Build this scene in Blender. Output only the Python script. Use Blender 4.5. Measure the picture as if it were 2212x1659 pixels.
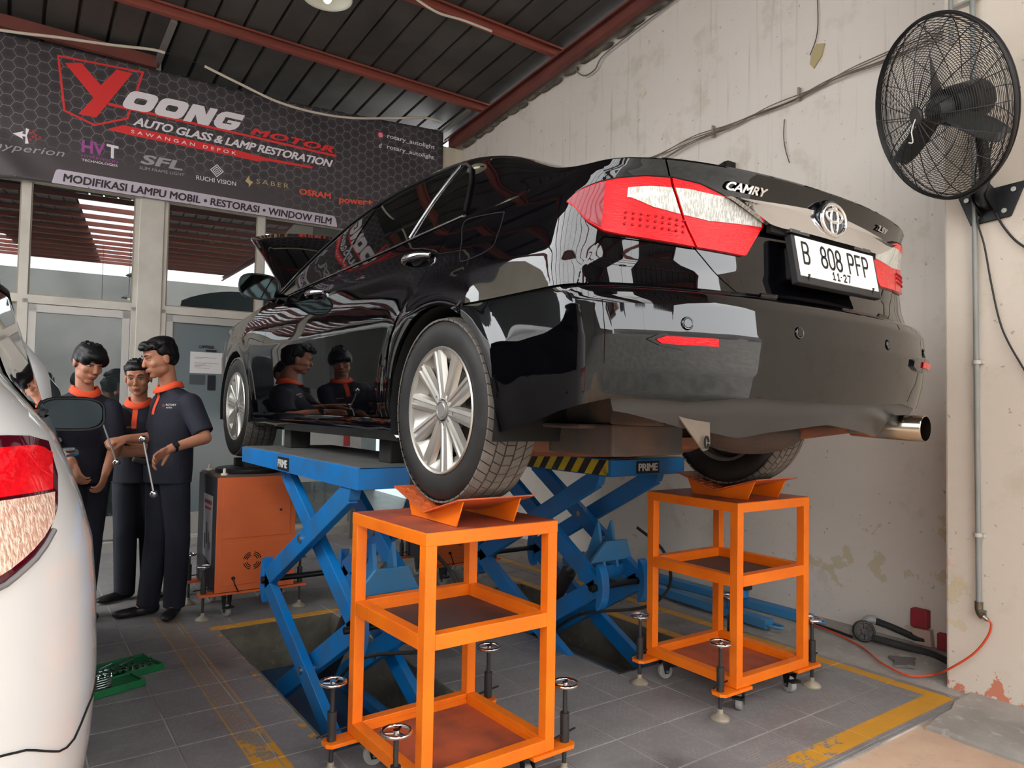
import bpy, bmesh, math, random
from mathutils import Vector, Matrix, Euler
for o in list(bpy.data.objects): bpy.data.objects.remove(o, do_unlink=True)
SC = bpy.context.scene; COL = SC.collection
random.seed(7)
# ---------------------------------------------------------------- camera, sky, exposure
def look(yaw, pitch, roll):
    f = Vector((math.sin(yaw) * math.cos(pitch), math.cos(yaw) * math.cos(pitch), math.sin(pitch)))
    r = Vector((math.cos(yaw), -math.sin(yaw), 0)); u = r.cross(f)
    c, s = math.cos(roll), math.sin(roll)
    r2 = c * r + s * u; u2 = -s * r + c * u
    return Matrix((r2, u2, -f)).transposed()
cam = bpy.data.cameras.new('camera'); camo = bpy.data.objects.new('camera', cam); COL.objects.link(camo)
cam.sensor_fit = 'HORIZONTAL'; cam.sensor_width = 36.0; cam.lens = 1541.31 * 36 / 2212
cam.clip_start = .02; cam.clip_end = 300
camo.matrix_world = Matrix.Translation((0, 0, 1.3402)) @ look(.6164, .0377, .0181).to_4x4()
SC.camera = camo
w = bpy.data.worlds.new('sky'); SC.world = w; w.use_nodes = True
nt = w.node_tree; nt.nodes.clear()
out = nt.nodes.new('ShaderNodeOutputWorld'); bg = nt.nodes.new('ShaderNodeBackground')
tc = nt.nodes.new('ShaderNodeTexCoord'); sep = nt.nodes.new('ShaderNodeSeparateXYZ'); cr = nt.nodes.new('ShaderNodeValToRGB')
nt.links.new(tc.outputs['Generated'], sep.inputs[0]); nt.links.new(sep.outputs['Z'], cr.inputs[0])
cr.color_ramp.elements[0].position = 0.0; cr.color_ramp.elements[0].color = (.86, .88, .90, 1)
cr.color_ramp.elements[1].position = 0.6; cr.color_ramp.elements[1].color = (1.0, 1.0, 1.0, 1)
nt.links.new(cr.outputs[0], bg.inputs[0]); bg.inputs[1].default_value = 3.2
nt.links.new(bg.outputs[0], out.inputs[0])
SC.view_settings.view_transform = 'Standard'; SC.view_settings.look = 'None'
SC.view_settings.gamma = 1; SC.view_settings.use_curve_mapping = False
SC.view_settings.exposure = 1.45
SC.cycles.max_bounces = 10; SC.cycles.diffuse_bounces = 5; SC.cycles.glossy_bounces = 5
SC.cycles.transmission_bounces = 8; SC.cycles.sample_clamp_indirect = 6
# ---------------------------------------------------------------- materials
def lin(c):
    return tuple(((v / 255 / 12.92) if v / 255 <= .04045 else ((v / 255 + .055) / 1.055) ** 2.4) for v in c)
_m = {}
def mat(name, rgb, rough=.5, metal=0., rgb2=None, scale=8., amt=.5, bump=0., bscale=60., coat=0., spec=.5, trans=0., ior=1.45, emit=0., emc=None, stretch=None, detail=4., lo=.4, hi=.65, alpha=1., back=None):
    """procedural principled material; rgb2 mixes in by noise (dirt, wear), bump adds fine relief"""
    if name in _m: return _m[name]
    m = bpy.data.materials.new(name); m.use_nodes = True; _m[name] = m
    t = m.node_tree; b = t.nodes['Principled BSDF']
    b.inputs['Base Color'].default_value = (*lin(rgb), 1); b.inputs['Roughness'].default_value = rough
    b.inputs['Metallic'].default_value = metal; b.inputs['IOR'].default_value = ior
    b.inputs['Specular IOR Level'].default_value = spec
    b.inputs['Coat Weight'].default_value = coat; b.inputs['Coat Roughness'].default_value = .02
    b.inputs['Transmission Weight'].default_value = trans; b.inputs['Alpha'].default_value = alpha
    if emit:
        b.inputs['Emission Color'].default_value = (*lin(emc or rgb), 1); b.inputs['Emission Strength'].default_value = emit
    g = t.nodes.new('ShaderNodeTexCoord'); src = g.outputs['Object']
    if stretch:
        mp = t.nodes.new('ShaderNodeMapping'); mp.inputs['Scale'].default_value = stretch
        t.links.new(src, mp.inputs[0]); src = mp.outputs[0]
    if rgb2 is not None:
        n = t.nodes.new('ShaderNodeTexNoise'); n.inputs['Scale'].default_value = scale; n.inputs['Detail'].default_value = detail
        r = t.nodes.new('ShaderNodeValToRGB'); r.color_ramp.elements[0].position = lo; r.color_ramp.elements[1].position = hi
        c1 = lin(rgb); c2 = lin(rgb2)
        r.color_ramp.elements[0].color = (*c1, 1)
        r.color_ramp.elements[1].color = (*[c1[i] * (1 - amt) + c2[i] * amt for i in range(3)], 1)
        t.links.new(src, n.inputs[0]); t.links.new(n.outputs[0], r.inputs[0]); t.links.new(r.outputs[0], b.inputs['Base Color'])
    if bump:
        n2 = t.nodes.new('ShaderNodeTexNoise'); n2.inputs['Scale'].default_value = bscale; n2.inputs['Detail'].default_value = 5
        bp = t.nodes.new('ShaderNodeBump'); bp.inputs['Strength'].default_value = bump; bp.inputs['Distance'].default_value = .01
        t.links.new(src, n2.inputs[0]); t.links.new(n2.outputs[0], bp.inputs['Height']); t.links.new(bp.outputs[0], b.inputs['Normal'])
    return m
class NT:
    """tiny node helper for the larger materials"""
    def __init__(s, m):
        s.m = m; s.t = m.node_tree; s.b = s.t.nodes['Principled BSDF']
    def n(s, ty, **k):
        x = s.t.nodes.new('ShaderNode' + ty)
        for a, v in k.items(): setattr(x, a, v)
        return x
    def l(s, a, b): s.t.links.new(a, b)
    def val(s, x, sock):
        if isinstance(x, (int, float)): sock.default_value = x
        elif isinstance(x, tuple): sock.default_value = x
        else: s.l(x, sock)
    def math(s, op, a, b=0., c=0.):
        x = s.n('Math', operation=op); s.val(a, x.inputs[0]); s.val(b, x.inputs[1])
        if op in ('SMOOTHSTEP',): pass
        if len(x.inputs) > 2: s.val(c, x.inputs[2])
        return x.outputs[0]
    def mix(s, f, a, b):
        x = s.n('Mix', data_type='RGBA'); s.val(f, x.inputs['Factor'])
        s.val(a if not isinstance(a, tuple) else (*a, 1) if len(a) == 3 else a, x.inputs[6]); s.val(b if not isinstance(b, tuple) else (*b, 1) if len(b) == 3 else b, x.inputs[7])
        return x.outputs[2]
    def noise(s, vec, scale, detail=4., rough=.5):
        x = s.n('TexNoise'); s.l(vec, x.inputs[0]); x.inputs['Scale'].default_value = scale; x.inputs['Detail'].default_value = detail; x.inputs['Roughness'].default_value = rough
        return x.outputs[0]
    def ss(s, x, a, b):
        """smooth step of x from a to b"""
        y = s.n('MapRange', interpolation_type='SMOOTHSTEP'); s.val(x, y.inputs[0]); y.inputs[1].default_value = a; y.inputs[2].default_value = b
        return y.outputs[0]
    def box(s, x, a, b, e=.004):
        return s.math('MULTIPLY', s.ss(x, a - e, a + e), s.math('SUBTRACT', 1., s.ss(x, b - e, b + e)))
    def mapv(s, vec, sc=(1, 1, 1), loc=(0, 0, 0)):
        x = s.n('Mapping'); s.l(vec, x.inputs[0]); x.inputs['Scale'].default_value = sc; x.inputs['Location'].default_value = loc
        return x.outputs[0]
# ---------------------------------------------------------------- geometry helpers
def origin(p):
    v = Vector((0, 0, 0))
    while p is not None: v += p.location; p = p.parent
    return v
def props(o, label=None, cat=None, group=None, kind=None):
    if label: o['label'] = label
    if cat: o['category'] = cat
    if group: o['group'] = group
    if kind: o['kind'] = kind
    return o
def thing(name, label, cat, loc, group=None):
    o = bpy.data.objects.new(name, None); COL.objects.link(o); o.location = loc; o.empty_display_size = .1
    return props(o, label, cat, group)
class MB:
    def __init__(s): s.v = []; s.f = []; s.mi = []
    def add(s, vs, fs, mi=0):
        k = len(s.v); s.v += [tuple(p) for p in vs]
        for f in fs: s.f.append([k + i for i in f]); s.mi.append(mi)
        return s
    def box(s, lo, hi, mi=0, M=None):
        x0, y0, z0 = lo; x1, y1, z1 = hi
        v = [(x0,y0,z0),(x1,y0,z0),(x1,y1,z0),(x0,y1,z0),(x0,y0,z1),(x1,y0,z1),(x1,y1,z1),(x0,y1,z1)]
        if M is not None: v = [tuple(M @ Vector(p)) for p in v]
        return s.add(v, [(0,3,2,1),(4,5,6,7),(0,1,5,4),(1,2,6,5),(2,3,7,6),(3,0,4,7)], mi)
    def bar(s, a, b, w, h, up=(0,0,1), mi=0):
        """rectangular bar from a to b; w across, h along up"""
        a = Vector(a); b = Vector(b); d = (b - a); L = d.length; d.normalize(); up = Vector(up)
        x = d.cross(up).normalized(); u = x.cross(d).normalized()
        M = Matrix((x, d, u)).transposed().to_4x4(); M.translation = a
        return s.box((-w/2, 0, -h/2), (w/2, L, h/2), mi, M)
    def cone(s, a, b, r0, r1, n=16, cap=True, mi=0):
        a = Vector(a); b = Vector(b); d = (b - a).normalized()
        x = d.orthogonal().normalized(); y = d.cross(x)
        v = []
        for c, r in ((a, r0), (b, r1)):
            for i in range(n):
                t = 2 * math.pi * i / n; v.append(c + x * (r * math.cos(t)) + y * (r * math.sin(t)))
        f = [(i, (i+1) % n, n + (i+1) % n, n + i) for i in range(n)]
        if cap: f += [tuple(range(n))[::-1], tuple(range(n, 2*n))]
        return s.add(v, f, mi)
    def cyl(s, a, b, r, n=16, mi=0): return s.cone(a, b, r, r, n, True, mi)
    def tube(s, pts, r, n=8, mi=0, closed=False, cap=True):
        pts = [Vector(p) for p in pts]; N = len(pts); v = []; prev = None
        for i, p in enumerate(pts):
            if closed: d = pts[(i+1) % N] - pts[i-1]
            else: d = pts[min(i+1, N-1)] - pts[max(i-1, 0)]
            d.normalize()
            if prev is None: x = d.orthogonal().normalized()
            else:
                x = prev - d * prev.dot(d)
                x = x.normalized() if x.length > 1e-6 else d.orthogonal().normalized()
            prev = x; y = d.cross(x); rr = r[i] if isinstance(r, (list, tuple)) else r
            for k in range(n):
                t = 2 * math.pi * k / n; v.append(p + x * (rr * math.cos(t)) + y * (rr * math.sin(t)))
        f = []
        for i in range(N if closed else N - 1):
            j = (i + 1) % N
            for k in range(n): f.append((i*n + k, i*n + (k+1) % n, j*n + (k+1) % n, j*n + k))
        if cap and not closed: f += [tuple(range(n))[::-1], tuple(range((N-1)*n, N*n))]
        return s.add(v, f, mi)
    def lathe(s, prof, c, axis=(0,0,1), n=32, mi=0, squash=1.):
        """prof = [(r, h)...] round axis through c"""
        c = Vector(c); ax = Vector(axis).normalized(); x = ax.orthogonal().normalized(); y = ax.cross(x); v = []
        for r, h in prof:
            for i in range(n):
                t = 2 * math.pi * i / n; v.append(c + ax * h + x * (r * math.cos(t)) + y * (r * math.sin(t)))
        f = []
        for j in range(len(prof) - 1):
            for i in range(n): f.append((j*n + i, j*n + (i+1) % n, (j+1)*n + (i+1) % n, (j+1)*n + i))
        return s.add(v, f, mi)
    def prism(s, poly, d, mi=0, back=True):
        """poly: 3-D points of a planar polygon, extruded by vector d"""
        n = len(poly); poly = [Vector(p) for p in poly]; d = Vector(d)
        f = [tuple(range(n, 2*n))]
        if back: f.append(tuple(range(n))[::-1])
        f += [(i, (i+1) % n, n + (i+1) % n, n + i) for i in range(n)]
        return s.add(poly + [p + d for p in poly], f, mi)
    def grid(s, P, mi=0, closeu=False):
        """P[i][j] points"""
        nu = len(P); nv = len(P[0]); f = []
        for i in range(nu if closeu else nu - 1):
            for j in range(nv - 1):
                a = (i % nu) * nv + j; b = ((i+1) % nu) * nv + j
                f.append((a, b, b + 1, a + 1))
        return s.add([p for row in P for p in row], f, mi)
    def sphere(s, c, r, n=16, m=10, mi=0, M=None):
        c = Vector(c); r = Vector(r) if not isinstance(r, (int, float)) else Vector((r, r, r)); P = []
        for i in range(n):
            row = []
            for j in range(m + 1):
                a = 2*math.pi*i/n; b = math.pi*j/m
                p = Vector((r.x*math.sin(b)*math.cos(a), r.y*math.sin(b)*math.sin(a), r.z*math.cos(b)))
                if M is not None: p = M @ p
                row.append(c + p)
            P.append(row)
        return s.grid(P, mi, True)
    def build(s, name, m, parent=None, smooth=0, outward=None, bevel=0., kind=None, label=None, solid=0.):
        org = origin(parent) if parent else Vector((0, 0, 0))
        me = bpy.data.meshes.new(name)
        me.from_pydata([tuple(Vector(p) - org) for p in s.v], [], s.f)
        ms = m if isinstance(m, (list, tuple)) else [m]
        for q in ms: me.materials.append(q)
        if len(ms) > 1: me.polygons.foreach_set('material_index', s.mi)
        bm = bmesh.new(); bm.from_mesh(me); bmesh.ops.remove_doubles(bm, verts=bm.verts, dist=1e-5)
        bmesh.ops.dissolve_degenerate(bm, edges=bm.edges, dist=1e-6)
        bmesh.ops.recalc_face_normals(bm, faces=bm.faces)
        if outward is not None:   # open sheet: make the faces look along this direction or away from this point
            bm.normal_update(); tot = 0
            for f in bm.faces:
                d = (f.calc_center_median() - (Vector(outward) - org)) if len(outward) == 3 else Vector(outward[:3])
                tot += f.normal.dot(d) * f.calc_area()
            if tot < 0: bmesh.ops.reverse_faces(bm, faces=bm.faces)
        bm.to_mesh(me); bm.free()
        if smooth:
            me.polygons.foreach_set('use_smooth', [True] * len(me.polygons)); me.set_sharp_from_angle(angle=math.radians(smooth))
        o = bpy.data.objects.new(name, me); COL.objects.link(o); o.parent = parent
        if bevel:
            b = o.modifiers.new('bevel', 'BEVEL'); b.width = bevel; b.segments = 2; b.limit_method = 'ANGLE'; b.harden_normals = False
        if solid:
            b = o.modifiers.new('solid', 'SOLIDIFY'); b.thickness = solid; b.offset = -1
        if kind: o['kind'] = kind
        if label: o['label'] = label
        return o
def smooth_path(pts, n=8):
    """catmull-rom through points"""
    P = [Vector(p) for p in pts]; out = []
    for i in range(len(P) - 1):
        p0 = P[max(i-1, 0)]; p1 = P[i]; p2 = P[i+1]; p3 = P[min(i+2, len(P)-1)]
        for k in range(n):
            t = k / n; out.append(.5*((2*p1)+(-p0+p2)*t+(2*p0-5*p1+4*p2-p3)*t*t+(-p0+3*p1-3*p2+p3)*t*t*t))
    out.append(P[-1]); return out
_txt = {}
def text_mesh(body, offset=0., space=1.):
    k = (body, offset, space)
    if k in _txt: return _txt[k]
    c = bpy.data.curves.new('t', 'FONT'); c.body = body; c.size = 1; c.resolution_u = 3; c.space_character = space; c.fill_mode = 'FRONT'
    o = bpy.data.objects.new('t', c); COL.objects.link(o)
    dg = bpy.context.evaluated_depsgraph_get(); me = bpy.data.meshes.new_from_object(o.evaluated_get(dg))
    vs = [v.co.copy() for v in me.vertices]; fs = [tuple(p.vertices) for p in me.polygons]
    bpy.data.objects.remove(o); bpy.data.meshes.remove(me)
    if offset:
        n0 = len(vs); v0 = list(vs); f0 = list(fs); vs = []; fs = []
        for q, (dx, dy) in enumerate(((0, 0), (1, 0), (-1, 0), (0, .8), (0, -.8), (.7, .7), (-.7, .7), (.7, -.7), (-.7, -.7))):
            fs += [tuple(i + len(vs) for i in f) for f in f0]; vs += [v + Vector((dx*offset*.7, dy*offset*.7, .00022*q)) for v in v0]
    x0 = min(v.x for v in vs); x1 = max(v.x for v in vs); y1 = max(v.y for v in vs if True); y0 = min(v.y for v in vs)
    _txt[k] = (vs, fs, x0, x1, y0, y1); return _txt[k]
def text_aff(mb, body, BL, BR, TL, nrm, th=.002, offset=0., space=1., mi=0, desc=False):
    """text stretched over the parallelogram BL, BR, TL (baseline to cap height); desc=True: box covers the full height"""
    vs, fs, x0, x1, y0, y1 = text_mesh(body, offset, space)
    BL = Vector(BL); ex = Vector(BR) - BL; ey = Vector(TL) - BL; nrm = Vector(nrm) * th
    lo = y0 if desc else (y0 if y0 > -.09 else 0); hi = y1
    out = [BL + ex * ((v.x - x0) / (x1 - x0)) + ey * ((v.y - lo) / (hi - lo)) + nrm + (nrm.normalized()*v.z if nrm.length else nrm) for v in vs]
    mb.add(out, fs, mi); return mb
# ---------------------------------------------------------------- palette
ORANGE = mat('orange_paint', (240, 120, 12), .42, rgb2=(214, 96, 16), scale=5, amt=.5, bump=.08, bscale=90)
ORANGE_D = mat('orange_paint_dull', (176, 84, 52), .55, rgb2=(120, 66, 52), scale=6, amt=.8, bump=.1)
ORANGE_C = mat('orange_cabinet_paint', (214, 104, 52), .5, rgb2=(186, 90, 50), scale=3, amt=.5)
BLUE = mat('blue_lift_paint', (4, 116, 190), .42, rgb2=(60, 95, 125), scale=5, amt=.55, bump=.06)
BLUE_L = mat('light_blue_paint', (52, 128, 182), .5, rgb2=(90, 120, 140), scale=6, amt=.5)
BLACK = mat('black_plastic', (26, 26, 28), .5)
BLACKM = mat('black_metal', (30, 30, 32), .4, metal=.3)
RUBBER = mat('rubber', (34, 34, 35), .75, rgb2=(60, 58, 55), scale=14, amt=.5)
CHROME = mat('chrome', (225, 225, 225), .08, metal=1)
STEEL = mat('zinc_steel', (165, 162, 155), .32, metal=.9, rgb2=(120, 115, 105), scale=20, amt=.5)
ALU = mat('alloy', (186, 184, 178), .34, metal=.75, rgb2=(172, 168, 158), scale=9, amt=.6)
PAINTK = mat('black_car_paint', (4, 4, 6), .22, coat=1., spec=.0)
GLASSK = mat('tinted_glass', (5, 6, 6), .02, coat=0., spec=.6)
SHADOW = mat('dark_cavity', (12, 12, 13), .9)
UNDER = mat('underbody_seal', (54, 52, 50), .8, rgb2=(92, 66, 50), scale=5, amt=.6, bump=.4, bscale=30)
RUST = mat('rusty_subframe', (122, 74, 50), .75, rgb2=(84, 62, 52), scale=7, amt=.8, bump=.3, bscale=40)
WHITEP = mat('white_paint', (222, 220, 214), .4)
FRAMEW = mat('window_frame_paint', (196, 192, 182), .5, rgb2=(170, 164, 150), scale=4, amt=.5)
def floor_tile_mat():
    m = bpy.data.materials.new('grey_floor_tile'); m.use_nodes = True; k = NT(m)
    pos = k.n('NewGeometry').outputs['Position']; sp = k.n('SeparateXYZ'); k.l(pos, sp.inputs[0]); X, Y, Z = sp.outputs
    big = k.noise(k.mapv(pos, (1.2, 1.2, 1)), 1.6, 5); fine = k.noise(pos, 38, 6, .65)
    base = k.mix(big, lin((110, 108, 110)), lin((146, 143, 143)))
    base = k.mix(k.math('MULTIPLY', k.ss(fine, .45, .7), .55), base, lin((150, 147, 146)))
    # fine pressed grid of the tile with pale dirt in it
    br = k.n('TexBrick'); k.l(k.mapv(pos, (1, 1, 1), (.0022, -.0088, 0)), br.inputs[0])
    br.inputs['Scale'].default_value = 1; br.inputs['Brick Width'].default_value = .03; br.inputs['Row Height'].default_value = .015
    br.inputs['Mortar Size'].default_value = .0016; br.inputs['Mortar Smooth'].default_value = .6; br.offset = .5
    dirt = k.math('MULTIPLY', br.outputs['Fac'], k.ss(k.noise(pos, 7, 5), .45, .62))
    base = k.mix(k.math('MULTIPLY', dirt, .5), base, lin((176, 172, 168)))
    dark = k.ss(k.noise(k.mapv(pos, (1, 1, 1), (3, 1, 0)), 2.3, 6), .52, .75)
    base = k.mix(k.math('MULTIPLY', dark, .55), base, lin((58, 56, 58)))
    # yellow paint
    wear = k.noise(pos, 11, 6, .7); wear2 = k.noise(k.mapv(pos, (1, 1, 1), (9, 4, 0)), 3.0, 4)
    s1 = k.math('MULTIPLY', k.box(X, 3.683, 3.758), k.math('GREATER_THAN', Y, 1.60))
    s2 = k.math('MULTIPLY', k.box(Y, 1.592, 1.695), k.math('LESS_THAN', X, 3.758))
    w2 = k.math('GREATER_THAN', k.math('ADD', k.math('MULTIPLY', k.math('SUBTRACT', X, 2.5), .30), wear), .52)
    br2 = k.math('LESS_THAN', br.outputs['Fac'], .5)
    s2 = k.math('MULTIPLY', s2, k.math('MAXIMUM', w2, k.math('MULTIPLY', br.outputs['Fac'], .9)))
    s3 = k.math('MULTIPLY', k.box(X, .80, .925), k.math('LESS_THAN', Y, 5.0))
    w3 = k.math('GREATER_THAN', k.math('ADD', k.math('MULTIPLY', k.math('SUBTRACT', 2.9, Y), .5), wear), .50)
    edge = k.math('MAXIMUM', k.box(X, .80, .808, .002), k.box(X, .917, .925, .002))
    s3 = k.math('MULTIPLY', s3, k.math('MAXIMUM', w3, k.math('MAXIMUM', k.math('MULTIPLY', edge, .7), k.math('MULTIPLY', br.outputs['Fac'], .6))))
    s4 = k.math('MULTIPLY', k.box(Y, 4.53, 4.605), k.box(X, 1.05, 1.86))
    s5 = k.math('MULTIPLY', k.box(X, 3.33, 3.40), k.box(Y, 2.6, 4.9))
    s6 = k.math('MULTIPLY', k.box(X, 1.055, 1.09), k.math('MULTIPLY', k.box(Y, 2.6, 4.6), k.math('GREATER_THAN', wear, .56)))
    w4 = k.math('GREATER_THAN', wear, .40)
    ye = k.math('MAXIMUM', k.math('MAXIMUM', k.math('MULTIPLY', s1, k.math('GREATER_THAN', wear, .30)), s2), k.math('MAXIMUM', s3, k.math('MULTIPLY', k.math('MAXIMUM', s4, s5), w4)))
    ye = k.math('MAXIMUM', ye, s6)
    ycol = k.mix(k.noise(pos, 6, 4), lin((222, 158, 34)), lin((190, 140, 52)))
    base = k.mix(ye, base, ycol)
    k.l(base, k.b.inputs['Base Color']); k.b.inputs['Roughness'].default_value = .55
    rr = k.n('MapRange'); k.l(big, rr.inputs[0]); rr.inputs[3].default_value = .42; rr.inputs[4].default_value = .62; k.l(rr.outputs[0], k.b.inputs['Roughness'])
    bp = k.n('Bump'); bp.inputs['Strength'].default_value = .25; bp.inputs['Distance'].default_value = .002
    k.l(k.math('SUBTRACT', fine, br.outputs['Fac']), bp.inputs['Height']); k.l(bp.outputs[0], k.b.inputs['Normal'])
    return m
TILE = floor_tile_mat()
GROUT = mat('grout', (186, 180, 172), .85, rgb2=(110, 106, 102), scale=4, amt=.7)
def wall_mat(name, near):
    m = bpy.data.materials.new(name); m.use_nodes = True; k = NT(m)
    pos = k.n('NewGeometry').outputs['Position']; sp = k.n('SeparateXYZ'); k.l(pos, sp.inputs[0]); X, Y, Z = sp.outputs
    big = k.noise(pos, .9, 5); base = k.mix(big, lin((222, 214, 206)), lin((212, 204, 192)))
    if near: base = k.mix(big, lin((212, 202, 188)), lin((202, 190, 174)))
    sp2 = k.ss(k.noise(k.mapv(pos, (1, 1, 1), (2, 7, 1)), 3.2, 7, .62), .54, .70)
    base = k.mix(k.math('MULTIPLY', sp2, .35), base, lin((176, 166, 140)))
    # rain streaks down from the wall top
    st = k.ss(k.noise(k.mapv(pos, (1, 9, .35)), 2.2, 6, .6), .55, .72)
    base = k.mix(k.math('MULTIPLY', k.math('MULTIPLY', st, k.ss(Z, 1.5, 3.6)), .30), base, lin((120, 112, 100)))
    # flaked plaster showing ochre and red undercoat low on the wall
    low = k.math('SUBTRACT', 1., k.ss(Z, .25 if near else .3, 1.1))
    fl = k.noise(k.mapv(pos, (1, 1, 1), (5, 1.3, 2)), 2.6, 8, .62)
    corner = k.math('MULTIPLY', k.box(Z, .30, 1.15, .2), k.math('SUBTRACT', 1., k.ss(Y, 1.75, 2.7)))
    f1 = k.ss(k.math('ADD', fl, k.math('ADD', k.math('MULTIPLY', low, .07), k.math('MULTIPLY', corner, 0. if near else .15))), .69, .71)
    base = k.mix(k.math('MULTIPLY', f1, .65), base, lin((196, 182, 142)))
    if near:
        low2 = k.math('SUBTRACT', 1., k.ss(Z, .02, .34))
        f2 = k.ss(k.math('ADD', k.noise(k.mapv(pos, (1, 1, 1), (1, 5, 0)), 6, 7, .68), k.math('MULTIPLY', low2, .20)), .735, .75)
        base = k.mix(f2, base, lin((196, 122, 96)))
        f3 = k.math('MULTIPLY', k.ss(k.math('ADD', k.noise(k.mapv(pos, (1, 1, 1), (4, 2, 0)), 2.0, 5, .5), k.math('MULTIPLY', low, .15)), .70, .73), 1.)
        base = k.mix(k.math('MULTIPLY', f3, .7), base, lin((214, 124, 104)))
    spk = k.ss(k.noise(pos, 26, 3, .5), .70, .74)
    base = k.mix(k.math('MULTIPLY', spk, .5), base, lin((110, 104, 92)))
    k.l(base, k.b.inputs['Base Color']); k.b.inputs['Roughness'].default_value = .85
    bp = k.n('Bump'); bp.inputs['Strength'].default_value = .35; bp.inputs['Distance'].default_value = .006
    k.l(k.math('ADD', k.noise(pos, 30, 6, .6), k.math('MULTIPLY', f1, -.6)), bp.inputs['Height']); k.l(bp.outputs[0], k.b.inputs['Normal'])
    return m
WALLF = wall_mat('stained_plaster', False); WALLN = wall_mat('flaking_plaster', True)
ROOFM = mat('dark_roof_sheet', (84, 80, 76), .6, rgb2=(66, 64, 62), scale=2.2, amt=.9, bump=.1, bscale=14, metal=.1)
BEAMR = mat('red_oxide_steel', (150, 78, 64), .6, rgb2=(126, 66, 58), scale=3, amt=.7, stretch=(.3, 1, 1))
BEAMR2 = mat('red_oxide_steel_dark', (122, 66, 58), .6, rgb2=(96, 56, 52), scale=3, amt=.7)
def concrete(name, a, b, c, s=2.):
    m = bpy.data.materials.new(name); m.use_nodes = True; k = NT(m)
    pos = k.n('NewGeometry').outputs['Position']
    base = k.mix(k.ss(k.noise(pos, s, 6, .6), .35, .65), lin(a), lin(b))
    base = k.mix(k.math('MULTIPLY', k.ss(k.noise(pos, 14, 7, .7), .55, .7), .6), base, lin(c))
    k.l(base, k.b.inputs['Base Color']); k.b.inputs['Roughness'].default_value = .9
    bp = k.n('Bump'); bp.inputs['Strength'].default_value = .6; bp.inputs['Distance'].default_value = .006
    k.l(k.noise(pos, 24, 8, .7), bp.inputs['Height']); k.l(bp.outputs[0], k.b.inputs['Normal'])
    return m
CONCP = concrete('pink_painted_concrete', (206, 178, 152), (190, 160, 136), (168, 152, 138))
CONCG = concrete('rough_grey_concrete', (168, 162, 154), (142, 138, 132), (196, 190, 180))
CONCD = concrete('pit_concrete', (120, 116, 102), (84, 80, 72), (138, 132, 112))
# ---------------------------------------------------------------- floor
PITS = [(1.09, 1.80, 2.70, 4.53), (2.62, 3.33, 2.70, 4.53)]
def in_pit(x0, x1, y0, y1):
    return any(x0 < b - 1e-4 and x1 > a + 1e-4 and y0 < d - 1e-4 and y1 > c + 1e-4 for a, b, c, d in PITS)
def cut(x0, x1, y0, y1):
    """clip a tile rectangle against the pits; returns rectangles"""
    r = [(x0, x1, y0, y1)]
    for a, b, c, d in PITS:
        nr = []
        for (p, q, s, t) in r:
            if not (p < b and q > a and s < d and t > c): nr.append((p, q, s, t)); continue
            if p < a: nr.append((p, a, s, t)); p = a
            if q > b: nr.append((b, q, s, t)); q = b
            if s < c: nr.append((p, q, s, c)); s = c
            if t > d: nr.append((p, q, d, t)); t = d
        r = nr
    return [(p, q, s, t) for p, q, s, t in r if q - p > .012 and t - s > .012]
fl = MB()
TX0, TX1, TY0, TY1 = -7.0, 3.80, 1.55, 7.62
xs = sorted({TX0, TX1} | {p for a in PITS for p in a[:2]}); ys = sorted({TY0, TY1} | {p for a in PITS for p in a[2:]})
for i in range(len(xs)-1):
    for j in range(len(ys)-1):
        if not in_pit(xs[i], xs[i+1], ys[j], ys[j+1]): fl.box((xs[i], ys[j], -.36), (xs[i+1], ys[j+1], -.003))
floor = fl.build('floor', GROUT, kind='structure')
_tm = {}
def tile_obj(x0, x1, y0, y1):
    g = .0034; w_, d_ = round(x1 - x0, 3), round(y1 - y0, 3); k = (w_, d_)
    if k not in _tm:
        me = bpy.data.meshes.new('floor_tile'); e = .0016
        lo = [(g, g, -.004), (w_-g, g, -.004), (w_-g, d_-g, -.004), (g, d_-g, -.004)]
        mi = [(x, y, -.0012) for x, y, z in lo]
        hi = [(g+e, g+e, 0), (w_-g-e, g+e, 0), (w_-g-e, d_-g-e, 0), (g+e, d_-g-e, 0)]
        f = [(8, 9, 10, 11)]
        for b in (0, 4):
            f += [(b+i, b+(i+1) % 4, b+4+(i+1) % 4, b+4+i) for i in range(4)]
        me.from_pydata(lo + mi + hi, [], f); me.materials.append(TILE); _tm[k] = me
    o = bpy.data.objects.new('floor_tile', _tm[k]); COL.objects.link(o); o.parent = floor; o.location = (x0, y0, random.uniform(-.0004, .0004)); return o
cands = []
for i in range(-34, 6):
    for j in range(-2, 20):
        x0 = 2.3978 + .3*i; y0 = 1.8688 + .3*j
        for r in cut(max(x0, TX0), min(x0+.3, TX1), max(y0, TY0), min(y0+.3, TY1)): cands.append(r)
def near(r):
    cx, cy = (r[0]+r[1])/2, (r[2]+r[3])/2; vis = cx > -.05 + (cy - 2) * .02 and cx < cy * 1.9
    return (0 if vis else 1, math.hypot(cx, cy))
cands = [c for c in cands if c[1]-c[0] > .012 and c[3]-c[2] > .012]; cands.sort(key=near)
for r in cands[:295]: tile_obj(*r)
rest = MB()
for x0, x1, y0, y1 in cands[295:]: rest.box((x0+.002, y0+.002, -.004), (x1-.002, y1-.002, 0))
rest.build('floor_tiles_far', TILE, floor, kind='stuff')
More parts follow.
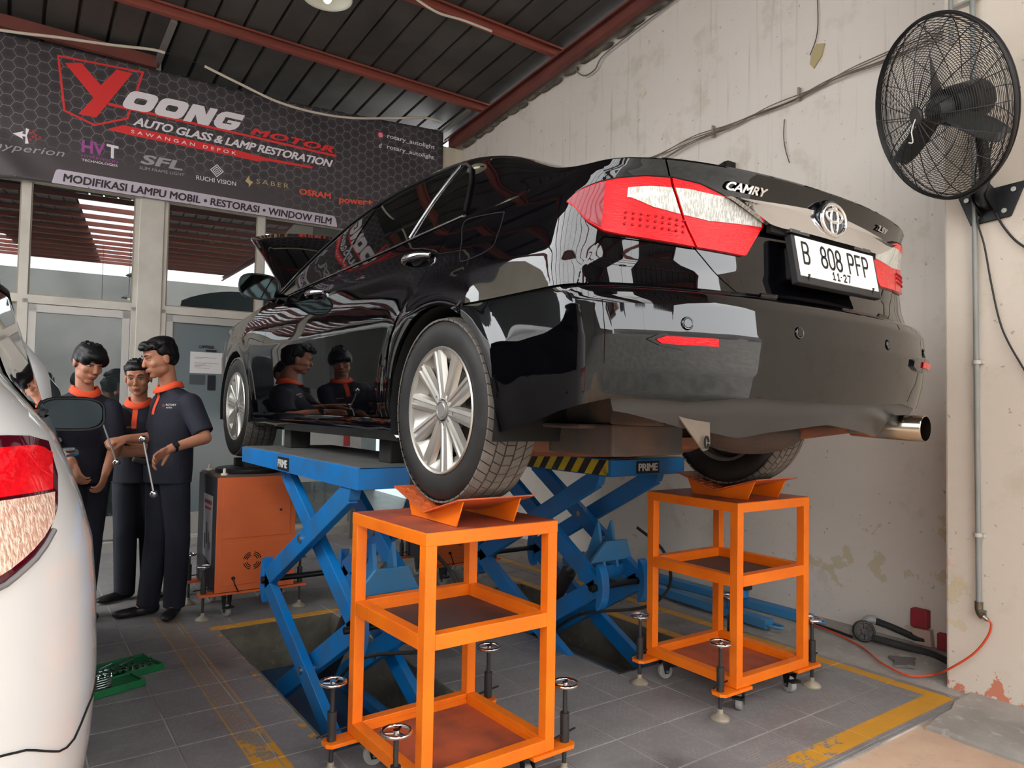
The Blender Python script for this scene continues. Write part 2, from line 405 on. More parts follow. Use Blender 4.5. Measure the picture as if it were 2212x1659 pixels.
for n_, (a, b, c, d) in enumerate(PITS):
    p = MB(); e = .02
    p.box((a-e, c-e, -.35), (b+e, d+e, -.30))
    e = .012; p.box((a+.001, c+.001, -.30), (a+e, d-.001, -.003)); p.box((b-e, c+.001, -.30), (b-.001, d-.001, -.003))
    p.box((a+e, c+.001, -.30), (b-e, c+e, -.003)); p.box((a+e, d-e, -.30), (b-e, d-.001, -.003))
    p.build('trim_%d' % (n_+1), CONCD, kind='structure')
# rough concrete strip by the wall and painted apron in front
g = MB(); N = 40; P = []
for i in range(N+1):
    y = -2 + 9.6*i/N; P.append([(3.80, y, -.006), (3.95, y, .0 + .008*math.sin(7*y)), (4.15, y, .012 + .008*math.sin(11*y+1)), (4.42, y, .03)])
g.grid([r for r in P if r[0][1] > 1.2]); g.build('trim_3', CONCG, kind='structure', smooth=60, outward=(4.1, 3, -9))
g = MB(); g.box((-3, -.8, -.12), (8, 1.55, -.012)); g.build('trim_4', CONCP, kind='structure')
g = MB(); g.box((-13, -26, -.50), (26, 12, -.42)); g.box((-13, -26, -.42), (26, 1.54, -.02)); g.build('floor_yard', CONCG, kind='structure')
def slab(name, poly, z0, z1, m, seed):
    random.seed(seed); mb = MB(); n = len(poly); top = []
    for i in range(n):
        a = Vector(poly[i]); b = Vector(poly[(i+1) % n])
        for k in range(5):
            q = a.lerp(b, k/5); top.append((q.x + random.uniform(-.012, .012), q.y + random.uniform(-.012, .012)))
    c = Vector((sum(p[0] for p in top)/len(top), sum(p[1] for p in top)/len(top)))
    v = [(x, y, z0) for x, y in top] + [(x, y, z1 - .008) for x, y in top] + [(c.x+(x-c.x)*.97, c.y+(y-c.y)*.97, z1+random.uniform(-.003, .003)) for x, y in top]
    L = len(top); f = [(i, (i+1) % L, L+(i+1) % L, L+i) for i in range(L)] + [(L+i, L+(i+1) % L, 2*L+(i+1) % L, 2*L+i) for i in range(L)] + [tuple(range(2*L, 3*L))]
    mb.add(v, f); o = mb.build(name, m, smooth=30, kind='structure'); return o
slab('trim_5', [(3.32, 1.52), (3.98, 1.60), (4.3, 1.02), (3.62, .98), (3.3, 1.15)], -.012, .008, CONCG, 3)
slab('trim_6', [(3.68, .93), (4.6, 1.05), (4.8, .30), (3.5, .30), (3.30, .62)], -.012, .012, CONCG, 4)
slab('trim_7', [(3.0, 1.08), (3.26, .98), (3.20, .60), (2.6, .55), (2.55, .8)], -.012, .004, CONCG, 5)
# ---------------------------------------------------------------- right wall and its near projection
zr = lambda y: 4.80 + .085*(6.7 - y)
def wall_grid(x, y0, y1, z1f, name, m, amp=.004):
    P = []; ny = int((y1-y0)/.12)
    for i in range(ny+1):
        y = y0 + (y1-y0)*i/ny; zt = z1f(y)
        P.append([(x + amp*(math.sin(y*3.1+z*.9*zt)+.6*math.sin(y*7.7+z*5)), y, z*zt) for z in [k/24 for k in range(25)]])
    mb = MB().grid(P); return mb.build(name, m, kind='structure', smooth=60, outward=(x+9, 0, 1))
wall_grid(4.40, 1.69, 7.6, lambda y: zr(y)-.02, 'wall_right', WALLF)
mb = MB().box((3.90, -1.6, -.02), (4.45, 1.69, zr(1.69)-.05)); mb.build('wall_right_front', WALLN, kind='structure', bevel=.012)
# ---------------------------------------------------------------- roof: sheets, purlins, rafters, skylight strip, added skylights at left
def sheet(x0, x1, y0, y1, name, m, holes=False):
    per = .25; P = []; xs_ = []
    n = max(1, round((x1-x0)/per))
    for i in range(n):
        b = x0 + (x1-x0)*i/n; w_ = (x1-x0)/n
        xs_ += [(b, 0), (b+.86*w_, 0), (b+.88*w_, .05), (b+.94*w_, .05)]
    xs_.append((x1, 0))
    for y in (y0, (y0+y1)/2, y1): P.append([(x, y, zr(y)+h) for x, h in xs_])
    mb = MB().grid(P); return mb.build(name, m, ceil, outward=(0, 0, 99), solid=.0)
ceil = MB().box((-12.2, -9.3, zr(-16.7)-.02), (-12.1, -16.5, zr(-16.7))).build('ceiling', ROOFM, kind='structure')
x = 4.42
SKYX = (.15, 1.15)
edges_y = [9.6, 4.1, 1.5, -1.1, -6.2, -11.4, -16.6]
col = []
xx = 4.42
while xx > -12:
    x0 = xx - .75
    col.append((x0, xx)); xx = x0
SKYL = mat('skylight_sheet', (240, 244, 246), .4, trans=.9, alpha=.30)
def is_sky(x0, k):
    if abs(x0 - .67) < .05 or abs(x0 + .08) < .05: return k >= 3
    return any(abs(x0 - q) < .05 for q in (-3.08, -3.83, -4.58, -5.33, -7.58, -8.33, -9.08))  # unseen skylight columns at left, added to brighten the right wall
for (x0, x1) in col:
    for k in range(6):
        yb, ya = edges_y[k], edges_y[k+1]
        if is_sky(x0, k): sheet(x0, x1, ya - .03, yb, 'skylight_sheet', SKYL)
        else: sheet(x0, x1, ya - .03, yb, 'roof_sheet', ROOFM)
def channel(a, b, h, w_, name, m, par):
    """C-section steel from a to b (top flange at the given points)"""
    a = Vector(a); b = Vector(b); mb = MB(); up = Vector((0, 0, 1)); t = .006
    d = (b-a).normalized(); s = d.cross(up).normalized()
    mb.bar(a - up*h/2, b - up*h/2, t, h)
    mb.bar(a - up*t/2 + s*w_/2, b - up*t/2 + s*w_/2, w_, t); mb.bar(a - up*(h-t/2) + s*w_/2, b - up*(h-t/2) + s*w_/2, w_, t)
    mb.bar(a - up*.012 + s*w_, b - up*.012 + s*w_, t, .02); mb.bar(a - up*(h-.012) + s*w_, b - up*(h-.012) + s*w_, t, .02)
    return mb.build(name, m, par)
y = 6.70
while y > -16.4:
    channel((-12, y, zr(y)-.004), (4.36, y, zr(y)-.004), .10, .05, 'purlin', BEAMR, ceil); y -= 1.30
channel((1.06, 7.46, 4.665), (-4, 7.46, 4.68), .11, .05, 'purlin', BEAMR2, ceil)
for x_ in (4.30, -5.2, -11.9):
    channel((x_, 7.5, zr(7.5)-.104), (x_, -16.5, zr(-16.5)-.104), .15, .06, 'rafter', BEAMR2, ceil)
    if x_ < 4: MB().box((x_-.08, -4.6, 0), (x_+.08, -4.44, zr(-4.5)-.25)).build('trim_8', BEAMR2, kind='structure')
# mortar lumps between the rafter and the wall
random.seed(5); mb = MB()
for k in range(44):
    y = 1.9 + 5.4*k/44 + random.uniform(-.05, .05); mb.sphere((4.375, y, zr(y)-.262+random.uniform(-.01, .012)), (.03, .09, random.uniform(.014, .03)), 8, 5)
mb.build('mortar_edge', mat('mortar', (112, 104, 92), .95, rgb2=(60, 54, 50), scale=9, amt=.7), ceil, kind='stuff', smooth=60)
# ---------------------------------------------------------------- back wall (turned a little) with glazed front
RB = -.0603
UX = Vector((math.cos(RB), math.sin(RB), 0)); NB = Vector((math.sin(-RB), math.cos(RB), 0)); NB = Vector((-math.sin(RB), math.cos(RB), 0)); B0 = Vector((0, 7.6, 0))
def B(u, o, z): return B0 + UX*u - NB*o + Vector((0, 0, z))
MBW = Matrix((UX, NB, Vector((0, 0, 1)))).transposed().to_4x4(); MBW.translation = B0
def bbox(mb, u0, u1, o0, o1, z0, z1, mi=0): return mb.box((u0, -o1, z0), (u1, -o0, z1), mi, MBW)
WALLC = mat('cream_wall_paint', (214, 206, 188), .7, rgb2=(190, 178, 150), scale=3, amt=.5, stretch=(3, 3, .5))
mb = MB(); bbox(mb, -7, 4.55, -.14, 0, 3.33, 4.48); bbox(mb, 4.11, 4.6, -.13, -.005, 0, 3.34)
mb.build('wall_back', WALLC, kind='structure')
bbox(MB(), .975, 1.185, -.16, .03, 0, 3.34).build('trim_9', FRAMEW, kind='structure', bevel=.006)
bbox(MB(), -7, 4.4, -.2, .10, 0, .07).build('trim_10', mat('pale_step', (168, 166, 160), .6, rgb2=(130, 128, 122), scale=4), kind='structure')
def film_glass():
    m = bpy.data.materials.new('filmed_glass'); m.use_nodes = True; t = m.node_tree; t.nodes.remove(t.nodes['Principled BSDF'])
    o = t.nodes['Material Output']; a = t.nodes.new('ShaderNodeBsdfTransparent'); a.inputs[0].default_value = (.42, .46, .47, 1)
    g_ = t.nodes.new('ShaderNodeBsdfGlossy'); g_.inputs['Color'].default_value = (.8, .84, .84, 1); g_.inputs['Roughness'].default_value = .0
    f = t.nodes.new('ShaderNodeFresnel'); f.inputs[0].default_value = 2.4; mx = t.nodes.new('ShaderNodeMixShader')
    t.links.new(f.outputs[0], mx.inputs[0]); t.links.new(a.outputs[0], mx.inputs[1]); t.links.new(g_.outputs[0], mx.inputs[2]); t.links.new(mx.outputs[0], o.inputs[0])
    return m
FILM = film_glass()
def glazed(name, u0, u1, z0, z1, fr=.035, pane=FILM, dep=.05):
    mb = MB(); bbox(mb, u0, u1, -.05, .012, z0, z0+fr); bbox(mb, u0, u1, -.05, .012, z1-fr, z1)
    bbox(mb, u0, u0+fr, -.05, .012, z0+fr, z1-fr); bbox(mb, u1-fr, u1, -.05, .012, z0+fr, z1-fr)
    w_ = mb.build(name, FRAMEW, kind='structure', bevel=.003)
    bbox(MB(), u0+fr, u1-fr, -.024, -.020, z0+fr, z1-fr).build('pane', pane, w_)
    mb = MB(); e = .012
    bbox(mb, u0+fr, u1-fr, -.015, .0, z0+fr, z0+fr+e); bbox(mb, u0+fr, u1-fr, -.015, 0, z1-fr-e, z1-fr)
    bbox(mb, u0+fr, u0+fr+e, -.015, 0, z0+fr+e, z1-fr-e); bbox(mb, u1-fr-e, u1-fr, -.015, 0, z0+fr+e, z1-fr-e)
    mb.build('glazing_bead', mat('bead', (150, 142, 124), .6), w_); return w_
for n_, (u0, u1) in enumerate(((-2.3, -1.12), (-1.12, .085), (.085, .975), (1.185, 2.09), (2.09, 3.05), (3.05, 4.11))):
    glazed('window_%d' % (n_+1), u0, u1, 2.255, 3.33)
glazed('window_7', -2.3, -1.12, .07, 2.255); glazed('window_8', -1.12, .085, .07, 2.255)
glazed('window_9', 2.09, 3.05, .07, 2.255); glazed('window_10', 3.05, 4.11, .07, 2.255)
FROST = mat('grey_film_pane', (112, 122, 124), .12, spec=.6)
for n_, (u0, u1, pane) in enumerate(((.085, .975, FILM), (1.185, 2.09, FROST))):
    mb = MB(); bbox(mb, u0, u0+.045, -.05, .02, .07, 2.255); bbox(mb, u1-.045, u1, -.05, .02, .07, 2.255); bbox(mb, u0, u1, -.05, .02, 2.215, 2.255)
    d = mb.build('door_%d' % (n_+1), FRAMEW, kind='structure', bevel=.003)
    a, b_ = u0+.05, u1-.05
    mb = MB(); bbox(mb, a, a+.06, -.03, .012, .09, 2.21); bbox(mb, b_-.06, b_, -.03, .012, .09, 2.21); bbox(mb, a, b_, -.03, .012, 2.14, 2.21); bbox(mb, a, b_, -.03, .012, .09, .30)
    mb.build('door_leaf', mat('aluminium_leaf', (176, 174, 168), .4, metal=.3), d, bevel=.002)
    bbox(MB(), a+.06, b_-.06, -.014, -.010, .30, 2.14).build('pane', pane, d)
    mb = MB(); hx = b_-.03 if n_ == 0 else a+.03
    mb.tube([B(hx, .012, .95), B(hx, .06, .95), B(hx, .06, 1.25), B(hx, .012, 1.25)], .01, 8); mb.build('door_handle', CHROME, d, smooth=40)
# office room behind the glass
mb = MB()
bbox(mb, -7, 4.6, -3.2, -3.1, 0, 3.6)
mb.build('wall_office_back', mat('office_grey', (120, 124, 124), .8, rgb2=(98, 100, 100), scale=1.2), kind='structure')
MB().box((-12, 9.3, 3.3), (4.7, 9.5, 5.0)).build('wall_light_block', mat('dim_grey_wall', (86, 84, 82), .8), kind='structure')  # unseen wall added to keep sky light off the roof behind the banner
bbox(MB(), -7, 4.6, -3.2, -.2, 3.36, 3.42).build('ceiling_office', mat('office_ceiling', (70, 74, 76), .8), kind='structure')
bbox(MB(), -7, 4.6, -3.2, -.2, -.02, .06).build('floor_office', mat('office_floor', (120, 116, 110), .4), kind='structure')
LED = mat('lit_diffuser', (255, 255, 255), .4, emit=9., emc=(225, 240, 255))
for (u_, o_) in ((2.35, -1.0), (1.9, -1.9)):
    t = thing('ceiling_light', 'round lit ceiling downlight seen through the office window, %s' % ('nearer the glass' if o_ > -1.5 else 'farther inside'), 'light', B(u_, o_, 3.36), 'office downlights')
    MB().cone(B(u_, o_, 3.36), B(u_, o_, 3.345), .085, .085, 24).build('rim', WHITEP, t, smooth=40)
    MB().cone(B(u_, o_, 3.345), B(u_, o_, 3.338), .07, .07, 24).build('diffuser', LED, t)
# left side of the workshop, beyond the white car
MB().box((-16, -24.3, -.05), (24, -24, 7.5)).build('wall_front', mat('far_grey_wall', (150, 146, 142), .8, rgb2=(100, 100, 98), scale=.5), kind='structure')
MB().box((-12.3, -17, 0), (-12.1, 7.4, 4.6)).build('wall_left', mat('grey_side_wall', (150, 146, 140), .8, rgb2=(110, 108, 104), scale=1.5), kind='structure')
# ---------------------------------------------------------------- printed banner over the glazing
BD = .05
def banner_mat():
    m = bpy.data.materials.new('printed_banner'); m.use_nodes = True; k = NT(m)
    # coordinates of the cloth: u along the wall, z up
    uv = k.n('UVMap'); uv.uv_map = 'UVMap'; sp = k.n('SeparateXYZ'); k.l(uv.outputs[0], sp.inputs[0]); U, V = sp.outputs[0], sp.outputs[1]
    s = .112                     # pointy sides left and right: hexagon columns
    def hexd(U, V):
        # distance to the nearest cell border of a hexagonal grid
        w_ = s*1.5; h_ = s*math.sqrt(3)
        def cell(ox, oy):
            x = k.math('SUBTRACT', k.math('MODULO', k.math('ADD', k.math('ADD', U, 40*w_), ox), 2*w_), w_)
            y = k.math('SUBTRACT', k.math('MODULO', k.math('ADD', k.math('ADD', V, 40*h_), oy), h_), h_/2)
            ax = k.math('ABSOLUTE', x); ay = k.math('ABSOLUTE', y)
            return k.math('MAXIMUM', ay, k.math('ADD', k.math('MULTIPLY', ax, math.sqrt(3)/2), k.math('MULTIPLY', ay, .5)))
        return k.math('MINIMUM', cell(0, 0), cell(w_, h_/2)), h_/2
    s = .058
    d, hh = hexd(U, V)
    line = k.ss(d, hh-.0035, hh-.0012)
    zone = k.math('MULTIPLY', k.ss(V, 3.52, 3.78), 1.)
    zone = k.math('MAXIMUM', zone, k.math('MULTIPLY', k.ss(U, 2.0, 2.8), .8))
    inner = k.math('DIVIDE', d, hh)
    n = k.noise(uv.outputs[0], 2.5, 3)
    b = k.mix(inner, lin((52, 50, 54)), lin((70, 66, 70)))
    b = k.mix(k.math('MULTIPLY', k.ss(n, .35, .65), .35), b, lin((88, 82, 86)))
    b = k.mix(k.math('SUBTRACT', 1., zone), b, lin((72, 66, 70)))
    b = k.mix(k.math('MULTIPLY', k.math('MULTIPLY', line, zone), .75), b, lin((150, 148, 152)))
    k.l(b, k.b.inputs['Base Color']); k.b.inputs['Roughness'].default_value = .42
    return m
def cloth(u, z):
    """depth of the banner cloth in front of the wall: slack folds lower left"""
    f = max(0, .42-u) * max(0, 3.85-z) * 1.3 * (1 if z > 3.44 or u < .24 else .0)
    return BD + .006*math.sin(u*1.7) + f*.035*(1+math.sin(9*(u + 1.5*z) + 2*math.sin(u*3)))
top = [(-2.2, 4.60), (-.155, 4.547), (1.054, 4.541), (2.393, 4.548), (4.099, 4.631)]
bot = [(-2.2, 3.25), (-.108, 3.276), (.265, 3.297), (2.867, 3.296), (4.12, 3.31)]
def ip(u, t):
    for a, b_ in zip(t, t[1:]):
        if u <= b_[0]: return a[1] + (b_[1]-a[1])*(u-a[0])/(b_[0]-a[0])
    return t[-1][1]
ban = thing('banner', 'large dark hexagon-patterned shop banner with red and white lettering above the office windows', 'banner', B(2, BD, 3.3))
mb = MB(); nu, nv = 130, 36; P = []; uvs = []
for i in range(nu+1):
    u = -2.2 + 6.32*i/nu; z0, z1 = ip(u, bot), ip(u, top); row = []
    for j in range(nv+1):
        z = z0 + (z1-z0)*j/nv; row.append(B(u, cloth(u, z), z)); uvs.append((u, z))
    P.append(row)
me = bpy.data.meshes.new('cloth'); mb.grid(P)
me.from_pydata([tuple(v - origin(ban)) if isinstance(v, Vector) else tuple(Vector(v) - origin(ban)) for v in mb.v], [], [f[::-1] for f in mb.f])
uvl = me.uv_layers.new(name='UVMap')
for lp in me.loops: uvl.data[lp.index].uv = uvs[lp.vertex_index]
me.materials.append(banner_mat()); me.polygons.foreach_set('use_smooth', [True]*len(me.polygons))
co = bpy.data.objects.new('cloth', me); COL.objects.link(co); co.parent = ban
c_ = co.modifiers.new('s', 'SOLIDIFY'); c_.thickness = .002
PRED = mat('print_red', (236, 60, 60), .45); PWHT = mat('print_white', (244, 240, 246), .45); PGRY = mat('print_grey', (170, 168, 172), .45)
PMAG = mat('print_magenta', (170, 86, 160), .45); PGLD = mat('print_gold', (196, 176, 128), .45); PORR = mat('print_orange_red', (232, 92, 72), .45)
PBLK = mat('print_black', (48, 42, 46), .45); PLIL = mat('print_pale_lilac', (196, 188, 200), .45); PDIM = mat('print_dim_gold', (110, 98, 80), .45); PRD2 = mat('print_dark_red', (176, 62, 58), .45)
TO = BD + .006
def pt(p, o=0.): return B(p[0], max(cloth(p[0], p[1]), BD) + .004 + o, p[1])
def tx(name, body, c, m, off=0., sp=1., desc=False, lay=0.):
    mb = MB(); BL, BR, TL = [Vector((a[0], a[1], 0)) for a in c]
    vs, fs, x0, x1, y0, y1 = text_mesh(body, off, sp); lo = y0 if (desc or y0 > -.09) else 0
    for_v = [BL + (BR-BL)*((v.x-x0)/(x1-x0)) + (TL-BL)*((v.y-lo)/(y1-lo)) for v in vs]
    mb.add([pt((p.x, p.y), .001+lay+v.z) for p, v in zip(for_v, vs)], fs); return mb.build(name, m, ban, outward=tuple(B(1, -9, 3.5)))
def poly(name, pts, m, lay=0.):
    mb = MB()
    # subdivide long strips so they follow the folds
    mb.add([pt(p, lay) for p in pts], [tuple(range(len(pts)))]); return mb.build(name, m, ban, outward=tuple(B(1, -9, 3.5)))
def outline(mb, pts, w_, lay=0.):
    n = len(pts); c = Vector((sum(p[0] for p in pts)/n, sum(p[1] for p in pts)/n)); inn = []
    for i in range(n):
        a, p, b_ = Vector(pts[i-1]), Vector(pts[i]), Vector(pts[(i+1) % n]); d1 = (p-a).normalized(); d2 = (b_-p).normalized()
        n1 = Vector((-d1.y, d1.x)); n2 = Vector((-d2.y, d2.x)); q = (n1+n2).normalized(); q /= max(.3, q.dot(n1))
        if q.dot(c-p) < 0: q = -q
        inn.append(p + q*w_)
    mb.add([pt(p, lay) for p in pts] + [pt(p, lay) for p in inn], [(i, (i+1) % n, n+(i+1) % n, n+i) for i in range(n)])
mb = MB(); outline(mb, [(.265, 4.463), (.964, 4.495), (.845, 4.008), (.578, 3.882), (.331, 3.964)], .018)
mb.build('shield_outline', PRED, ban)
mb = MB(); yv = [(.327, 4.404), (.455, 4.44), (.614, 4.273), (.735, 4.453), (.867, 4.454), (.587, 3.963), (.446, 3.963), (.559, 4.141)]
mb.add([pt(p, .0012) for p in yv], [(0, 1, 2, 7), (2, 3, 4, 5), (7, 2, 5, 6)]); mb.build('letter_y', PRED, ban)
# OONG in slanted rounded capitals
mb = MB(); X0, X1, ZB, H, SH = .775, 1.885, 4.106, .186, .085
def lt(x, y): return (X0 + (X1-X0-SH)*x + SH*y, ZB + H*y)
def rr(x0, x1, y0, y1, r, n=4):
    out = []
    for cx, cy, a0 in ((x1-r, y1-r, 0), (x0+r, y1-r, 90), (x0+r, y0+r, 180), (x1-r, y0+r, 270)):
        for k in range(n+1):
            a = math.radians(a0+90*k/n); out.append((cx+r*math.cos(a), cy+r*math.sin(a)))
    return out
def rr2(x0, x1, y0, y1, r, asp=.19):
    """corner radius r in x units, scaled in y"""
    return [(x, y) for x, y in [(p[0], p[1]) for p in [(cx + r*math.cos(math.radians(a)), cy + r/asp*math.sin(math.radians(a))) for cx, cy, a0 in ((x1-r, y1-r/asp, 0), (x0+r, y1-r/asp, 90), (x0+r, y0+r/asp, 180), (x1-r, y0+r/asp, 270)) for a in (a0, a0+30, a0+60, a0+90)]]]
for a in (0., .262):
    o = rr2(a, a+.245, 0, 1, .055); i_ = rr2(a+.075, a+.17, .34, .66, .02)
    n = len(o); mb.add([pt(lt(*p), .0018) for p in o] + [pt(lt(*p), .0018) for p in i_], [(j, (j+1) % n, n+(j+1) % n, n+j) for j in range(n)])
a = .524; st = .07
for q in ([(a, 0), (a+st, 0), (a+st, .45), (a+st, 1), (a, 1)], [(a, 1), (a+.10, 1), (a+.225, .0), (a+.13, 0)], [(a+.155, 0), (a+.225, 0), (a+.225, 1), (a+.155, 1)]):
    mb.add([pt(lt(*p), .0018) for p in q], [tuple(range(len(q)))])
a = .772; W_ = .228
for q in ([(a, .3), (a, .7), (a+.02, .88), (a+.06, 1), (a+W_, 1), (a+W_, .68), (a+.075, .68), (a+.075, .32), (a+.075, 0), (a+.06, 0), (a+.02, .12)], [(a+.06, 0), (a+.17, 0), (a+.21, .12), (a+W_, .3), (a+.155, .32), (a+.06, .32)], [(a+.155, .3), (a+W_, .3), (a+W_, .56), (a+.11, .56), (a+.11, .40), (a+.155, .40)]):
    mb.add([pt(lt(*p), .0018) for p in q], [tuple(range(len(q)))])
mb.build('letters_white', PWHT, ban, outward=tuple(B(1, -9, 3.5)))
tx('letters_motor', 'MOTOR', [(1.935, 4.112), (2.80, 4.095), (1.985, 4.186)], PRED, .06, 1.1, lay=.001)
poly('underline', [(.672, 4.101), (1.4, 4.088), (2.1, 4.076), (2.841, 4.06), (2.841, 4.084), (2.1, 4.099), (1.4, 4.112), (.682, 4.128)], PRED)
tx('slogan', 'AUTO GLASS & LAMP RESTORATION', [(.884, 3.962), (2.775, 3.936), (.915, 4.045)], PWHT, .05, .95)
poly('ribbon', [(.674, 3.875), (.874, 3.862), (1.4, 3.857), (1.973, 3.850), (2.027, 3.846), (2.086, 3.872), (2.572, 3.884), (2.594, 3.908), (2.106, 3.902), (1.765, 3.925), (1.3, 3.935), (.808, 3.945)], PRED)
tx('town', 'SAWANGAN DEPOK', [(.871, 3.882), (1.81, 3.868), (.874, 3.916)], PWHT, .015, 1.7, lay=.002)['kind'] = 'stuff'
tx('handle_text', 'rotary_autolight', [(3.417, 4.385), (4.008, 4.378), (3.42, 4.448)], PWHT, .02, desc=True); tx('handle_text', 'rotary_autolight', [(3.417, 4.263), (4.006, 4.255), (3.42, 4.326)], PWHT, .02, desc=True)
mb = MB(); mb.add([pt((3.338+.036*math.cos(t*math.pi/9), 4.415+.036*math.sin(t*math.pi/9))) for t in range(18)], [tuple(range(18))]); mb.build('camera_icon_disc', mat('icon_pink', (216, 70, 96), .5), ban, outward=tuple(B(1, -9, 3.5)))
mb = MB(); outline(mb, [(3.318, 4.395), (3.358, 4.395), (3.358, 4.435), (3.318, 4.435)], .005, .001)
outline(mb, [(3.338+.011*math.cos(t*math.pi/5), 4.415+.011*math.sin(t*math.pi/5)) for t in range(10)], .004, .001); mb.build('camera_icon', PWHT, ban)
tx('note_icon', 'd', [(3.32, 4.27), (3.35, 4.27), (3.325, 4.322)], PWHT, .03)
tx('sponsor_text', 'hyperion', [(-.175, 3.50), (.334, 3.528), (-.14, 3.585)], PGRY, .0, 1.05, desc=True)
poly('sponsor_arrow', [(-.032, 3.68), (.045, 3.715), (.035, 3.692), (.06, 3.69), (.06, 3.748), (.085, 3.74), (.07, 3.68), (.085, 3.615), (.06, 3.608), (.06, 3.67), (.035, 3.668), (.045, 3.645)], PWHT)
mb = MB(); random.seed(3)
for (a, b_) in ((.095, 3.71), (.115, 3.68), (.095, 3.65), (.135, 3.70), (.14, 3.665), (.165, 3.685), (.115, 3.73)): mb.add([pt((a+.012*math.cos(t*math.pi/3), b_+.012*math.sin(t*math.pi/3)), .001) for t in range(6)], [tuple(range(6))])
mb.build('sponsor_dots', PRD2, ban, outward=tuple(B(1, -9, 3.5)))
tx('sponsor_text', 'HV', [(.484, 3.62), (.668, 3.62), (.482, 3.738)], PMAG, .05); tx('sponsor_text', 'T', [(.68, 3.615), (.777, 3.61), (.678, 3.74)], PWHT, .05)
tx('sponsor_text', 'HYPERVISION', [(.486, 3.577), (.773, 3.572), (.486, 3.604)], PMAG, 0); tx('sponsor_text', 'TECHNOLOGIES', [(.487, 3.541), (.774, 3.54), (.487, 3.563)], PWHT, .01)
tx('sponsor_text', 'SFL', [(.954, 3.611), (1.319, 3.611), (.991, 3.705)], PGRY, .05); tx('sponsor_text', 'SLIM FRAME LIGHT', [(.952, 3.557), (1.341, 3.561), (.954, 3.585)], PGRY, 0)
mb = MB(); outline(mb, [(1.573, 3.676), (1.636, 3.742), (1.70, 3.676), (1.636, 3.61)], .008); outline(mb, [(1.596, 3.676), (1.636, 3.718), (1.677, 3.676), (1.636, 3.634)], .007); outline(mb, [(1.618, 3.676), (1.636, 3.694), (1.655, 3.676), (1.636, 3.655)], .006); mb.build('sponsor_diamond', PWHT, ban)
tx('sponsor_text', 'RUCHI VISION', [(1.45, 3.55), (1.82, 3.555), (1.45, 3.594)], PWHT, .01)
poly('sponsor_bolt', [(1.907, 3.622), (1.942, 3.600), (1.945, 3.567), (1.984, 3.627), (1.95, 3.64), (1.942, 3.685)], PGLD)
tx('sponsor_text', 'SABER', [(2.015, 3.619), (2.342, 3.625), (2.017, 3.667)], PGLD, .0, 1.4); tx('sponsor_text', 'INDUSTRIES', [(2.016, 3.592), (2.344, 3.598), (2.016, 3.607)], PDIM, 0, 1.5)
tx('sponsor_text', 'OSRAM', [(2.451, 3.582), (2.792, 3.590), (2.453, 3.648)], PORR, .06); tx('sponsor_text', 'power+', [(2.881, 3.545), (3.263, 3.575), (2.883, 3.632)], PORR, .05, desc=True)
mb = MB(); n = 24; bt = [(.266+2.604*i/n, 3.300-.003*i/n) for i in range(n+1)]; tp = [(.318+2.49*i/n, 3.431-.016*i/n) for i in range(n+1)]
mb.add([pt(p, .0005) for p in bt] + [pt(p, .0005) for p in tp], [(i, i+1, n+2+i, n+1+i) for i in range(n)])
mb.add([pt(p, .0005) for p in ((.266, 3.3), (.318, 3.431), (.300, 3.424), (.29, 3.405), (.28, 3.36))], [(0, 1, 2, 3, 4)]); mb.add([pt(p, .0005) for p in ((2.87, 3.297), (2.808, 3.415), (2.83, 3.412), (2.85, 3.39), (2.862, 3.35))], [(0, 1, 2, 3, 4)])
mb.build('services_strip', PLIL, ban, outward=tuple(B(1, -9, 3.5)))
tx('services_text', 'MODIFIKASI LAMPU MOBIL \u2022 RESTORASI \u2022 WINDOW FILM', [(.350, 3.325), (2.803, 3.314), (.357, 3.400)], PBLK, .045, 1., lay=.001)
mb = MB()
for u_ in (.0, .55, 1.0, 1.4, 1.9, 2.35, 2.75): mb.sphere(pt((u_, 3.306), .004), .006, 8, 5)
mb.build('screw', STEEL, ban, smooth=60, kind='stuff')
# ---------------------------------------------------------------- black car: analytic body surface
import numpy as np
KCR = 0.15
PZ = [0.15, .20, .27, .35, .45, .55, .62, .68, .71, .80, .90, .97, 1.02, 1.06, 1.12]
PW = [.80, .835, .868, .888, .899, .906, .909, .9125, .909, .897, .878, .858, .832, .80, .74]
RZ = [.15, .27, .33, .385, .45, .55, .64, .672, .69, .75, .86, .90, .945, .97, 1.0, 1.03, 1.046, 1.058, 1.12]
RS = [-.90, -.945, -.985, -1.005, -1.018, -1.03, -1.022, -1.005, -.962, -.945, -.935, -.935, -.940, -.942, -.952, -.966, -.975, -.962, -.90]
_ring = {}
def ring(z):
    k = int(round(z * 4000))
    if k in _ring: return _ring[k]
    zz = k / 4000.
    W = float(np.interp(zz, PZ, PW)); sr = float(np.interp(zz, RZ, RS))
    s0 = sr + .20; n = 3.4 if zz > .68 else 3.8
    ph = np.linspace(0, np.pi / 2, 240)
    a = W * np.cos(ph).clip(0) ** (2 / n); s = s0 + (sr - s0) * np.sin(ph) ** (2 / n) + KCR * a * a
    L = np.concatenate([[0], np.cumsum(np.hypot(np.diff(a), np.diff(s)))])
    sj = s0 + KCR * W * W
    w = sj - (sj + 1.4) * L / L[-1]
    r = (sj, w[::-1].copy(), a[::-1].copy(), s[::-1].copy()); _ring[k] = r
    return r
def side_w(s, z):
    W = float(np.interp(z, PZ, PW))
    if s > 1.9: W -= .028 * (s - 1.9) ** 2 + (.10 * (s - 3.0) ** 2 if s > 3.0 else 0)
    for c in (0, 2.775):                       # slight flare round the wheel arches
        d = math.hypot(s - c, z - .334)
        W += .010 * math.exp(-((d - .40) / .07) ** 2)
    return W
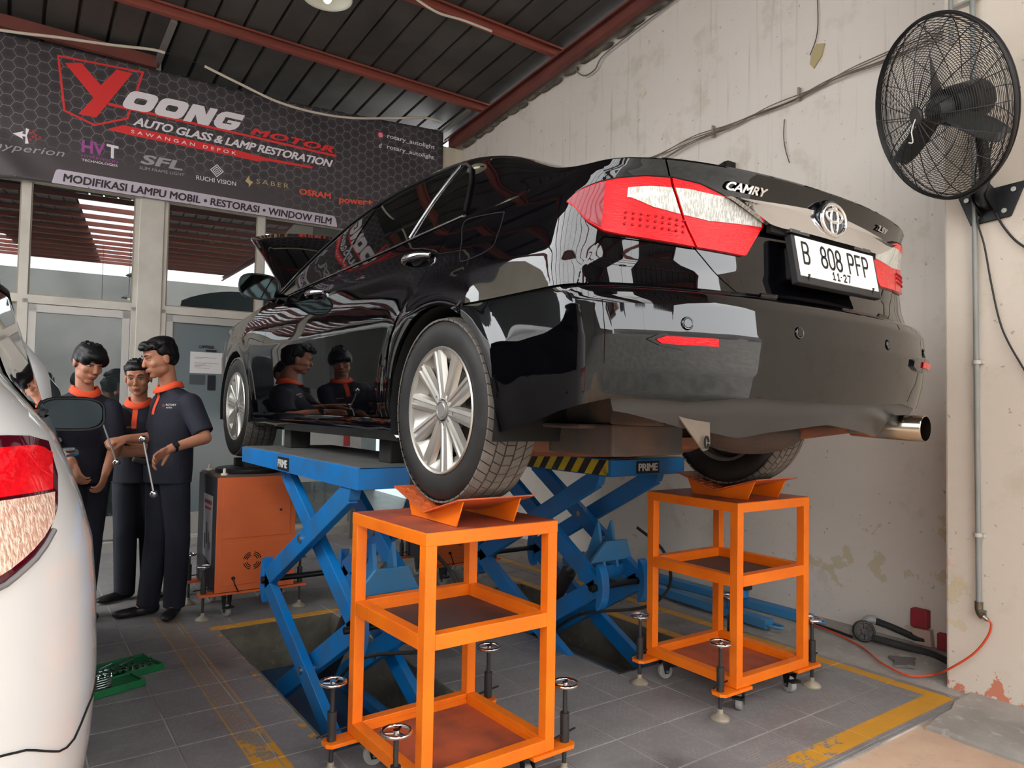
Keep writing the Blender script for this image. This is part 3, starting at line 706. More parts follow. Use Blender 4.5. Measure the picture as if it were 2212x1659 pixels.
def body(w, z):
    sj, tw, ta, ts = ring(z)
    if w >= sj: return (-side_w(w, z), w, z)
    a = float(np.interp(w, tw, ta)); s = float(np.interp(w, tw, ts))
    f = min(1, (sj - w) / .25); a += (side_w(sj, z) - float(np.interp(z, PZ, PW))) * (1 - f)
    return (-a, s, z)
def w_of_a(a, z):
    sj, tw, ta, ts = ring(z)
    return float(np.interp(a, ta, tw))
def body_n(w, z, off=0.):
    p = np.array(body(w, z))
    if off == 0: return tuple(p)
    e = .004
    du = np.array(body(w - e, z)) - np.array(body(w + e, z)); dv = np.array(body(w, z + e)) - np.array(body(w, z - e))
    n = np.cross(dv, du); n /= (np.linalg.norm(n) + 1e-12)
    if n[0] > .05 and w > -1.2: n = -n
    if w <= -1.2 and n[1] > 0: n = -n
    return tuple(p + n * off)
# greenhouse: section half-curve at station s
GS = [-.99, -.90, -.70, -.50, -.30, -.10, .20, .50, .80, 1.10, 1.40, 1.70, 1.95, 2.20, 2.45]
GZ = [1.048, 1.054, 1.068, 1.115, 1.20, 1.295, 1.392, 1.447, 1.472, 1.474, 1.446, 1.352, 1.24, 1.11, 1.0]
BS = [-1.0, -.7, -.35, 0, .5, 1.0, 1.5, 2.0, 2.2, 3.4]
BZ = [1.046, 1.046, 1.044, 1.03, 1.005, .985, .965, .955, .95, .86]
def belt_z(s): return float(np.interp(s, BS, BZ))
def roof_z(s):
    # smooth interpolation
    i = np.searchsorted(GS, s); i = min(max(i, 1), len(GS) - 1)
    x0, x1 = GS[i-1], GS[i]; y0, y1 = GZ[i-1], GZ[i]
    m = [0] * 2
    for q, j in enumerate((i-1, i)):
        if 0 < j < len(GS) - 1: m[q] = (GZ[j+1] - GZ[j-1]) / (GS[j+1] - GS[j-1])
        elif j == 0: m[q] = (GZ[1] - GZ[0]) / (GS[1] - GS[0])
        else: m[q] = (GZ[-1] - GZ[-2]) / (GS[-1] - GS[-2])
    t = min(max((s - x0) / (x1 - x0), 0), 1); h = x1 - x0
    return ((2*t**3-3*t**2+1)*y0 + (t**3-2*t**2+t)*h*m[0] + (-2*t**3+3*t**2)*y1 + (t**3-t**2)*h*m[1])
def cab(s, q):
    """q 0..1 from belt line to the centre line of the roof"""
    zb = belt_z(s); zr = max(roof_z(s), zb + .006); H = zr - zb
    ab = side_w(s, min(zb, 1.05)) - .012
    if s < ring(zb)[0]:
        sj, tw, ta, ts = ring(zb); o = np.argsort(ts); ab = float(np.interp(s, ts[o], ta[o])) - .012
    k = min(1, H / .40)
    at = ab - .47 * H - .02
    top = (max(at, .2), zb + H * .89)
    pts = [(ab, zb), (ab - (ab - top[0]) * .5 + .012 * k, zb + H * .45), top,
           (top[0] * .90, zb + H * .952), (top[0] * .72, zb + H * .972), (top[0] * .4, zb + H * .994), (0, zr)]
    cs = [0, .25, .5, .6, .72, .86, 1]
    # catmull-rom
    i = 1
    while i < len(cs) - 1 and q > cs[i]: i += 1
    t = (q - cs[i-1]) / (cs[i] - cs[i-1]); P = lambda j: pts[min(max(j, 0), len(pts) - 1)]
    def cr(c):
        p0, p1, p2, p3 = P(i-2)[c], P(i-1)[c], P(i)[c], P(i+1)[c]
        m1, m2 = (p2 - p0) / 2, (p3 - p1) / 2
        if i == len(pts) - 1: m2 = p2 - p1 if c == 0 else 0
        return (2*t**3-3*t**2+1)*p1 + (t**3-2*t**2+t)*m1 + (-2*t**3+3*t**2)*p2 + (t**3-t**2)*m2
    return (-cr(0), s, cr(1))
def cab_sz(s, z, off=0.):
    lo, hi = 0., .9
    for _ in range(22):
        m = (lo + hi) / 2
        if cab(s, m)[2] < z: lo = m
        else: hi = m
    q = (lo + hi) / 2; p = np.array(cab(s, q))
    if off == 0: return tuple(p)
    du = np.array(cab(s + .01, q)) - np.array(cab(s - .01, q)); dv = np.array(cab(s, q + .01)) - np.array(cab(s, max(q - .01, 0)))
    n = np.cross(du, dv); n /= np.linalg.norm(n) + 1e-12
    if n[0] > 0: n = -n
    return tuple(p + n * off)
# ---------------------------------------------------------------- black sedan on the stands
OC = Vector((2.149, 2.235, 1.004))           # rear axle line on the wheel-contact plane
car = thing('car', 'black sedan raised on two blue lifts, bonnet open, white number plate', 'car', (2.149, 3.62, 1.004))
def W(p): return Vector(p) + OC
def side_pts(sgn, p): return W((p[0]*(-sgn), p[1], p[2]))     # sgn -1 = left as computed, +1 mirrored
RA = .372
def archz(s, c=0.): 
    d = abs(s-c)
    return .334 + math.sqrt(max(RA*RA - d*d, 0)) if d < RA + .002 else -9
def bgrid(fn, wl, wr, zl, zh, nw, nz, off=0., skirt=.012, mirror=False):
    """patch of the body; returns (grid rows) with edges turned inward"""
    rows = []
    for i in range(-1, nw+2):
        row = []
        for j in range(-1, nz+2):
            u = min(max(i/nw, 0), 1); v = min(max(j/nz, 0), 1); edge = i < 0 or j < 0 or i > nw or j > nz
            if edge and not skirt: continue
            z = .6; w_ = 0
            for _ in range(7):
                a, b = wl(z) if callable(wl) else wl, wr(z) if callable(wr) else wr
                w_ = a + (b-a)*u
                c, d = zl(w_) if callable(zl) else zl, zh(w_) if callable(zh) else zh
                z = c + (d-c)*v
            p = fn(w_, z, off - (skirt if edge else 0)); row.append(p)
        if row: rows.append(row)
    return rows
def patch(name, m, parts, off=0., skirt=.012, both=True, par=None, label=None):
    out = []
    for sg in ((1, -1) if both else (0,)):
        mb = MB()
        for prt in parts:
            fn = prt.get('fn', body_n); g_ = bgrid(fn, prt['wl'], prt['wr'], prt['zl'], prt['zh'], prt['nw'], prt['nz'], off, skirt)
            if sg == 0:
                mb.grid([[W(p) for p in r] for r in g_]); mb.grid([[W((-p[0], p[1], p[2])) for p in r] for r in g_][::-1])
            else: mb.grid([[W((p[0]*sg, p[1], p[2])) for p in r] for r in g_])
        o = mb.build(name, m, par or car, smooth=38, outward=tuple(W((0, 1.0, .6))))
        if label: o['label'] = label
        out.append(o)
    return out
# seam curves (w as a function of z)
I = lambda xs, ys: (lambda x: float(np.interp(x, xs, ys)))
door_r = I([.28, .56, .62, .70, .80, .90, 1.04], [.385, .385, .355, .285, .16, .06, -.03])
door_m = I([.28, 1.04], [1.115, 1.155]); door_f = I([.28, .60, 1.0], [2.17, 2.12, 2.03])
quarter_top = lambda w_: belt_z(w_) if w_ > -.9 else 1.046
G = .0022
trunk_a = [(.66, .42), (.69, .43), (.726, .476), (.81, .558), (.90, .600), (1.0, .643), (1.06, .675)]
def wT(z): return w_of_a(float(np.interp(z, [t[0] for t in trunk_a], [t[1] for t in trunk_a])), z)
def bz(w_): return float(np.interp(-w_, [.20, .70, .735, .76, .95, 1.3], [.685, .692, .78, .822, .806, .806]))
def archw(w_): return max(archz(w_), archz(w_, 2.775), .30)
# trunk lid
def zlid(w_): return .684
patch('trunk_lid', PAINTK, [dict(wl=-1.4, wr=lambda z: wT(z)-G, zl=.684, zh=1.056, nw=46, nz=40)], both=False)
# quarter panels
patch('rear_quarter_panel', PAINTK, [dict(wl=-.745, wr=lambda z: door_r(z)-G, zl=lambda w_: max(archz(w_), .690 if w_ < -.19 else 0, .30), zh=quarter_top, nw=64, nz=34),
    dict(wl=lambda z: wT(z)+G, wr=-.745, zl=lambda w_: bz(w_)+.004, zh=quarter_top, nw=16, nz=26)], skirt=.008)
# bumper
lowedge = lambda w_: float(np.interp(-w_, [.372, .50, .70, .80, .90, .95, 1.1, 1.25, 1.4], [.268, .29, .345, .375, .372, .368, .385, .379, .378]))
patch('rear_bumper', PAINTK, [dict(wl=-1.4, wr=-.3735, zl=lowedge, zh=.682, nw=84, nz=40)], both=False, skirt=.010)
patch('bumper_side', PAINTK, [dict(wl=-.3735, wr=-.196, zl=lambda w_: max(archz(w_), .334), zh=.682, nw=12, nz=16)], skirt=.008)
patch('bumper_corner', PAINTK, [dict(wl=lambda z: wT(z)+G, wr=-.722, zl=.679, zh=bz, nw=18, nz=10)], skirt=.008)
# lower valance, dark, set in
def val(w_, z, off=0.): p = body_n(w_, z, off-.018); return p
patch('valance', mat('valance_grey', (52, 53, 54), .35, rgb2=(40, 40, 40), scale=3), [dict(fn=val, wl=-1.4, wr=-.80, zl=lambda w_: float(np.interp(-w_, [.8, .95, 1.1, 1.4], [.335, .285, .262, .30])), zh=lambda w_: lowedge(w_)+.012, nw=40, nz=8)], both=False, skirt=0)
# doors, front wing, sill
def door_zl(w_): return max(archz(w_), .302)
patch('rear_door', PAINTK, [dict(wl=lambda z: door_r(z)+G, wr=lambda z: door_m(z)-G, zl=.302, zh=belt_z, nw=34, nz=32)])
patch('front_door', PAINTK, [dict(wl=lambda z: door_m(z)+G, wr=lambda z: door_f(z)-G, zl=.302, zh=belt_z, nw=30, nz=32)])
patch('front_wing', PAINTK, [dict(wl=lambda z: door_f(z)+G, wr=3.30, zl=lambda w_: max(archz(w_, 2.775), .27), zh=lambda w_: belt_z(w_)+.02, nw=56, nz=26)])
def nose(w_, z, off=0.):
    """front end beyond s = 3.3, closing to the centre"""
    t = (w_-3.3)/.7; t = min(max(t, 0), 1); a0 = side_w(3.3, z); ph = t*math.pi/2
    a = a0*math.cos(ph)**(2/2.6) if t < 1 else 0; s = 3.3 + (.50 - .35*max(0, z-.55)**1.2)*math.sin(ph)**(2/2.2)
    return (-a, s, z)
patch('front_bumper', PAINTK, [dict(fn=nose, wl=3.3, wr=4.0, zl=.22, zh=.80, nw=30, nz=10)], both=False, skirt=0)
def sillf(w_, z, off=0.):
    v = (z-.20)/.10; a = side_w(w_, .33) - .004 - .045*(1-v)**2 + .008*math.sin(v*math.pi)
    return (-a, w_, z)
patch('sill', PAINTK, [dict(fn=sillf, wl=.375, wr=2.40, zl=.205, zh=.298, nw=24, nz=10)], skirt=0)
# wheel housings and underbody
for sg in (-1, 1):
    for c in (0, 2.775):
        P = []
        for i in range(25):
            a = math.radians(-15 + 210*i/24); y_, z_ = c + RA*math.cos(a), .334 + RA*math.sin(a)
            P.append([W((sg*.895, y_, z_)), W((sg*.885, y_, z_)), W((sg*.60, y_, z_))])
        MB().grid(P).build('wheel_housing', SHADOW, car, smooth=50)
mb = MB(); mb.box(W((-.60, -.80, .30)), W((.60, 3.4, .40))); mb.box(W((-.80, .42, .225)), W((.80, 2.30, .26)))
mb.box(W((-.62, -.62, .20)), W((-.30, -.30, .30))); mb.box(W((-.62, -.80, .30)), W((.62, -.60, .40)))
for k in range(7): mb.box(W((-.70+.2*k, -.55, .285)), W((-.62+.2*k, 2.2, .30)))
mb.box(W((-.84, .4, .26)), W((.84, 2.35, .55))); mb.box(W((-.60, -.5, .4)), W((.60, 3.3, .9)))
mb.build('underbody', UNDER, car, bevel=.01)
mb = MB()
mb.tube([W((-.70, .06, .28)), W((-.45, .0, .22)), W((0, -.05, .21)), W((.45, .0, .22)), W((.70, .06, .28))], [.045, .06, .06, .06, .045], 8)
mb.box(W((-.42, -.16, .20)), W((.42, .02, .235))); mb.bar(W((-.5, .3, .2)), W((.5, .3, .2)), .08, .05)
mb.build('rear_subframe', RUST, car, smooth=40)
mb = MB()      # towing hook under the left corner
hk = [(-.61, -.86, .335), (-.50, -.90, .33), (-.505, -.90, .24), (-.525, -.90, .215), (-.545, -.90, .215), (-.565, -.90, .24), (-.60, -.90, .30)]
hook_m = mat('hook_steel', (86, 82, 76), .55, metal=.2, rgb2=(110, 92, 74), scale=9)
mb.prism([W((-.64, -.885, .345)), W((-.515, -.905, .345)), W((-.512, -.905, .252)), W((-.522, -.905, .236)), W((-.54, -.905, .232)), W((-.556, -.905, .245))], (0, .006, 0))
mb.build('towing_hook', hook_m, car, bevel=.002)
MB().tube([W((-.537+.008*math.cos(t), -.912, .258+.016*math.sin(t))) for t in [k*.6 for k in range(11)]], .0035, 6).build('hook_eye', SHADOW, car)
# greenhouse shell
P = []
ss = [-.955 + (2.45+.955)*i/90 for i in range(91)]
for s in ss:
    P.append([cab(s, j/26) for j in range(27)])
mb = MB(); mb.grid([[W(p) for p in r] for r in P]); mb.grid([[W((-p[0], p[1], p[2])) for p in r] for r in P][::-1])
mb.build('roof', PAINTK, car, smooth=40, outward=tuple(W((0, .8, .7))))
# cowl and engine bay filler
MB().box(W((-.72, 2.40, .62)), W((.72, 3.35, .86))).build('engine_bay', SHADOW, car)
# bonnet, raised
mb = MB(); P = []
hb = Vector((0, 2.24, 1.00)); ang = math.radians(29.5)
for i in range(13):
    t = i/12; L = 1.26*t; row = []
    for j in range(13):
        x = -1 + 2*j/12; wd = .74 - .05*t - .02*abs(x)**6; L2 = L + .18*t*(1-x*x)
        y_ = hb.y + L2*math.cos(ang); z_ = hb.z + L2*math.sin(ang) + .055*(1-x*x) + .03*math.sin(math.pi*t)
        row.append(W((x*wd, y_, z_)))
    P.append(row)
mb.grid(P); mb.build('bonnet', PAINTK, car, smooth=50, solid=.02)
MB().cyl(W((.62, 3.2, .85)), W((.60, 3.1, 1.32)), .006, 8).build('bonnet_prop', BLACKM, car)
# windows (dark film) laid on the cabin surface
TRIM = mat('window_trim', (24, 24, 26), .25)
dlo_lo = I([-.03, .5, 1.0, 2.1], [1.043, 1.022, 1.005, .975])
dlo_hi = I([-.02, .02, .08, .16, .24, .34, .6, .9, 1.2, 1.45, 1.7, 1.9, 2.10], [1.05, 1.12, 1.21, 1.29, 1.335, 1.358, 1.380, 1.388, 1.372, 1.325, 1.23, 1.135, 1.0])
def cabn(w_, z, off=0.): return cab_sz(w_, z, off)
qd = I([1.0, 1.37], [.40, .29])
for nm, a, b in (('rear_quarter_window', -.015, lambda z: qd(z)-.008), ('rear_door_window', lambda z: qd(z)+.008, 1.07), ('front_door_window', 1.15, 2.06)):
    patch(nm, GLASSK, [dict(fn=cabn, wl=a, wr=b, zl=dlo_lo, zh=lambda w_: max(dlo_hi(w_), dlo_lo(w_)+.004), nw=26, nz=12)], off=.004, skirt=.004)
GREYL = mat('trim_highlight', (120, 120, 122), .2, metal=.8)
for sg in (1, -1):
    def q3(s, z, o=.007): p = cab_sz(s, z, o); return W((p[0]*sg, p[1], p[2]))
    top = [(s, dlo_hi(s)+.006) for s in [-.022, .0, .02, .05, .08, .12, .16, .20, .24, .29, .34, .45, .6, .75, .9, 1.05, 1.2, 1.33, 1.45, 1.58, 1.7, 1.8, 1.9, 2.0, 2.1]]
    mb = MB().tube([q3(*p) for p in top], .007, 6); mb.build('window_frame', TRIM, car, smooth=60)
    mb = MB().tube([q3(s, dlo_lo(s)-.004, .009) for s in [-.022+.1*k for k in range(22)]], .0045, 6); mb.build('belt_moulding', GREYL, car, smooth=60)
    mb = MB().tube([q3(qd(z), z, .008) for z in [1.035, 1.1, 1.2, 1.3, 1.355]], .006, 6); mb.build('window_divider', GREYL, car, smooth=60)
# rear window and aerial fin silhouettes
def rw(t, x, off=.004):
    s = -.42 + .55*t; zr_ = None; p = cab(s, 1 - .42*abs(x)) ; return (p[0]*(1 if x < 0 else -1), s, p[2]+off)
P = [[W(rw(i/12, -1+2*j/16)) for j in range(17)] for i in range(13)]
MB().grid(P).build('rear_window', GLASSK, car, smooth=50, outward=tuple(W((0, .8, .2))))
# door handles
for sg in (1, -1):
    for s0 in (.20, 1.30):
        mb = MB(); pts = []; a = side_w(s0, .905)
        for k in range(9):
            t = k/8; pts.append(W((-(a + .004 + .034*math.sin(math.pi*t)**.6)*sg, s0 - .10 + .20*t, .912 + .004*math.sin(math.pi*t))))
        mb.tube(pts, [.010, .0125, .014, .0145, .0145, .0145, .014, .0125, .010], 10); h = mb.build('door_handle', CHROME, car, smooth=60)
        mb = MB().sphere(W((-(a-.012)*sg, s0, .905)), (.02, .065, .035), 14, 8); mb.build('handle_cup', SHADOW, h, smooth=60)
# mirrors
for sg in (1, -1):
    mb = MB(); c = W((-1.02*sg, 1.80, 1.00)); P = []
    for i in range(18):
        a = 2*math.pi*i/18; row = []
        for j in range(9):
            t = j/8; r = math.sin(math.pi*(.5+.5*t)) ** .55 if t < 1 else 0
            row.append(c + Vector((.115*math.copysign(abs(math.cos(a))**.7, math.cos(a))*r, .0 + .10*t, .072*math.copysign(abs(math.sin(a))**.7, math.sin(a))*r)))
        P.append(row)
    mb.grid(P, 0, True); mb.bar(W((-.86*sg, 1.86, .945)), W((-.95*sg, 1.83, .965)), .10, .035)
    h = mb.build('door_mirror', PAINTK, car, smooth=60)
    mb = MB(); mb.add([c + Vector((.108*math.copysign(abs(math.cos(t*math.pi/12))**.7, math.cos(t*math.pi/12)), -.002, .065*math.copysign(abs(math.sin(t*math.pi/12))**.7, math.sin(t*math.pi/12)))) for t in range(24)], [tuple(range(24))])
    mb.build('mirror_glass', mat('mirror_glass', (44, 54, 54), .03, metal=1), h)
    MB().tube([c + Vector((.112*math.copysign(abs(math.cos(t*math.pi/12))**.7, math.cos(t*math.pi/12)), -.004, .069*math.copysign(abs(math.sin(t*math.pi/12))**.7, math.sin(t*math.pi/12)))) for t in range(24)], .005, 6, closed=True).build('mirror_rim', BLACK, h, smooth=60)
# fuel flap outline
fp = [(-.075, 1.0), (-.11, 1.012), (-.32, .985), (-.35, .965), (-.345, .90), (-.315, .86), (-.16, .845), (-.125, .865), (-.115, .92)]
MB().tube([W(body_n(a, b, .0005)) for a, b in [(p.x, p.y) for p in smooth_path([(x, y, 0) for x, y in fp + fp[:1]], 6)]], .0022, 5).build('fuel_flap_gap', SHADOW, car)
# shoulder crease highlights: slim moulding line from bumper seam over the arch
# ---- tail lamps
LR = mat('lamp_red', (226, 0, 12), .10, spec=.35, coat=.0, rgb2=(178, 2, 12), scale=1., amt=.7, bump=.25, bscale=2, stretch=(40, 40, 120))
LRD = mat('lamp_dark_red', (120, 4, 24), .06, spec=.35)
LC = mat('lamp_clear', (226, 226, 218), .12, metal=.5, coat=1., rgb2=(150, 150, 142), scale=1., amt=.7, bump=.5, bscale=3, lo=.42, hi=.58, stretch=(230, 230, 60))
tail_hi = I([-1.20, -1.161, -1.037, -.968, -.894, -.832, -.775, -.736, -.70, -.685, -.672], [.912, .914, .973, .994, 1.002, .998, .988, .976, .958, .945, .93])
tail_lo = I([-1.161, -1.11, -.971, -.859, -.80, -.759, -.72, -.70, -.685, -.672], [.902, .805, .812, .822, .829, .838, .868, .897, .918, .928])
wh_hi = I([-1.161, -1.037, -.94, -.893, -.85, -.80], [.914, .970, .978, .976, .974, .963]); wh_lo = I([-1.161, -1.0, -.93, -.86, -.81], [.903, .893, .902, .915, .936])
for sg in (1, -1):
    def bl(name, m, wl, wr, zl, zh, off, nw=18, nz=8, par=None, skirt=.012):
        g_ = bgrid(body_n, wl, wr, zl, zh, nw, nz, off, skirt); mb = MB().grid([[W((p[0]*sg, p[1], p[2])) for p in r] for r in g_])
        return mb.build(name, m, par or car, smooth=38, outward=tuple(W((0, .6, .9))))
    seam = lambda z: wT(z)
    L1 = bl('tail_lamp', LR, lambda z: seam(z)+.003, -.672, tail_lo, tail_hi, .010, 30, 12)
    L2 = bl('lid_lamp', LR, -1.161, lambda z: seam(z)-.003, tail_lo, tail_hi, .010, 26, 12)
    bl('clear_lens', LC, lambda z: seam(z)+.004, -.80, wh_lo, wh_hi, .013, 12, 6, L1, .004)
    bl('clear_lens', LC, -1.155, lambda z: seam(z)-.004, wh_lo, wh_hi, .013, 20, 6, L2, .004)
    bl('dark_lens', LRD, -.752, -.676, lambda w_: tail_lo(w_)+.004, lambda w_: tail_hi(w_)-.004, .013, 10, 6, L1, .003)
    mb = MB()
    for k, zz in enumerate((.86, .878, .893)):
        for q in range(9):
            w_ = -.80 - .017*q; p = body_n(w_, zz - .006*q*.2, .012); mb.sphere(W((p[0]*sg, p[1], p[2])), .0042, 6, 4)
    mb.build('led_rows', mat('led_red', (150, 0, 10), .2), L1, kind='stuff', smooth=60)
    mb = MB().tube([W((p[0]*sg, p[1], p[2])) for p in [body_n(w_, tail_hi(w_)+.003, .006) for w_ in [-1.16+.488*k/30 for k in range(31)]]], .0025, 5); mb.build('lamp_edge', SHADOW, car)
    # reflector pod in the bumper
    pz = I([-1.085, -1.05, -1.0, -.95, -.90, -.878], [.520, .507, .504, .506, .518, .532]); pzh = I([-1.085, -1.05, -1.0, -.95, -.90, -.878], [.545, .552, .555, .556, .548, .534])
    pod = bl('reflector_pod', BLACKM if False else PAINTK, -1.085, -.878, pz, pzh, .010, 20, 8)
    bl('reflector', LR, -1.015, -.892, I([-1.015, -.93, -.90, -.892], [.522, .522, .524, .532]), I([-1.015, -.91, -.892], [.543, .543, .534]), .016, 14, 5, pod, .004)
# chrome garnish with side return
gar_hi = I([-1.4, -1.3, -1.161, -1.05, -1.03], [.992, .990, .981, .976, .972]); gar_lo = I([-1.4, -1.28, -1.20, -1.161, -1.05, -1.03], [.904, .906, .904, .908, .962, .970])
CH2 = mat('satin_chrome', (214, 214, 216), .10, metal=1)
def gar(w_, z, off=0.):
    t = (z - gar_lo(w_))/max(gar_hi(w_)-gar_lo(w_), .004); return body_n(w_, z, off + .004 + .030*(1-min(max(t, 0), 1)))
patch('chrome_garnish', CH2, [dict(fn=gar, wl=-1.4, wr=-1.035, zl=gar_lo, zh=gar_hi, nw=30, nz=10)], off=.008, both=False, skirt=.02)
# plate recess
rec = [(-.33, .905), (.33, .905), (.37, .74), (.31, .718), (-.31, .718), (-.37, .74)]
mb = MB()
mb.box(W((-.30, -.952, .886)), W((.30, -.935, .912))); mb.build('plate_lamp_housing', SHADOW, car)
mb = MB()
for x in (-.18, .18): MB().box(W((x-.05, -.972, .893)), W((x+.05, -.946, .905))).build('plate_lamp', mat('lamp_cover', (60, 60, 62), .2), car, bevel=.002)
# licence plate
tilt = math.radians(10); PX = Vector((1, 0, 0)); PZV = Vector((0, math.sin(tilt), math.cos(tilt))); PN = Vector((0, -math.cos(tilt), math.sin(tilt)))
pc = W((.0, -.985, .815))
def pl(mb, x0, x1, z0, z1, o0, o1): 
    M = Matrix((PX, -PN, PZV)).transposed().to_4x4(); M.translation = pc; return mb.box((x0, -o1, z0), (x1, -o0, z1), 0, M)
pf = pl(MB(), -.238, .238, -.083, .070, -.02, .006); pl(pf, -.20, .20, -.05, .05, -.06, -.015)
plate = pf.build('number_plate', BLACK, car, bevel=.004, label='white number plate in black holder')
pl(MB(), -.224, .224, -.060, .066, .004, .0085).build('plate_face', mat('plate_white', (238, 238, 232), .35), plate, bevel=.004)
def pp(x, z, o=.0095): return pc + PX*x + PZV*z + PN*o
PTXT = mat('plate_black', (20, 20, 20), .5)
def strokes(mb, L, x, z, w_, h, th):
    for a in L:
        pts = [Vector((x + p[0]*w_, z + p[1]*h)) for p in a]
        for i in range(len(pts)-1):
            d = (pts[i+1]-pts[i]); 
            if d.length < 1e-6: continue
            d.normalize(); n = Vector((-d.y, d.x))*th/2; e = d*th*.35
            q = [pts[i]-e+n, pts[i]-e-n, pts[i+1]+e-n, pts[i+1]+e+n]; mb.add([pp(v.x, v.y) for v in q], [(0, 1, 2, 3)])
def arc(cx, cy, rx, ry, a0, a1, n=8): return [(cx+rx*math.cos(math.radians(a0+(a1-a0)*k/n)), cy+ry*math.sin(math.radians(a0+(a1-a0)*k/n))) for k in range(n+1)]
GL = {'B': [[(0, 0), (0, 1), (.6, 1)] + arc(.6, .76, .4, .24, 90, -90) + [(.1, .52)], [(.5, .52)] + arc(.55, .26, .45, .26, 90, -90) + [(0, 0)]],
      '8': [arc(.5, .75, .42, .25, 0, 360, 16), arc(.5, .26, .5, .26, 0, 360, 16)], '0': [arc(.5, .7, .5, .3, 0, 180) + arc(.5, .3, .5, .3, 180, 360) + [(1, .7)]],
      'P': [[(0, 0), (0, 1), (.6, 1)] + arc(.6, .74, .4, .26, 90, -90) + [(0, .48)]], 'F': [[(0, 0), (0, 1), (.95, 1)], [(0, .54), (.75, .54)]],
      '1': [[(.2, .75), (.55, 1), (.55, 0)], [(.1, 0), (.95, 0)]], '2': [arc(.5, .72, .45, .28, 160, -30) + [(.05, 0), (1, 0)]], '7': [[(0, 1), (1, 1), (.35, 0)]]}
mb = MB()
for ch, x in zip('B808PFP', (-.197, -.100, -.058, -.016, .058, .103, .146)): 
    mb = MB(); strokes(mb, GL[ch], x, -.018, .030, .066, .0085); mb.build('plate_letter', PTXT, plate)
mb = MB()
for ch, x in zip('1127', (-.052, -.026, .012, .037)): strokes(mb, GL[ch], x, -.052, .015, .023, .0052)
mb.sphere(pp(-.003, -.040), .0025, 6, 4)
mb.build('plate_date', PTXT, plate)
mb = MB()
for x in (-.185, .185): mb.bar(pp(x, -.078, .0), pp(x, -.052, .010), .006, .008, up=(0, -1, 0))
mb.build('plate_clip', BLACKM, plate)
# badges
def surf(a, z, off): 
    w_ = w_of_a(abs(a), z); p = body_n(w_, z, off); return W((math.copysign(abs(p[0]), a), p[1], p[2]))
def badge(name, body, x0, x1, z0, z1, off=.02, sp=1., sh=0.):
    vs, fs, a0, a1, b0, b1 = text_mesh(body, off, sp); mb = MB(); lo = b0 if b0 > -.06 else 0
    for o_, rev in ((.004, 0), (.0075, 1)):
        P = []
        for v in vs:
            z = z0 + (z1-z0)*(v.y-lo)/(b1-lo); x = x0 + (x1-x0)*(v.x-a0)/(a1-a0) + sh*(v.y-lo); P.append(surf(x, z, o_ + v.z))
        mb.add(P, fs)
    return mb.build(name, CHROME, car)
badge('model_badge', 'CAMRY', -.470, -.315, .992, 1.016, .055, 1.0, .006)
badge('engine_badge', '2.5V', .335, .415, .998, 1.016, .04)
em = surf(.0, .955, .0) + Vector((0, 0, .012)); ec = em + Vector((0, -.034, 0)); mb = MB()
def ell(cx, cz, rx, rz, r, n=28): mb.tube([ec + Vector((cx+rx*math.cos(2*math.pi*k/n), .0, cz+rz*math.sin(2*math.pi*k/n))) for k in range(n)], r, 7, closed=True)
ell(0, 0, .068, .050, .0065); ell(0, .012, .046, .020, .0058); ell(0, -.002, .020, .044, .0058)
mb.build('emblem', CHROME, car, smooth=60)
mb = MB(); mb.lathe([(0, .0), (.062, 0), (.066, .006), (.060, .03)], ec + Vector((0, .002, 0)), (0, 1, 0), 28); 
o = mb.build('emblem_base', mat('emblem_dark', (90, 92, 96), .15, metal=.8), car, smooth=40)
# parking sensors, exhaust
for x in (-.66, -.256, .256, .66):
    p = surf(x, .580, .002); p2 = surf(x, .580, .012); q = (p2-p).normalized()
    MB().lathe([(.0, .003), (.012, .003), (.0135, .0), (.017, .002), (.0185, 0)], p, q, 20).build('parking_sensor', PAINTK, car, smooth=30)
    MB().tube([p + q*.002 + (q.orthogonal().normalized()*math.cos(t*.35) + q.cross(q.orthogonal().normalized())*math.sin(t*.35))*.0150 for t in range(18)], .0011, 5, closed=True).build('sensor_ring', GREYL, car)
ex0, ex1 = W((.46, -.78, .305)), W((.47, -1.035, .300))
mb = MB(); d = (ex1-ex0).normalized(); M_ = []
mb.lathe([(.040, 0), (.044, .10), (.046, .255), (.043, .258), (.041, .22), (.038, .02)], ex0, d, 28); mb.build('exhaust_tip', mat('exhaust_steel', (170, 160, 145), .16, metal=1), car, smooth=50)
MB().lathe([(0, .05), (.040, .05)], ex0, d, 24).build('exhaust_bore_disc', SHADOW, car)  # dark disc closing off the pipe bore
MB().tube([W((.3, -.3, .26)), W((.36, -.6, .27)), ex0], .028, 10).build('exhaust_pipe', RUST, car, smooth=60)
MB().sphere(W((.22, -.50, .27)), (.26, .16, .085), 20, 10).build('silencer', UNDER, car, smooth=60)
# front badge letters on the wing
mb = MB(); vs, fs, a0, a1, b0, b1 = text_mesh('VVTi', .03, 1.)
mb.add([W(body_n(2.45 - .10*(v.x-a0)/(a1-a0), .80 + .022*v.y/.7, .005)) for v in vs], fs); mb.build('wing_badge', CHROME, car)
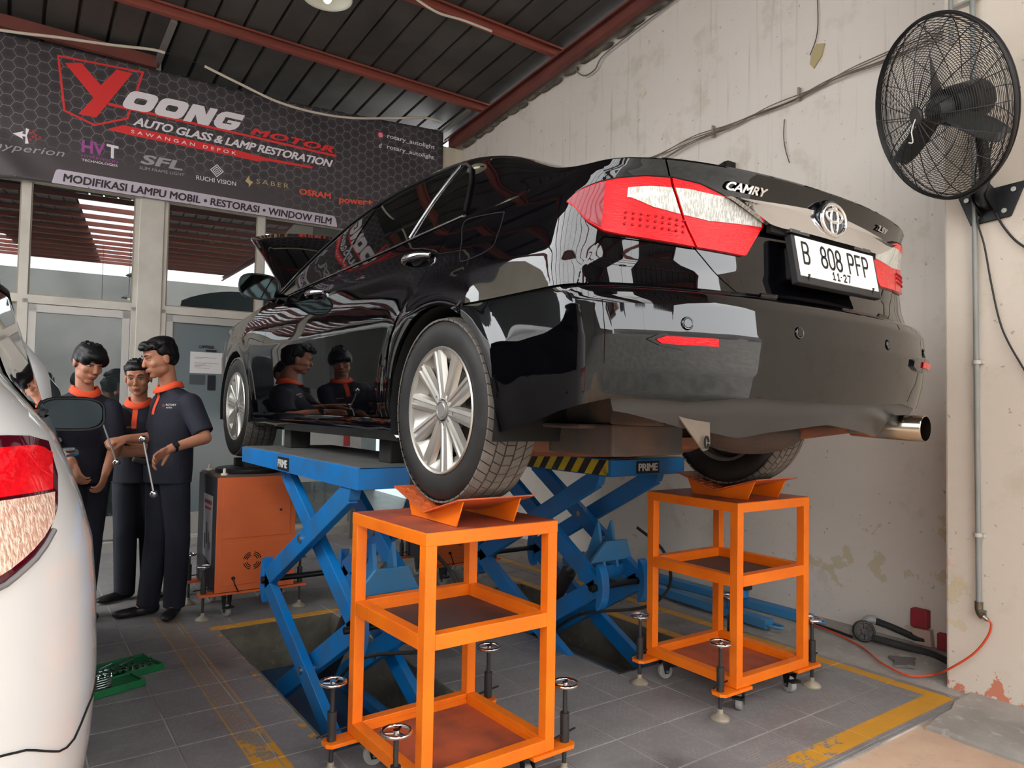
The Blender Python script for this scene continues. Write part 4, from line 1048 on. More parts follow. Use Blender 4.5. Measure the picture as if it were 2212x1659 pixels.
# ---- wheels
TYRE = mat('tyre_rubber', (26, 26, 26), .6, rgb2=(46, 45, 43), scale=9, amt=.5); TREAD = mat('dusty_tread', (104, 98, 92), .85, rgb2=(78, 74, 70), scale=7, amt=.7, bump=.2)
def wheel(cx, cy, cz, side, label=None):
    """side -1: outer face looks to -X"""
    o = Vector((cx, cy, cz)); ax = Vector((side, 0, 0)); R = .334; hw = .1075
    prof = [(.218, .085), (.232, .094), (.25, .100), (.275, .1055), (.297, .104), (.310, .098), (.322, .088), (.329, .078)]
    full = prof + [(.3325, .060), (.334, .03), (.334, -.03), (.3325, -.060)] + [(r, -h) for r, h in prof[::-1]]
    mb = MB(); n = 72
    x = Vector((0, 1, 0)); y = Vector((0, 0, 1))
    def ring_pts(r, h, n=72): return [o + ax*h + x*(r*math.cos(2*math.pi*i/n)) + y*(r*math.sin(2*math.pi*i/n)) for i in range(n)]
    P = [ring_pts(r, h) for r, h in full]; P = [[P[j][i] for j in range(len(full))] for i in range(n)]
    mb.grid(P, 0, True); wl_ = mb.build('wheel', TYRE, car, smooth=50)
    # tread blocks: four circumferential grooves and lateral sipes as real ribs
    mb = MB(); ribs = [(-.098, -.062), (-.056, -.022), (-.016, .016), (.022, .056), (.062, .098)]
    nb = 56
    for k, (h0, h1) in enumerate(ribs):
        for i in range(nb):
            a0_ = 2*math.pi*(i+.06)/nb; a1_ = 2*math.pi*(i+.94)/nb; sk = (.05 if k < 2 else -.05 if k > 2 else 0)
            rr_ = lambda h: .3375 - (.010*((abs(h)-.055)/.045)**2 if abs(h) > .055 else 0)
            v = []
            for h, a in ((h0, a0_), (h1, a0_+sk), (h1, a1_+sk), (h0, a1_)):
                v.append(o + ax*h + (x*math.cos(a) + y*math.sin(a))*rr_(h))
            v2 = [o + (p-o)*1. for p in v]
            low = []
            for (h, a) in ((h0, a0_), (h1, a0_+sk), (h1, a1_+sk), (h0, a1_)): low.append(o + ax*h + (x*math.cos(a) + y*math.sin(a))*(rr_(h)-.007))
            mb.add(low + v, [(4, 5, 6, 7), (0, 1, 5, 4), (1, 2, 6, 5), (2, 3, 7, 6), (3, 0, 4, 7)])
    mb.build('tread', TREAD, wl_, kind='stuff')
    # rim barrel
    mb = MB().lathe([(.226, .086), (.230, .096), (.226, .1005), (.219, .097), (.214, .07), (.206, -.085), (.222, -.095)], o, ax, 60); mb.build('rim', ALU, wl_, smooth=40)
    MB().lathe([(0, -.03), (.205, -.03)], o, ax, 40).build('brake_cavity', mat('brake_dark', (44, 42, 40), .7), wl_)
    MB().lathe([(.05, .03), (.15, .03), (.15, .018), (.05, .018)], o, ax, 40).build('brake_disc', mat('brake_disc', (110, 106, 100), .35, metal=.8), wl_, smooth=30)
    # ten spokes with a groove; between them a dished web with slots
    mb = MB(); prv = Vector((0, 0, 0))
    def pnt(r, a, h): return o + ax*h + (x*math.cos(a) + y*math.sin(a))*r
    rs = [.045, .075, .105, .14, .175, .205, .219]
    hs = [.083, .0845, .086, .088, .0905, .0925, .094]
    for k in range(10):
        a = 2*math.pi*k/10 + math.radians(9); v = []
        for r, h in zip(rs, hs):
            wd = .0165 + .010*(r/.22)
            for q, dh in ((-wd-.008, -.020), (-wd, -.002), (-wd*.45, .0), (-wd*.25, -.005), (wd*.25, -.005), (wd*.45, 0), (wd, -.002), (wd+.008, -.020)):
                v.append(pnt(math.hypot(r, q), a + math.atan2(q, r), h+dh))
        m_ = 8; f = [(i*m_+j, i*m_+j+1, (i+1)*m_+j+1, (i+1)*m_+j) for i in range(len(rs)-1) for j in range(m_-1)]
        mb = MB().add(v, f); mb.build('spoke', ALU, wl_, smooth=10)
    mb = MB()
    for k in range(10):      # webs near the rim between spokes, leaving a slot further in
        a0_ = 2*math.pi*k/10 + math.radians(9); P = []
        for r, h in ((.158 if k % 2 else .162, .046), (.172, .058), (.190, .072), (.219, .092)):
            da0 = .020/r; P.append([pnt(r, a0_ + da0 + (2*math.pi/10 - 2*da0)*t, h - .008*math.sin(math.pi*t) - (.012*abs(2*t-1) if r < .165 else 0)) for t in [j/6 for j in range(7)]])
        mb.grid(P)
    mb.build('rim_web', ALU, wl_, smooth=20, kind='stuff')
    mb = MB().lathe([(.078, .030), (.074, .070), (.055, .080), (.040, .082)], o, ax, 40)
    mb.build('hub', ALU, wl_, smooth=40)
    mb = MB().lathe([(0, .088), (.024, .088), (.029, .085), (.031, .089), (.035, .088), (.037, .080)], o, ax, 32); mb.build('hub_cap', mat('cap_grey', (150, 148, 144), .3, metal=.6), wl_, smooth=30)
    for k in range(5):
        a = 2*math.pi*(k+.5)/5 + math.radians(9); c = pnt(.0575, a, .076); MB().lathe([(.013, .006), (.0105, .002), (.009, -.015), (0, -.015)], c, ax, 14).build('bolt_recess', mat('bolt_grey', (118, 114, 108), .4, metal=.7), wl_, smooth=30)
        MB().cyl(c - ax*.016, c - ax*.004, .0065, 6).build('wheel_nut', CHROME, wl_)
    return wl_
for cy in (0, 2.775):
    wheel(OC.x-.7875, OC.y+cy, OC.z+.334, -1); wheel(OC.x+.7875, OC.y+cy, OC.z+.334, 1)
# seal strip gaps: the dark inner shell behind the panel gaps
P = []
for w_ in [-1.4 + 4.7*i/120 for i in range(121)]:
    zl_ = max(archz(w_)+.004, archz(w_, 2.775)+.004, .30 if w_ > -.37 else lowedge(w_)+.01)
    P.append([body_n(w_, zl_ + (min(belt_z(w_) if w_ > -.9 else 1.04, 1.04)-zl_)*j/8, -.014) for j in range(9)])
mb = MB(); mb.grid([[W(p) for p in r] for r in P]); mb.grid([[W((-p[0], p[1], p[2])) for p in r] for r in P][::-1])
mb.build('inner_shell', SHADOW, car, smooth=60)
# ---------------------------------------------------------------- wheel stands, lifts, cabinets
def adjuster(root, x, y, base_z, ax=1, hw=.045, zc=.0):
    """screw foot with chrome hand wheel: foot disc on the floor at (x, y)"""
    a = MB().lathe([(0, .0), (.042, .0), (.044, .006), (.036, .016), (.018, .024), (.012, .03), (.012, .045), (0, .045)], (x, y, 0), n=24).build('foot_disc', mat('worn_foot', (176, 168, 150), .5, metal=.4, rgb2=(130, 116, 96), scale=22), root, smooth=35)
    s = MB().cyl((x, y, .04), (x, y, .335), .0085, 14); s.cyl((x, y, base_z), (x, y, base_z+.105), .017, 16); s.build('screw_column', mat('dark_sleeve', (62, 62, 62), .45, metal=.5), root, smooth=40)
    MB().cyl((x-.062, y-.012, base_z+.028), (x+.062, y+.012, base_z+.028), .004, 8).build('lock_bar', BLACKM, root, smooth=40)
    h = MB(); hz = .332
    h.tube([(x+hw*math.cos(t*math.pi/14), y+hw*math.sin(t*math.pi/14), hz) for t in range(28)], .0068, 8, closed=True)
    h.cyl((x, y, hz-.02), (x, y, hz+.006), .011, 14)
    for t in range(3):
        an = math.radians(40+120*t); h.bar((x, y, hz-.003), (x+hw*math.cos(an), y+hw*math.sin(an), hz), .009, .005)
    h.build('hand_wheel', CHROME, root, smooth=50)
def caster(root, x, y, zt, rot):
    c, s = math.cos(rot), math.sin(rot); X = Vector((c, s, 0)); Y = Vector((-s, c, 0)); o = Vector((x, y, 0)); r = .038
    w_ = MB().lathe([(0, -.014), (.030, -.014), (.036, -.013), (.038, -.008), (.038, .008), (.036, .013), (.030, .014), (0, .014)], o + Vector((0, 0, r)), X, 28).build('caster_wheel', mat('grey_caster', (150, 148, 144), .6, rgb2=(110, 108, 104), scale=20), root, smooth=35)
    MB().cyl(o + Vector((0, 0, r)) - X*.024, o + Vector((0, 0, r)) + X*.024, .006, 10).build('axle', STEEL, root)
    f = MB()
    for q in (-.020, .020): f.prism([o + X*q - Y*.010 + Vector((0, 0, r-.012)), o + X*q + Y*.010 + Vector((0, 0, r-.012)), o + X*q + Y*.032 + Vector((0, 0, zt-.004)), o + X*q - Y*.030 + Vector((0, 0, zt-.004))], X*.0025)
    M = Matrix((X, Y, Vector((0, 0, 1)))).transposed().to_4x4(); M.translation = o
    f.box((-.03, -.034, zt-.006), (.03, .034, zt), 0, M); f.box((-.026, -.052, r+.02), (.026, -.012, r+.03), 0, M)
    f.build('caster_fork', BLACKM, root, bevel=.001)
def wheel_stand(x0, y0, rz, label):
    """orange three-shelf trolley, near-left corner at x0, y0"""
    W_, D_, H, zb = .551, .553, .944, .122; t = .042
    r = thing('wheel_stand', label, 'stand', (x0 + W_/2, y0 + D_/2, 0), 'orange wheel stands')
    zm1, zm0 = .617, .567
    X1, Y1 = x0+W_, y0+D_
    for (px, py) in ((x0, y0), (X1-t, y0), (x0, Y1-t), (X1-t, Y1-t)):
        MB().box((px, py, zb), (px+t, py+t, H-.042)).build('post', ORANGE, r, bevel=.0025)
    mb = MB().box((x0-.001, y0-.001, H-.044), (X1+.001, Y1+.001, H-.0)); mb.build('top_plate', ORANGE, r, bevel=.003)
    mb = MB().box((x0+.004, y0+.004, H-.0005), (X1-.004, Y1-.004, H+.0012)); mb.build('top_wear_plate', ORANGE_D, r, label='dull reddish worn top face')
    def tray(z0, z1, pz, m, nm, dark=None):
        for a, b in (((x0+t, y0, z0), (X1-t, y0+t, z1)), ((x0+t, Y1-t, z0), (X1-t, Y1, z1)), ((x0, y0+t, z0), (x0+t, Y1-t, z1)), ((X1-t, y0+t, z0), (X1, Y1-t, z1))):
            MB().box(a, b).build('rail', ORANGE, r, bevel=.002)
        MB().box((x0+t, y0+t, pz-.003), (X1-t, Y1-t, pz)).build(nm, m, r)
        lp = MB(); g_ = .020
        for a, b in (((x0+t, y0+t, pz), (X1-t, y0+t+.004, pz+g_)), ((x0+t, Y1-t-.004, pz), (X1-t, Y1-t, pz+g_)), ((x0+t, y0+t, pz), (x0+t+.004, Y1-t, pz+g_)), ((X1-t-.004, y0+t, pz), (X1-t, Y1-t, pz+g_))): lp.box(a, b)
        lp.build('tray_lip', ORANGE, r)
    tray(zm0, zm1, zm0+.006, mat('oily_tray', (64, 54, 52), .5, rgb2=(150, 72, 40), scale=2.2, amt=.8, lo=.52, hi=.7), 'middle_tray')
    tray(zb, zb+.044, zb+.006, ORANGE_D, 'bottom_tray')
    # outriggers, screw feet, castors
    for sx, sy in ((-1, -1), (1, -1), (-1, 1), (1, 1)):
        cx = x0-.075 if sx < 0 else X1+.075; cy = y0+.03 if sy < 0 else Y1-.03; a = x0+.10 if sx < 0 else X1-.10
        p = [(cx+sx*.012, cy-.04), (cx+sx*.03, cy-.022), (cx+sx*.03, cy+.022), (cx+sx*.012, cy+.04), (a, cy+.035), (a, cy-.04)]
        if sx > 0: p = p[::-1]
        MB().prism([(q[0], q[1], zb-.016) for q in p], (0, 0, .014)).build('outrigger', ORANGE, r, bevel=.0015)
        adjuster(r, cx, cy, zb+.0)
        caster(r, (x0+.085 if sx < 0 else X1-.085), (y0+.05 if sy < 0 else Y1-.05), zb-.016, .5 + sx*.4 + sy*1.2)
    r.rotation_euler.z = rz
    return r
wheel_stand(1.101, 2.030, .0294, 'large orange steel trolley stand nearest the camera, under the left rear wheel')
wheel_stand(2.694, 2.031, -.0047, 'orange steel trolley stand by the wall, under the right rear wheel')
def cradle(cx, cy, z, label):
    """V-shaped wheel cradle folded from chequer plate"""
    r = thing('wheel_cradle', label, 'cradle', (cx, cy, z), 'orange wheel cradles')
    hx, L = .158, .235; zt, zv = .104, .036
    PL = mat('chequer_orange', (206, 92, 40), .45, rgb2=(140, 84, 62), scale=5, amt=.7)
    th = .005
    def plate(a, b, c, d, nm):
        a, b, c, d = [Vector(q) for q in (a, b, c, d)]; n = (b-a).cross(d-a).normalized()*th
        return MB().add([a, b, c, d, a-n, b-n, c-n, d-n], [(0, 1, 2, 3), (7, 6, 5, 4), (0, 4, 5, 1), (1, 5, 6, 2), (2, 6, 7, 3), (3, 7, 4, 0)]).build(nm, PL, r)
    plate((cx-hx, cy, z+zv), (cx+hx, cy, z+zv), (cx+hx, cy+L, z+zt), (cx-hx, cy+L, z+zt), 'slope_plate')
    plate((cx-hx, cy-L, z+zt), (cx+hx, cy-L, z+zt), (cx+hx, cy, z+zv), (cx-hx, cy, z+zv), 'slope_plate')
    for x in (cx-.12, cx+.115):
        MB().prism([(x, cy-L+.03, z+zt-.008), (x, cy, z+zv-.005), (x, cy+L-.03, z+zt-.008), (x, cy+L-.075, z+.002), (x, cy-L+.075, z+.002)], (.005, 0, 0)).build('side_gusset', ORANGE, r)
    mb = MB(); random.seed(2)
    for i in range(10):
        for j in range(7):
            for sg in (-1, 1):
                x = cx-hx+.02+.03*i; t = .12+.125*j; y = cy + sg*L*t; zz = z+zv+(zt-zv)*t + .0012
                an = math.radians(45 if (i+j) % 2 else -45); d = Vector((math.cos(an), math.sin(an)*.97, math.sin(an)*sg*(zt-zv)/L))*.009
                mb.bar(Vector((x, y, zz))-d, Vector((x, y, zz))+d, .0028, .0022)
    mb.build('chequer_ribs', PL, r, kind='stuff'); return r
cradle(1.254+.115, 2.235, .9455, 'folded orange V-cradle holding the left rear wheel on the nearest stand')
cradle(2.9365, 2.235, .9455, 'folded orange V-cradle holding the right rear wheel on the stand by the wall')
HAZ_Y = mat('hazard_yellow', (214, 192, 40), .5); 
def hazard_mat():
    m = bpy.data.materials.new('hazard_stripes'); m.use_nodes = True; k = NT(m)
    pos = k.n('NewGeometry').outputs['Position']; sp = k.n('SeparateXYZ'); k.l(pos, sp.inputs[0])
    v = k.math('MODULO', k.math('ADD', k.math('ADD', sp.outputs[1], k.math('MULTIPLY', sp.outputs[2], .75)), 10), .115)
    b = k.mix(k.math('GREATER_THAN', v, .0575), lin((28, 28, 28)), lin((214, 190, 30))); b = k.mix(k.ss(k.noise(pos, 9, 5), .5, .8), b, lin((90, 84, 60)))
    k.l(b, k.b.inputs['Base Color']); k.b.inputs['Roughness'].default_value = .5; return m
HAZ = hazard_mat()
STK = mat('sticker_black', (34, 34, 36), .4); STW = mat('sticker_white', (206, 206, 200), .4)
def scissor_lift(x0, label, hazard):
    w_ = .56; y0, y1 = 2.72, 4.46; zt = 1.096; th = .088; x1 = x0+w_
    r = thing('scissor_lift', label, 'lift', (x0+w_/2, (y0+y1)/2, -.30), 'blue scissor lifts')
    mb = MB(); s_ = .006
    mb.box((x0, y0, zt-th), (x0+s_, y1, zt)); mb.box((x1-s_, y0, zt-th), (x1, y1, zt)); mb.box((x0, y0, zt-th), (x1, y0+s_, zt)); mb.box((x0, y1-s_, zt-th), (x1, y1, zt))
    mb.box((x0, y0, zt-.006), (x1, y1, zt)); mb.box((x0+.05, y0+.02, zt-th+.0), (x0+.10, y1-.02, zt-.02)); mb.box((x1-.10, y0+.02, zt-th), (x1-.05, y1-.02, zt-.02))
    mb.build('platform', BLUE, r, bevel=.003)
    MB().box((x0+.01, y0+.01, zt), (x1-.01, y1-.01, zt+.004)).build('platform_surface', mat('grey_tread_plate', (98, 98, 96), .6, rgb2=(70, 70, 68), scale=5, bump=.4, bscale=60), r)
    if hazard: MB().box((x0-.0015, y0+.02, zt-th+.004), (x0, y1-.02, zt-.004)).build('hazard_tape', HAZ, r, label='yellow and black hazard tape')
    def sticker(o, ex, nrm, w2=.175, h2=.066):
        ez = Vector((0, 0, 1)); o = Vector(o); ex = Vector(ex); n = Vector(nrm)
        st = MB().add([o-ex*w2/2-ez*h2/2+n*.001, o+ex*w2/2-ez*h2/2+n*.001, o+ex*w2/2+ez*h2/2+n*.001, o-ex*w2/2+ez*h2/2+n*.001], [(0, 1, 2, 3)]).build('sticker', STK, r)
        tx_ = MB(); a = o-ex*w2*.42-ez*h2*.30+n*.002; text_aff(tx_, 'PRIME', a, a+ex*w2*.84, a+ez*h2*.62, n, .0005, .05, .9); tx_.build('sticker_text', STW, st, outward=tuple(o - n*5))
    if hazard: sticker((x0+.27, y0-.001, zt-.045), (1, 0, 0), (0, -1, 0))
    else:
        sticker((x0+.32, y0-.001, zt-.045), (1, 0, 0), (0, -1, 0)); sticker((x0-.001, y0+.96, zt-.048), (0, -1, 0), (-1, 0, 0))
    # two-stage scissors, four arm planes
    zT, zE, zB = .985, .395, -.19; ya, yb = 2.86, 3.90; yE0, yE1 = 2.90, 3.98
    for side, xo, xi in ((0, x0+.030, x0+.095), (1, x1-.085, x1-.150)):
        # upper stage
        for (p, q, x, nm) in (((ya, zT), (yE1, zE), xo, 'upper_arm'), ((yb, zT), (yE0, zE), xi, 'upper_arm'), ((yE1, zE), (ya-.10, zB), xo, 'lower_arm'), ((yE0, zE), (yb, zB), xi, 'lower_arm')):
            MB().bar((x, p[0], p[1]), (x, q[0], q[1]), .042, .098, up=(0, -(q[1]-p[1]), (q[0]-p[0]))).build(nm, BLUE, r, bevel=.004)
        for (yy, zz) in ((yE1, zE), (yE0, zE)):       # rounded elbow plates
            sg = 1 if yy > 3.4 else -1; pts = []
            for k in range(-9, 10):
                an = math.radians(k*10); pts.append((yy + sg*(.055*math.cos(an)), zz + .085*math.sin(an)*1.45))
            x = xo if sg > 0 else xi
            o_ = MB().prism([(x-.026, a, b) for a, b in pts], (.052, 0, 0)).build('elbow_plate', BLUE, r, bevel=.003)
            MB().cyl((x-.034, yy-.0*sg, zz), (x+.034, yy-.0*sg, zz), .020, 16).build('pivot_pin', BLACKM, o_, smooth=40)
        for (yy, zz) in ((3.415, .705), (3.36, .095)): MB().cyl((min(xo, xi)-.03, yy, zz), (max(xo, xi)+.03, yy, zz), .018, 14).build('pivot_pin', STEEL, r, smooth=40)
        for (yy, x) in ((ya, xo), (yb, xi)):
            MB().prism([(x-.024, yy-.05, zt-th), (x-.024, yy+.05, zt-th), (x-.024, yy+.03, zT-.03), (x-.024, yy-.03, zT-.03)], (.048, 0, 0)).build('pivot_bracket', BLUE, r)
    xm0, xm1 = x0+.03, x1-.08
    for (yy, zz) in ((yE1, zE), (yE0, zE)): MB().cyl((xm0, yy, zz), (xm1, yy, zz), .016, 12).build('cross_shaft', BLACKM, r, smooth=40)
    MB().box((x0+.1, 3.02, .40), (x1-.1, 3.08, .47)).build('cross_beam', BLUE, r, bevel=.003)
    mb = MB(); mb.prism([(x0+.12, 3.0, .50), (x1-.12, 3.0, .50), (x1-.20, 2.96, .62), (x0+.20, 2.96, .62)], (0, .02, 0)); mb.prism([(x0+.22, 3.0, .46), (x0+.22, 3.18, .46), (x0+.22, 3.06, .72)], (.02, 0, 0)); mb.prism([(x1-.24, 3.0, .46), (x1-.24, 3.18, .46), (x1-.24, 3.06, .72)], (.02, 0, 0))
    mb.build('cylinder_bracket', BLUE_L, r, bevel=.002)
    cy = MB().cyl((x0+.26, 3.72, -.12), (x0+.30, 3.40, .36), .048, 20); cy.build('cylinder_barrel', mat('black_cylinder', (36, 34, 36), .4, rgb2=(60, 56, 54), scale=6), r, smooth=40)
    MB().cyl((x0+.30, 3.40, .36), (x0+.32, 3.10, .60), .022, 16).build('piston_rod', STEEL, r, smooth=40)
    MB().box((x0+.02, 2.74, -.30), (x1-.02, 4.44, -.262)).build('base_plate', mat('blue_base', (24, 66, 100), .5, rgb2=(50, 60, 66), scale=4), r)
    mb = MB(); mb.box((x0+.02, 2.74, -.262), (x0+.07, 4.4, -.215)); mb.box((x1-.11, 2.74, -.262), (x1-.06, 4.4, -.215)); mb.build('base_rails', BLUE, r)
    hs = smooth_path([(x1-.03, 3.05, .66), (x1+.0, 2.88, .56), (x1+.01, 2.82, .42), (x1, 2.86, .30), (x1-.05, 3.0, .2), (x0+.3, 3.3, .12), (x0+.28, 3.6, -.1)], 6)
    MB().tube(hs, .009, 8).build('hydraulic_hose', RUBBER, r, smooth=60)
    return r
scissor_lift(1.175, 'blue scissor lift nearest the camera, behind the front orange stand', False)
scissor_lift(2.563, 'blue scissor lift beside the wall with yellow and black hazard tape on its platform edge', True)
PAD = mat('rubber_block', (22, 21, 22), .8, rgb2=(52, 50, 48), scale=8)
for n_, (x, y, w_, h, lb) in enumerate(((1.45, 2.93, .13, .108, 'black rubber block at the near end of the left lift platform'), (2.80, 2.93, .20, .108, 'black rubber block near the wall side of the right lift platform'), (1.42, 4.20, .12, .108, 'black rubber block at the far end of the left lift platform'))):
    t = MB().box((x-w_/2, y-.06, 1.100), (x+w_/2, y+.06, 1.100+h)).build('lift_pad', PAD, None, bevel=.006); props(t, lb, 'rubber block', 'lift pads')
# orange front turntable cabinets
def cabinet(x0, y0, label):
    w_, d, z0, z1 = .50, .52, .165, .885; x1, y1 = x0+w_, y0+d
    r = thing('turntable_cabinet', label, 'cabinet', (x0+w_/2, y0+d/2, 0), 'orange turntable cabinets')
    MB().box((x0, y0+.006, z0), (x1, y1, z1)).build('body', mat('cabinet_dark_side', (40, 40, 46), .5), r, bevel=.003)
    MB().box((x0, y0, z0), (x1, y0+.006, z1)).build('front_sheet', ORANGE_C, r, bevel=.002)
    MB().box((x0+.035, y0-.004, z0+.335), (x1-.035, y0, z1-.045)).build('upper_panel', ORANGE_C, r, bevel=.003)
    MB().box((x0+.035, y0-.004, z0+.04), (x1-.035, y0, z0+.305)).build('lower_panel', ORANGE_C, r, bevel=.003)
    mb = MB(); c = (x0+.225, y0-.005, z0+.185)
    for rr_ in (.033, .044, .055):
        for q in range(4):
            a0 = q*90+14; mb.tube([(c[0]+rr_*math.cos(math.radians(a0+62*k/8)), c[1], c[2]+rr_*math.sin(math.radians(a0+62*k/8))) for k in range(9)], .0028, 5)
    mb.build('vent_slots', SHADOW, r)
    MB().cyl((x0+.40, y0-.008, z0+.50), (x0+.40, y0, z0+.50), .008, 12).build('lock', BLACKM, r); MB().cyl((x0+.11, y0-.012, z0+.085), (x0+.11, y0, z0+.085), .012, 12).build('cable_gland', BLACKM, r)
    MB().tube([(x0+.11, y0-.012, z0+.085), (x0+.115, y0-.03, z0+.05), (x0+.14, y0-.02, z0+.0), (x0+.14, y0+.05, z0-.02)], .004, 6).build('cable', BLACK, r)
    MB().box((x0-.085, y0+.0, z0-.018), (x1+.085, y0+.09, z0-.004)).build('outrigger', ORANGE_C, r); MB().box((x0-.085, y1-.09, z0-.018), (x1+.085, y1, z0-.004)).build('outrigger', ORANGE_C, r)
    for sx in (x0-.055, x1+.055):
        for sy in (y0+.045, y1-.045): adjuster(r, sx, sy, z0-.004, hw=.038)
    for sx in (x0+.09, x1-.09):
        for sy in (y0+.06, y1-.06): caster(r, sx, sy, z0-.018, .3)
    MB().box((x0+.01, y0+.01, z1), (x1-.01, y1-.01, z1+.012)).build('top_sheet', mat('brown_top', (96, 78, 66), .5), r)
    MB().lathe([(0, .012), (.20, .012), (.205, .02), (.205, .040), (.19, .046), (0, .046)], (x0+w_/2, y0+d/2, z1), n=40).build('turntable', mat('turntable_black', (30, 30, 32), .35), r, smooth=35)
    for a, b in ((.05, .05), (.45, .05), (.05, .47), (.45, .47)):
        MB().lathe([(0, .0), (.022, 0), (.022, .012), (.010, .014), (.009, .04), (.004, .045), (0, .045)], (x0+a, y0+b, z1+.012), n=18).build('levelling_bolt', mat('bolt_cream', (206, 200, 186), .4), r, smooth=35)
    for a in (-.12, .12): MB().box((x0+w_/2-.06, y0+d/2+a-.02, z1+.046), (x0+w_/2+.06, y0+d/2+a+.02, z1+.10)).build('wheel_chock', BLACK, r, bevel=.004)
    # side poster
    p = MB().add([(x0-.002, y0+.10, .32), (x0-.002, y0+.34, .36), (x0-.002, y0+.36, .76), (x0-.002, y0+.10, .76)], [(0, 1, 2, 3)]).build('side_poster', mat('poster_grey', (150, 148, 152), .5), r)
    mb = MB(); mb.add([(x0-.003, y0+.12, .70), (x0-.003, y0+.33, .70), (x0-.003, y0+.33, .725), (x0-.003, y0+.12, .725)], [(0, 1, 2, 3)]); mb.add([(x0-.003, y0+.14, .665), (x0-.003, y0+.31, .665), (x0-.003, y0+.31, .68), (x0-.003, y0+.14, .68)], [(0, 1, 2, 3)]); mb.build('poster_red_bars', mat('poster_red', (150, 50, 54), .5), p)
    mb = MB()
    for a, b, c_, e in ((.17, .40, .20, .52), (.22, .44, .26, .58), (.13, .42, .16, .46), (.27, .40, .31, .50)): mb.add([(x0-.003, y0+a, b), (x0-.003, y0+c_, b), (x0-.003, y0+c_+.01, e), (x0-.003, y0+a+.01, e)], [(0, 1, 2, 3)])
    mb.build('poster_drawing', mat('poster_ink', (60, 58, 66), .5), p)
    return r
cabinet(1.105, 4.735, 'orange steel cabinet with black side under the left front wheel')
cabinet(2.690, 4.735, 'orange steel cabinet under the right front wheel, seen far behind the lifts')
# light blue runway bars on the floor by the wall
def rail_bar(pa, pb, label, padpos):
    pa = Vector(pa); pb = Vector(pb); d = (pb-pa).normalized(); x = d.cross(Vector((0, 0, 1))).normalized(); L = (pb-pa).length
    r = thing('runway_bar', label, 'lift arm', tuple((pa+pb)/2 - Vector((0, 0, (pa+pb)[2]/2))), 'light blue lift arms by the wall')
    MB().bar(pa, pb, .085, .055).build('box_section', BLUE_L, r, bevel=.004)
    MB().bar(pa+d*L*.02+Vector((0, 0, .004)), pa+d*L*.03+Vector((0, 0, .004)), .11, .07).build('collar', BLUE_L, r)
    h = MB(); e = pb; h.tube([e+x*.035, e+x*.03+d*.07, e+d*.095, e-x*.03+d*.07, e-x*.035], .009, 8); h.build('pull_loop', BLUE_L, r, smooth=50)
    for t in padpos:
        c = pa + d*L*t + Vector((0, 0, .03)); MB().cyl(c, c+Vector((0, 0, .055)), .035, 20).build('pad_post', mat('bright_blue', (40, 130, 205), .45), r, smooth=40)
        MB().lathe([(0, .0), (.055, .0), (.06, .008), (.06, .022), (.054, .03), (0, .03)], c+Vector((0, 0, .055)), n=24).build('pad', RUBBER, r, smooth=35)
rail_bar((4.05, 4.85, .045), (3.925, 2.72, .045), 'light blue steel lift arm with round pads, lying nearer the yellow line', (.0+.20, .86))
rail_bar((4.24, 4.95, .048), (4.235, 2.64, .048), 'light blue steel lift arm lying close along the right wall', (.42, .78))
# ---------------------------------------------------------------- fan, pipes, cables on the right wall
GW = mat('fan_black_wire', (44, 42, 42), .45, metal=.3)
fc = Vector((3.506, 1.533, 2.781)); FA = Vector((-.821, .470, -.324)).normalized(); R_ = .412
fan = thing('wall_fan', 'large round black wire-cage fan mounted high on the near right wall', 'fan', (3.90, 1.48, 2.40))
FX = FA.cross(Vector((0, 0, 1))).normalized(); FU = FX.cross(FA)
def fp_(r, a, h): return fc + FA*h + FX*(r*math.cos(a)) + FU*(r*math.sin(a))
for nm, sgn, dep, rin, nr in (('front_cage', 1, .125, .035, 40), ('rear_cage', -1, .13, .11, 30)):
    mb = MB(); prof = lambda r: sgn*(.012 + (dep-.012)*(1-((r-rin)/(R_-rin))**2.6)**.75 if r < R_ else .012)
    for k in range(nr):
        r = rin + (R_-rin)*(k/(nr-1)); h = prof(min(r, R_-.0005)); mb.tube([fp_(r, 2*math.pi*i/56, h) for i in range(56)], .0015, 4, closed=True)
    for k in range(20 if sgn > 0 else 14):
        a = 2*math.pi*k/(20 if sgn > 0 else 14); mb.tube([fp_(rin+(R_-rin-.001)*j/12, a + (.0 if sgn > 0 else .02*j), prof(min(rin+(R_-rin-.001)*j/12, R_-.001)) + sgn*.003) for j in range(13)], .0023, 4)
    mb.build(nm, GW, fan, kind='stuff', smooth=60)
MB().tube([fp_(R_+.003, 2*math.pi*i/72, .0) for i in range(72)], .0085, 8, closed=True).build('rim', GW, fan, smooth=60)
mb = MB()
for k in (-.028, .028): mb.tube([fp_(R_-.006, 2*math.pi*i/72, k) for i in range(72)], .003, 6, closed=True)
mb.build('rim_wires', GW, fan, smooth=60)
MB().lathe([(0, .006), (.036, .006), (.042, 0), (.042, -.006), (0, -.006)], fc + FA*.128, FA, 28).build('centre_badge', mat('fan_badge', (60, 58, 56), .4), fan, smooth=40)
BLM = mat('fan_blade', (66, 66, 64), .45, metal=.3)
for k in range(3):
    a0 = math.radians(100 + 120*k); P = []
    for i in range(9):
        r = .055 + .325*i/8; wd = .34*math.sin(math.pi*(.12+.80*i/8))**.6; row = []
        for j in range(7):
            t = -1 + 2*j/6; a = a0 + wd*t*(.5+.12/r*.5)*.6; row.append(fp_(r, a, .0 + .045*t*(1-.45*i/8)))
        P.append(row)
    MB().grid(P).build('blade', BLM, fan, smooth=60, solid=.002)
MB().lathe([(0, .04), (.05, .038), (.06, .02), (.06, -.03), (0, -.03)], fc, FA, 28).build('hub', BLM, fan, smooth=40)
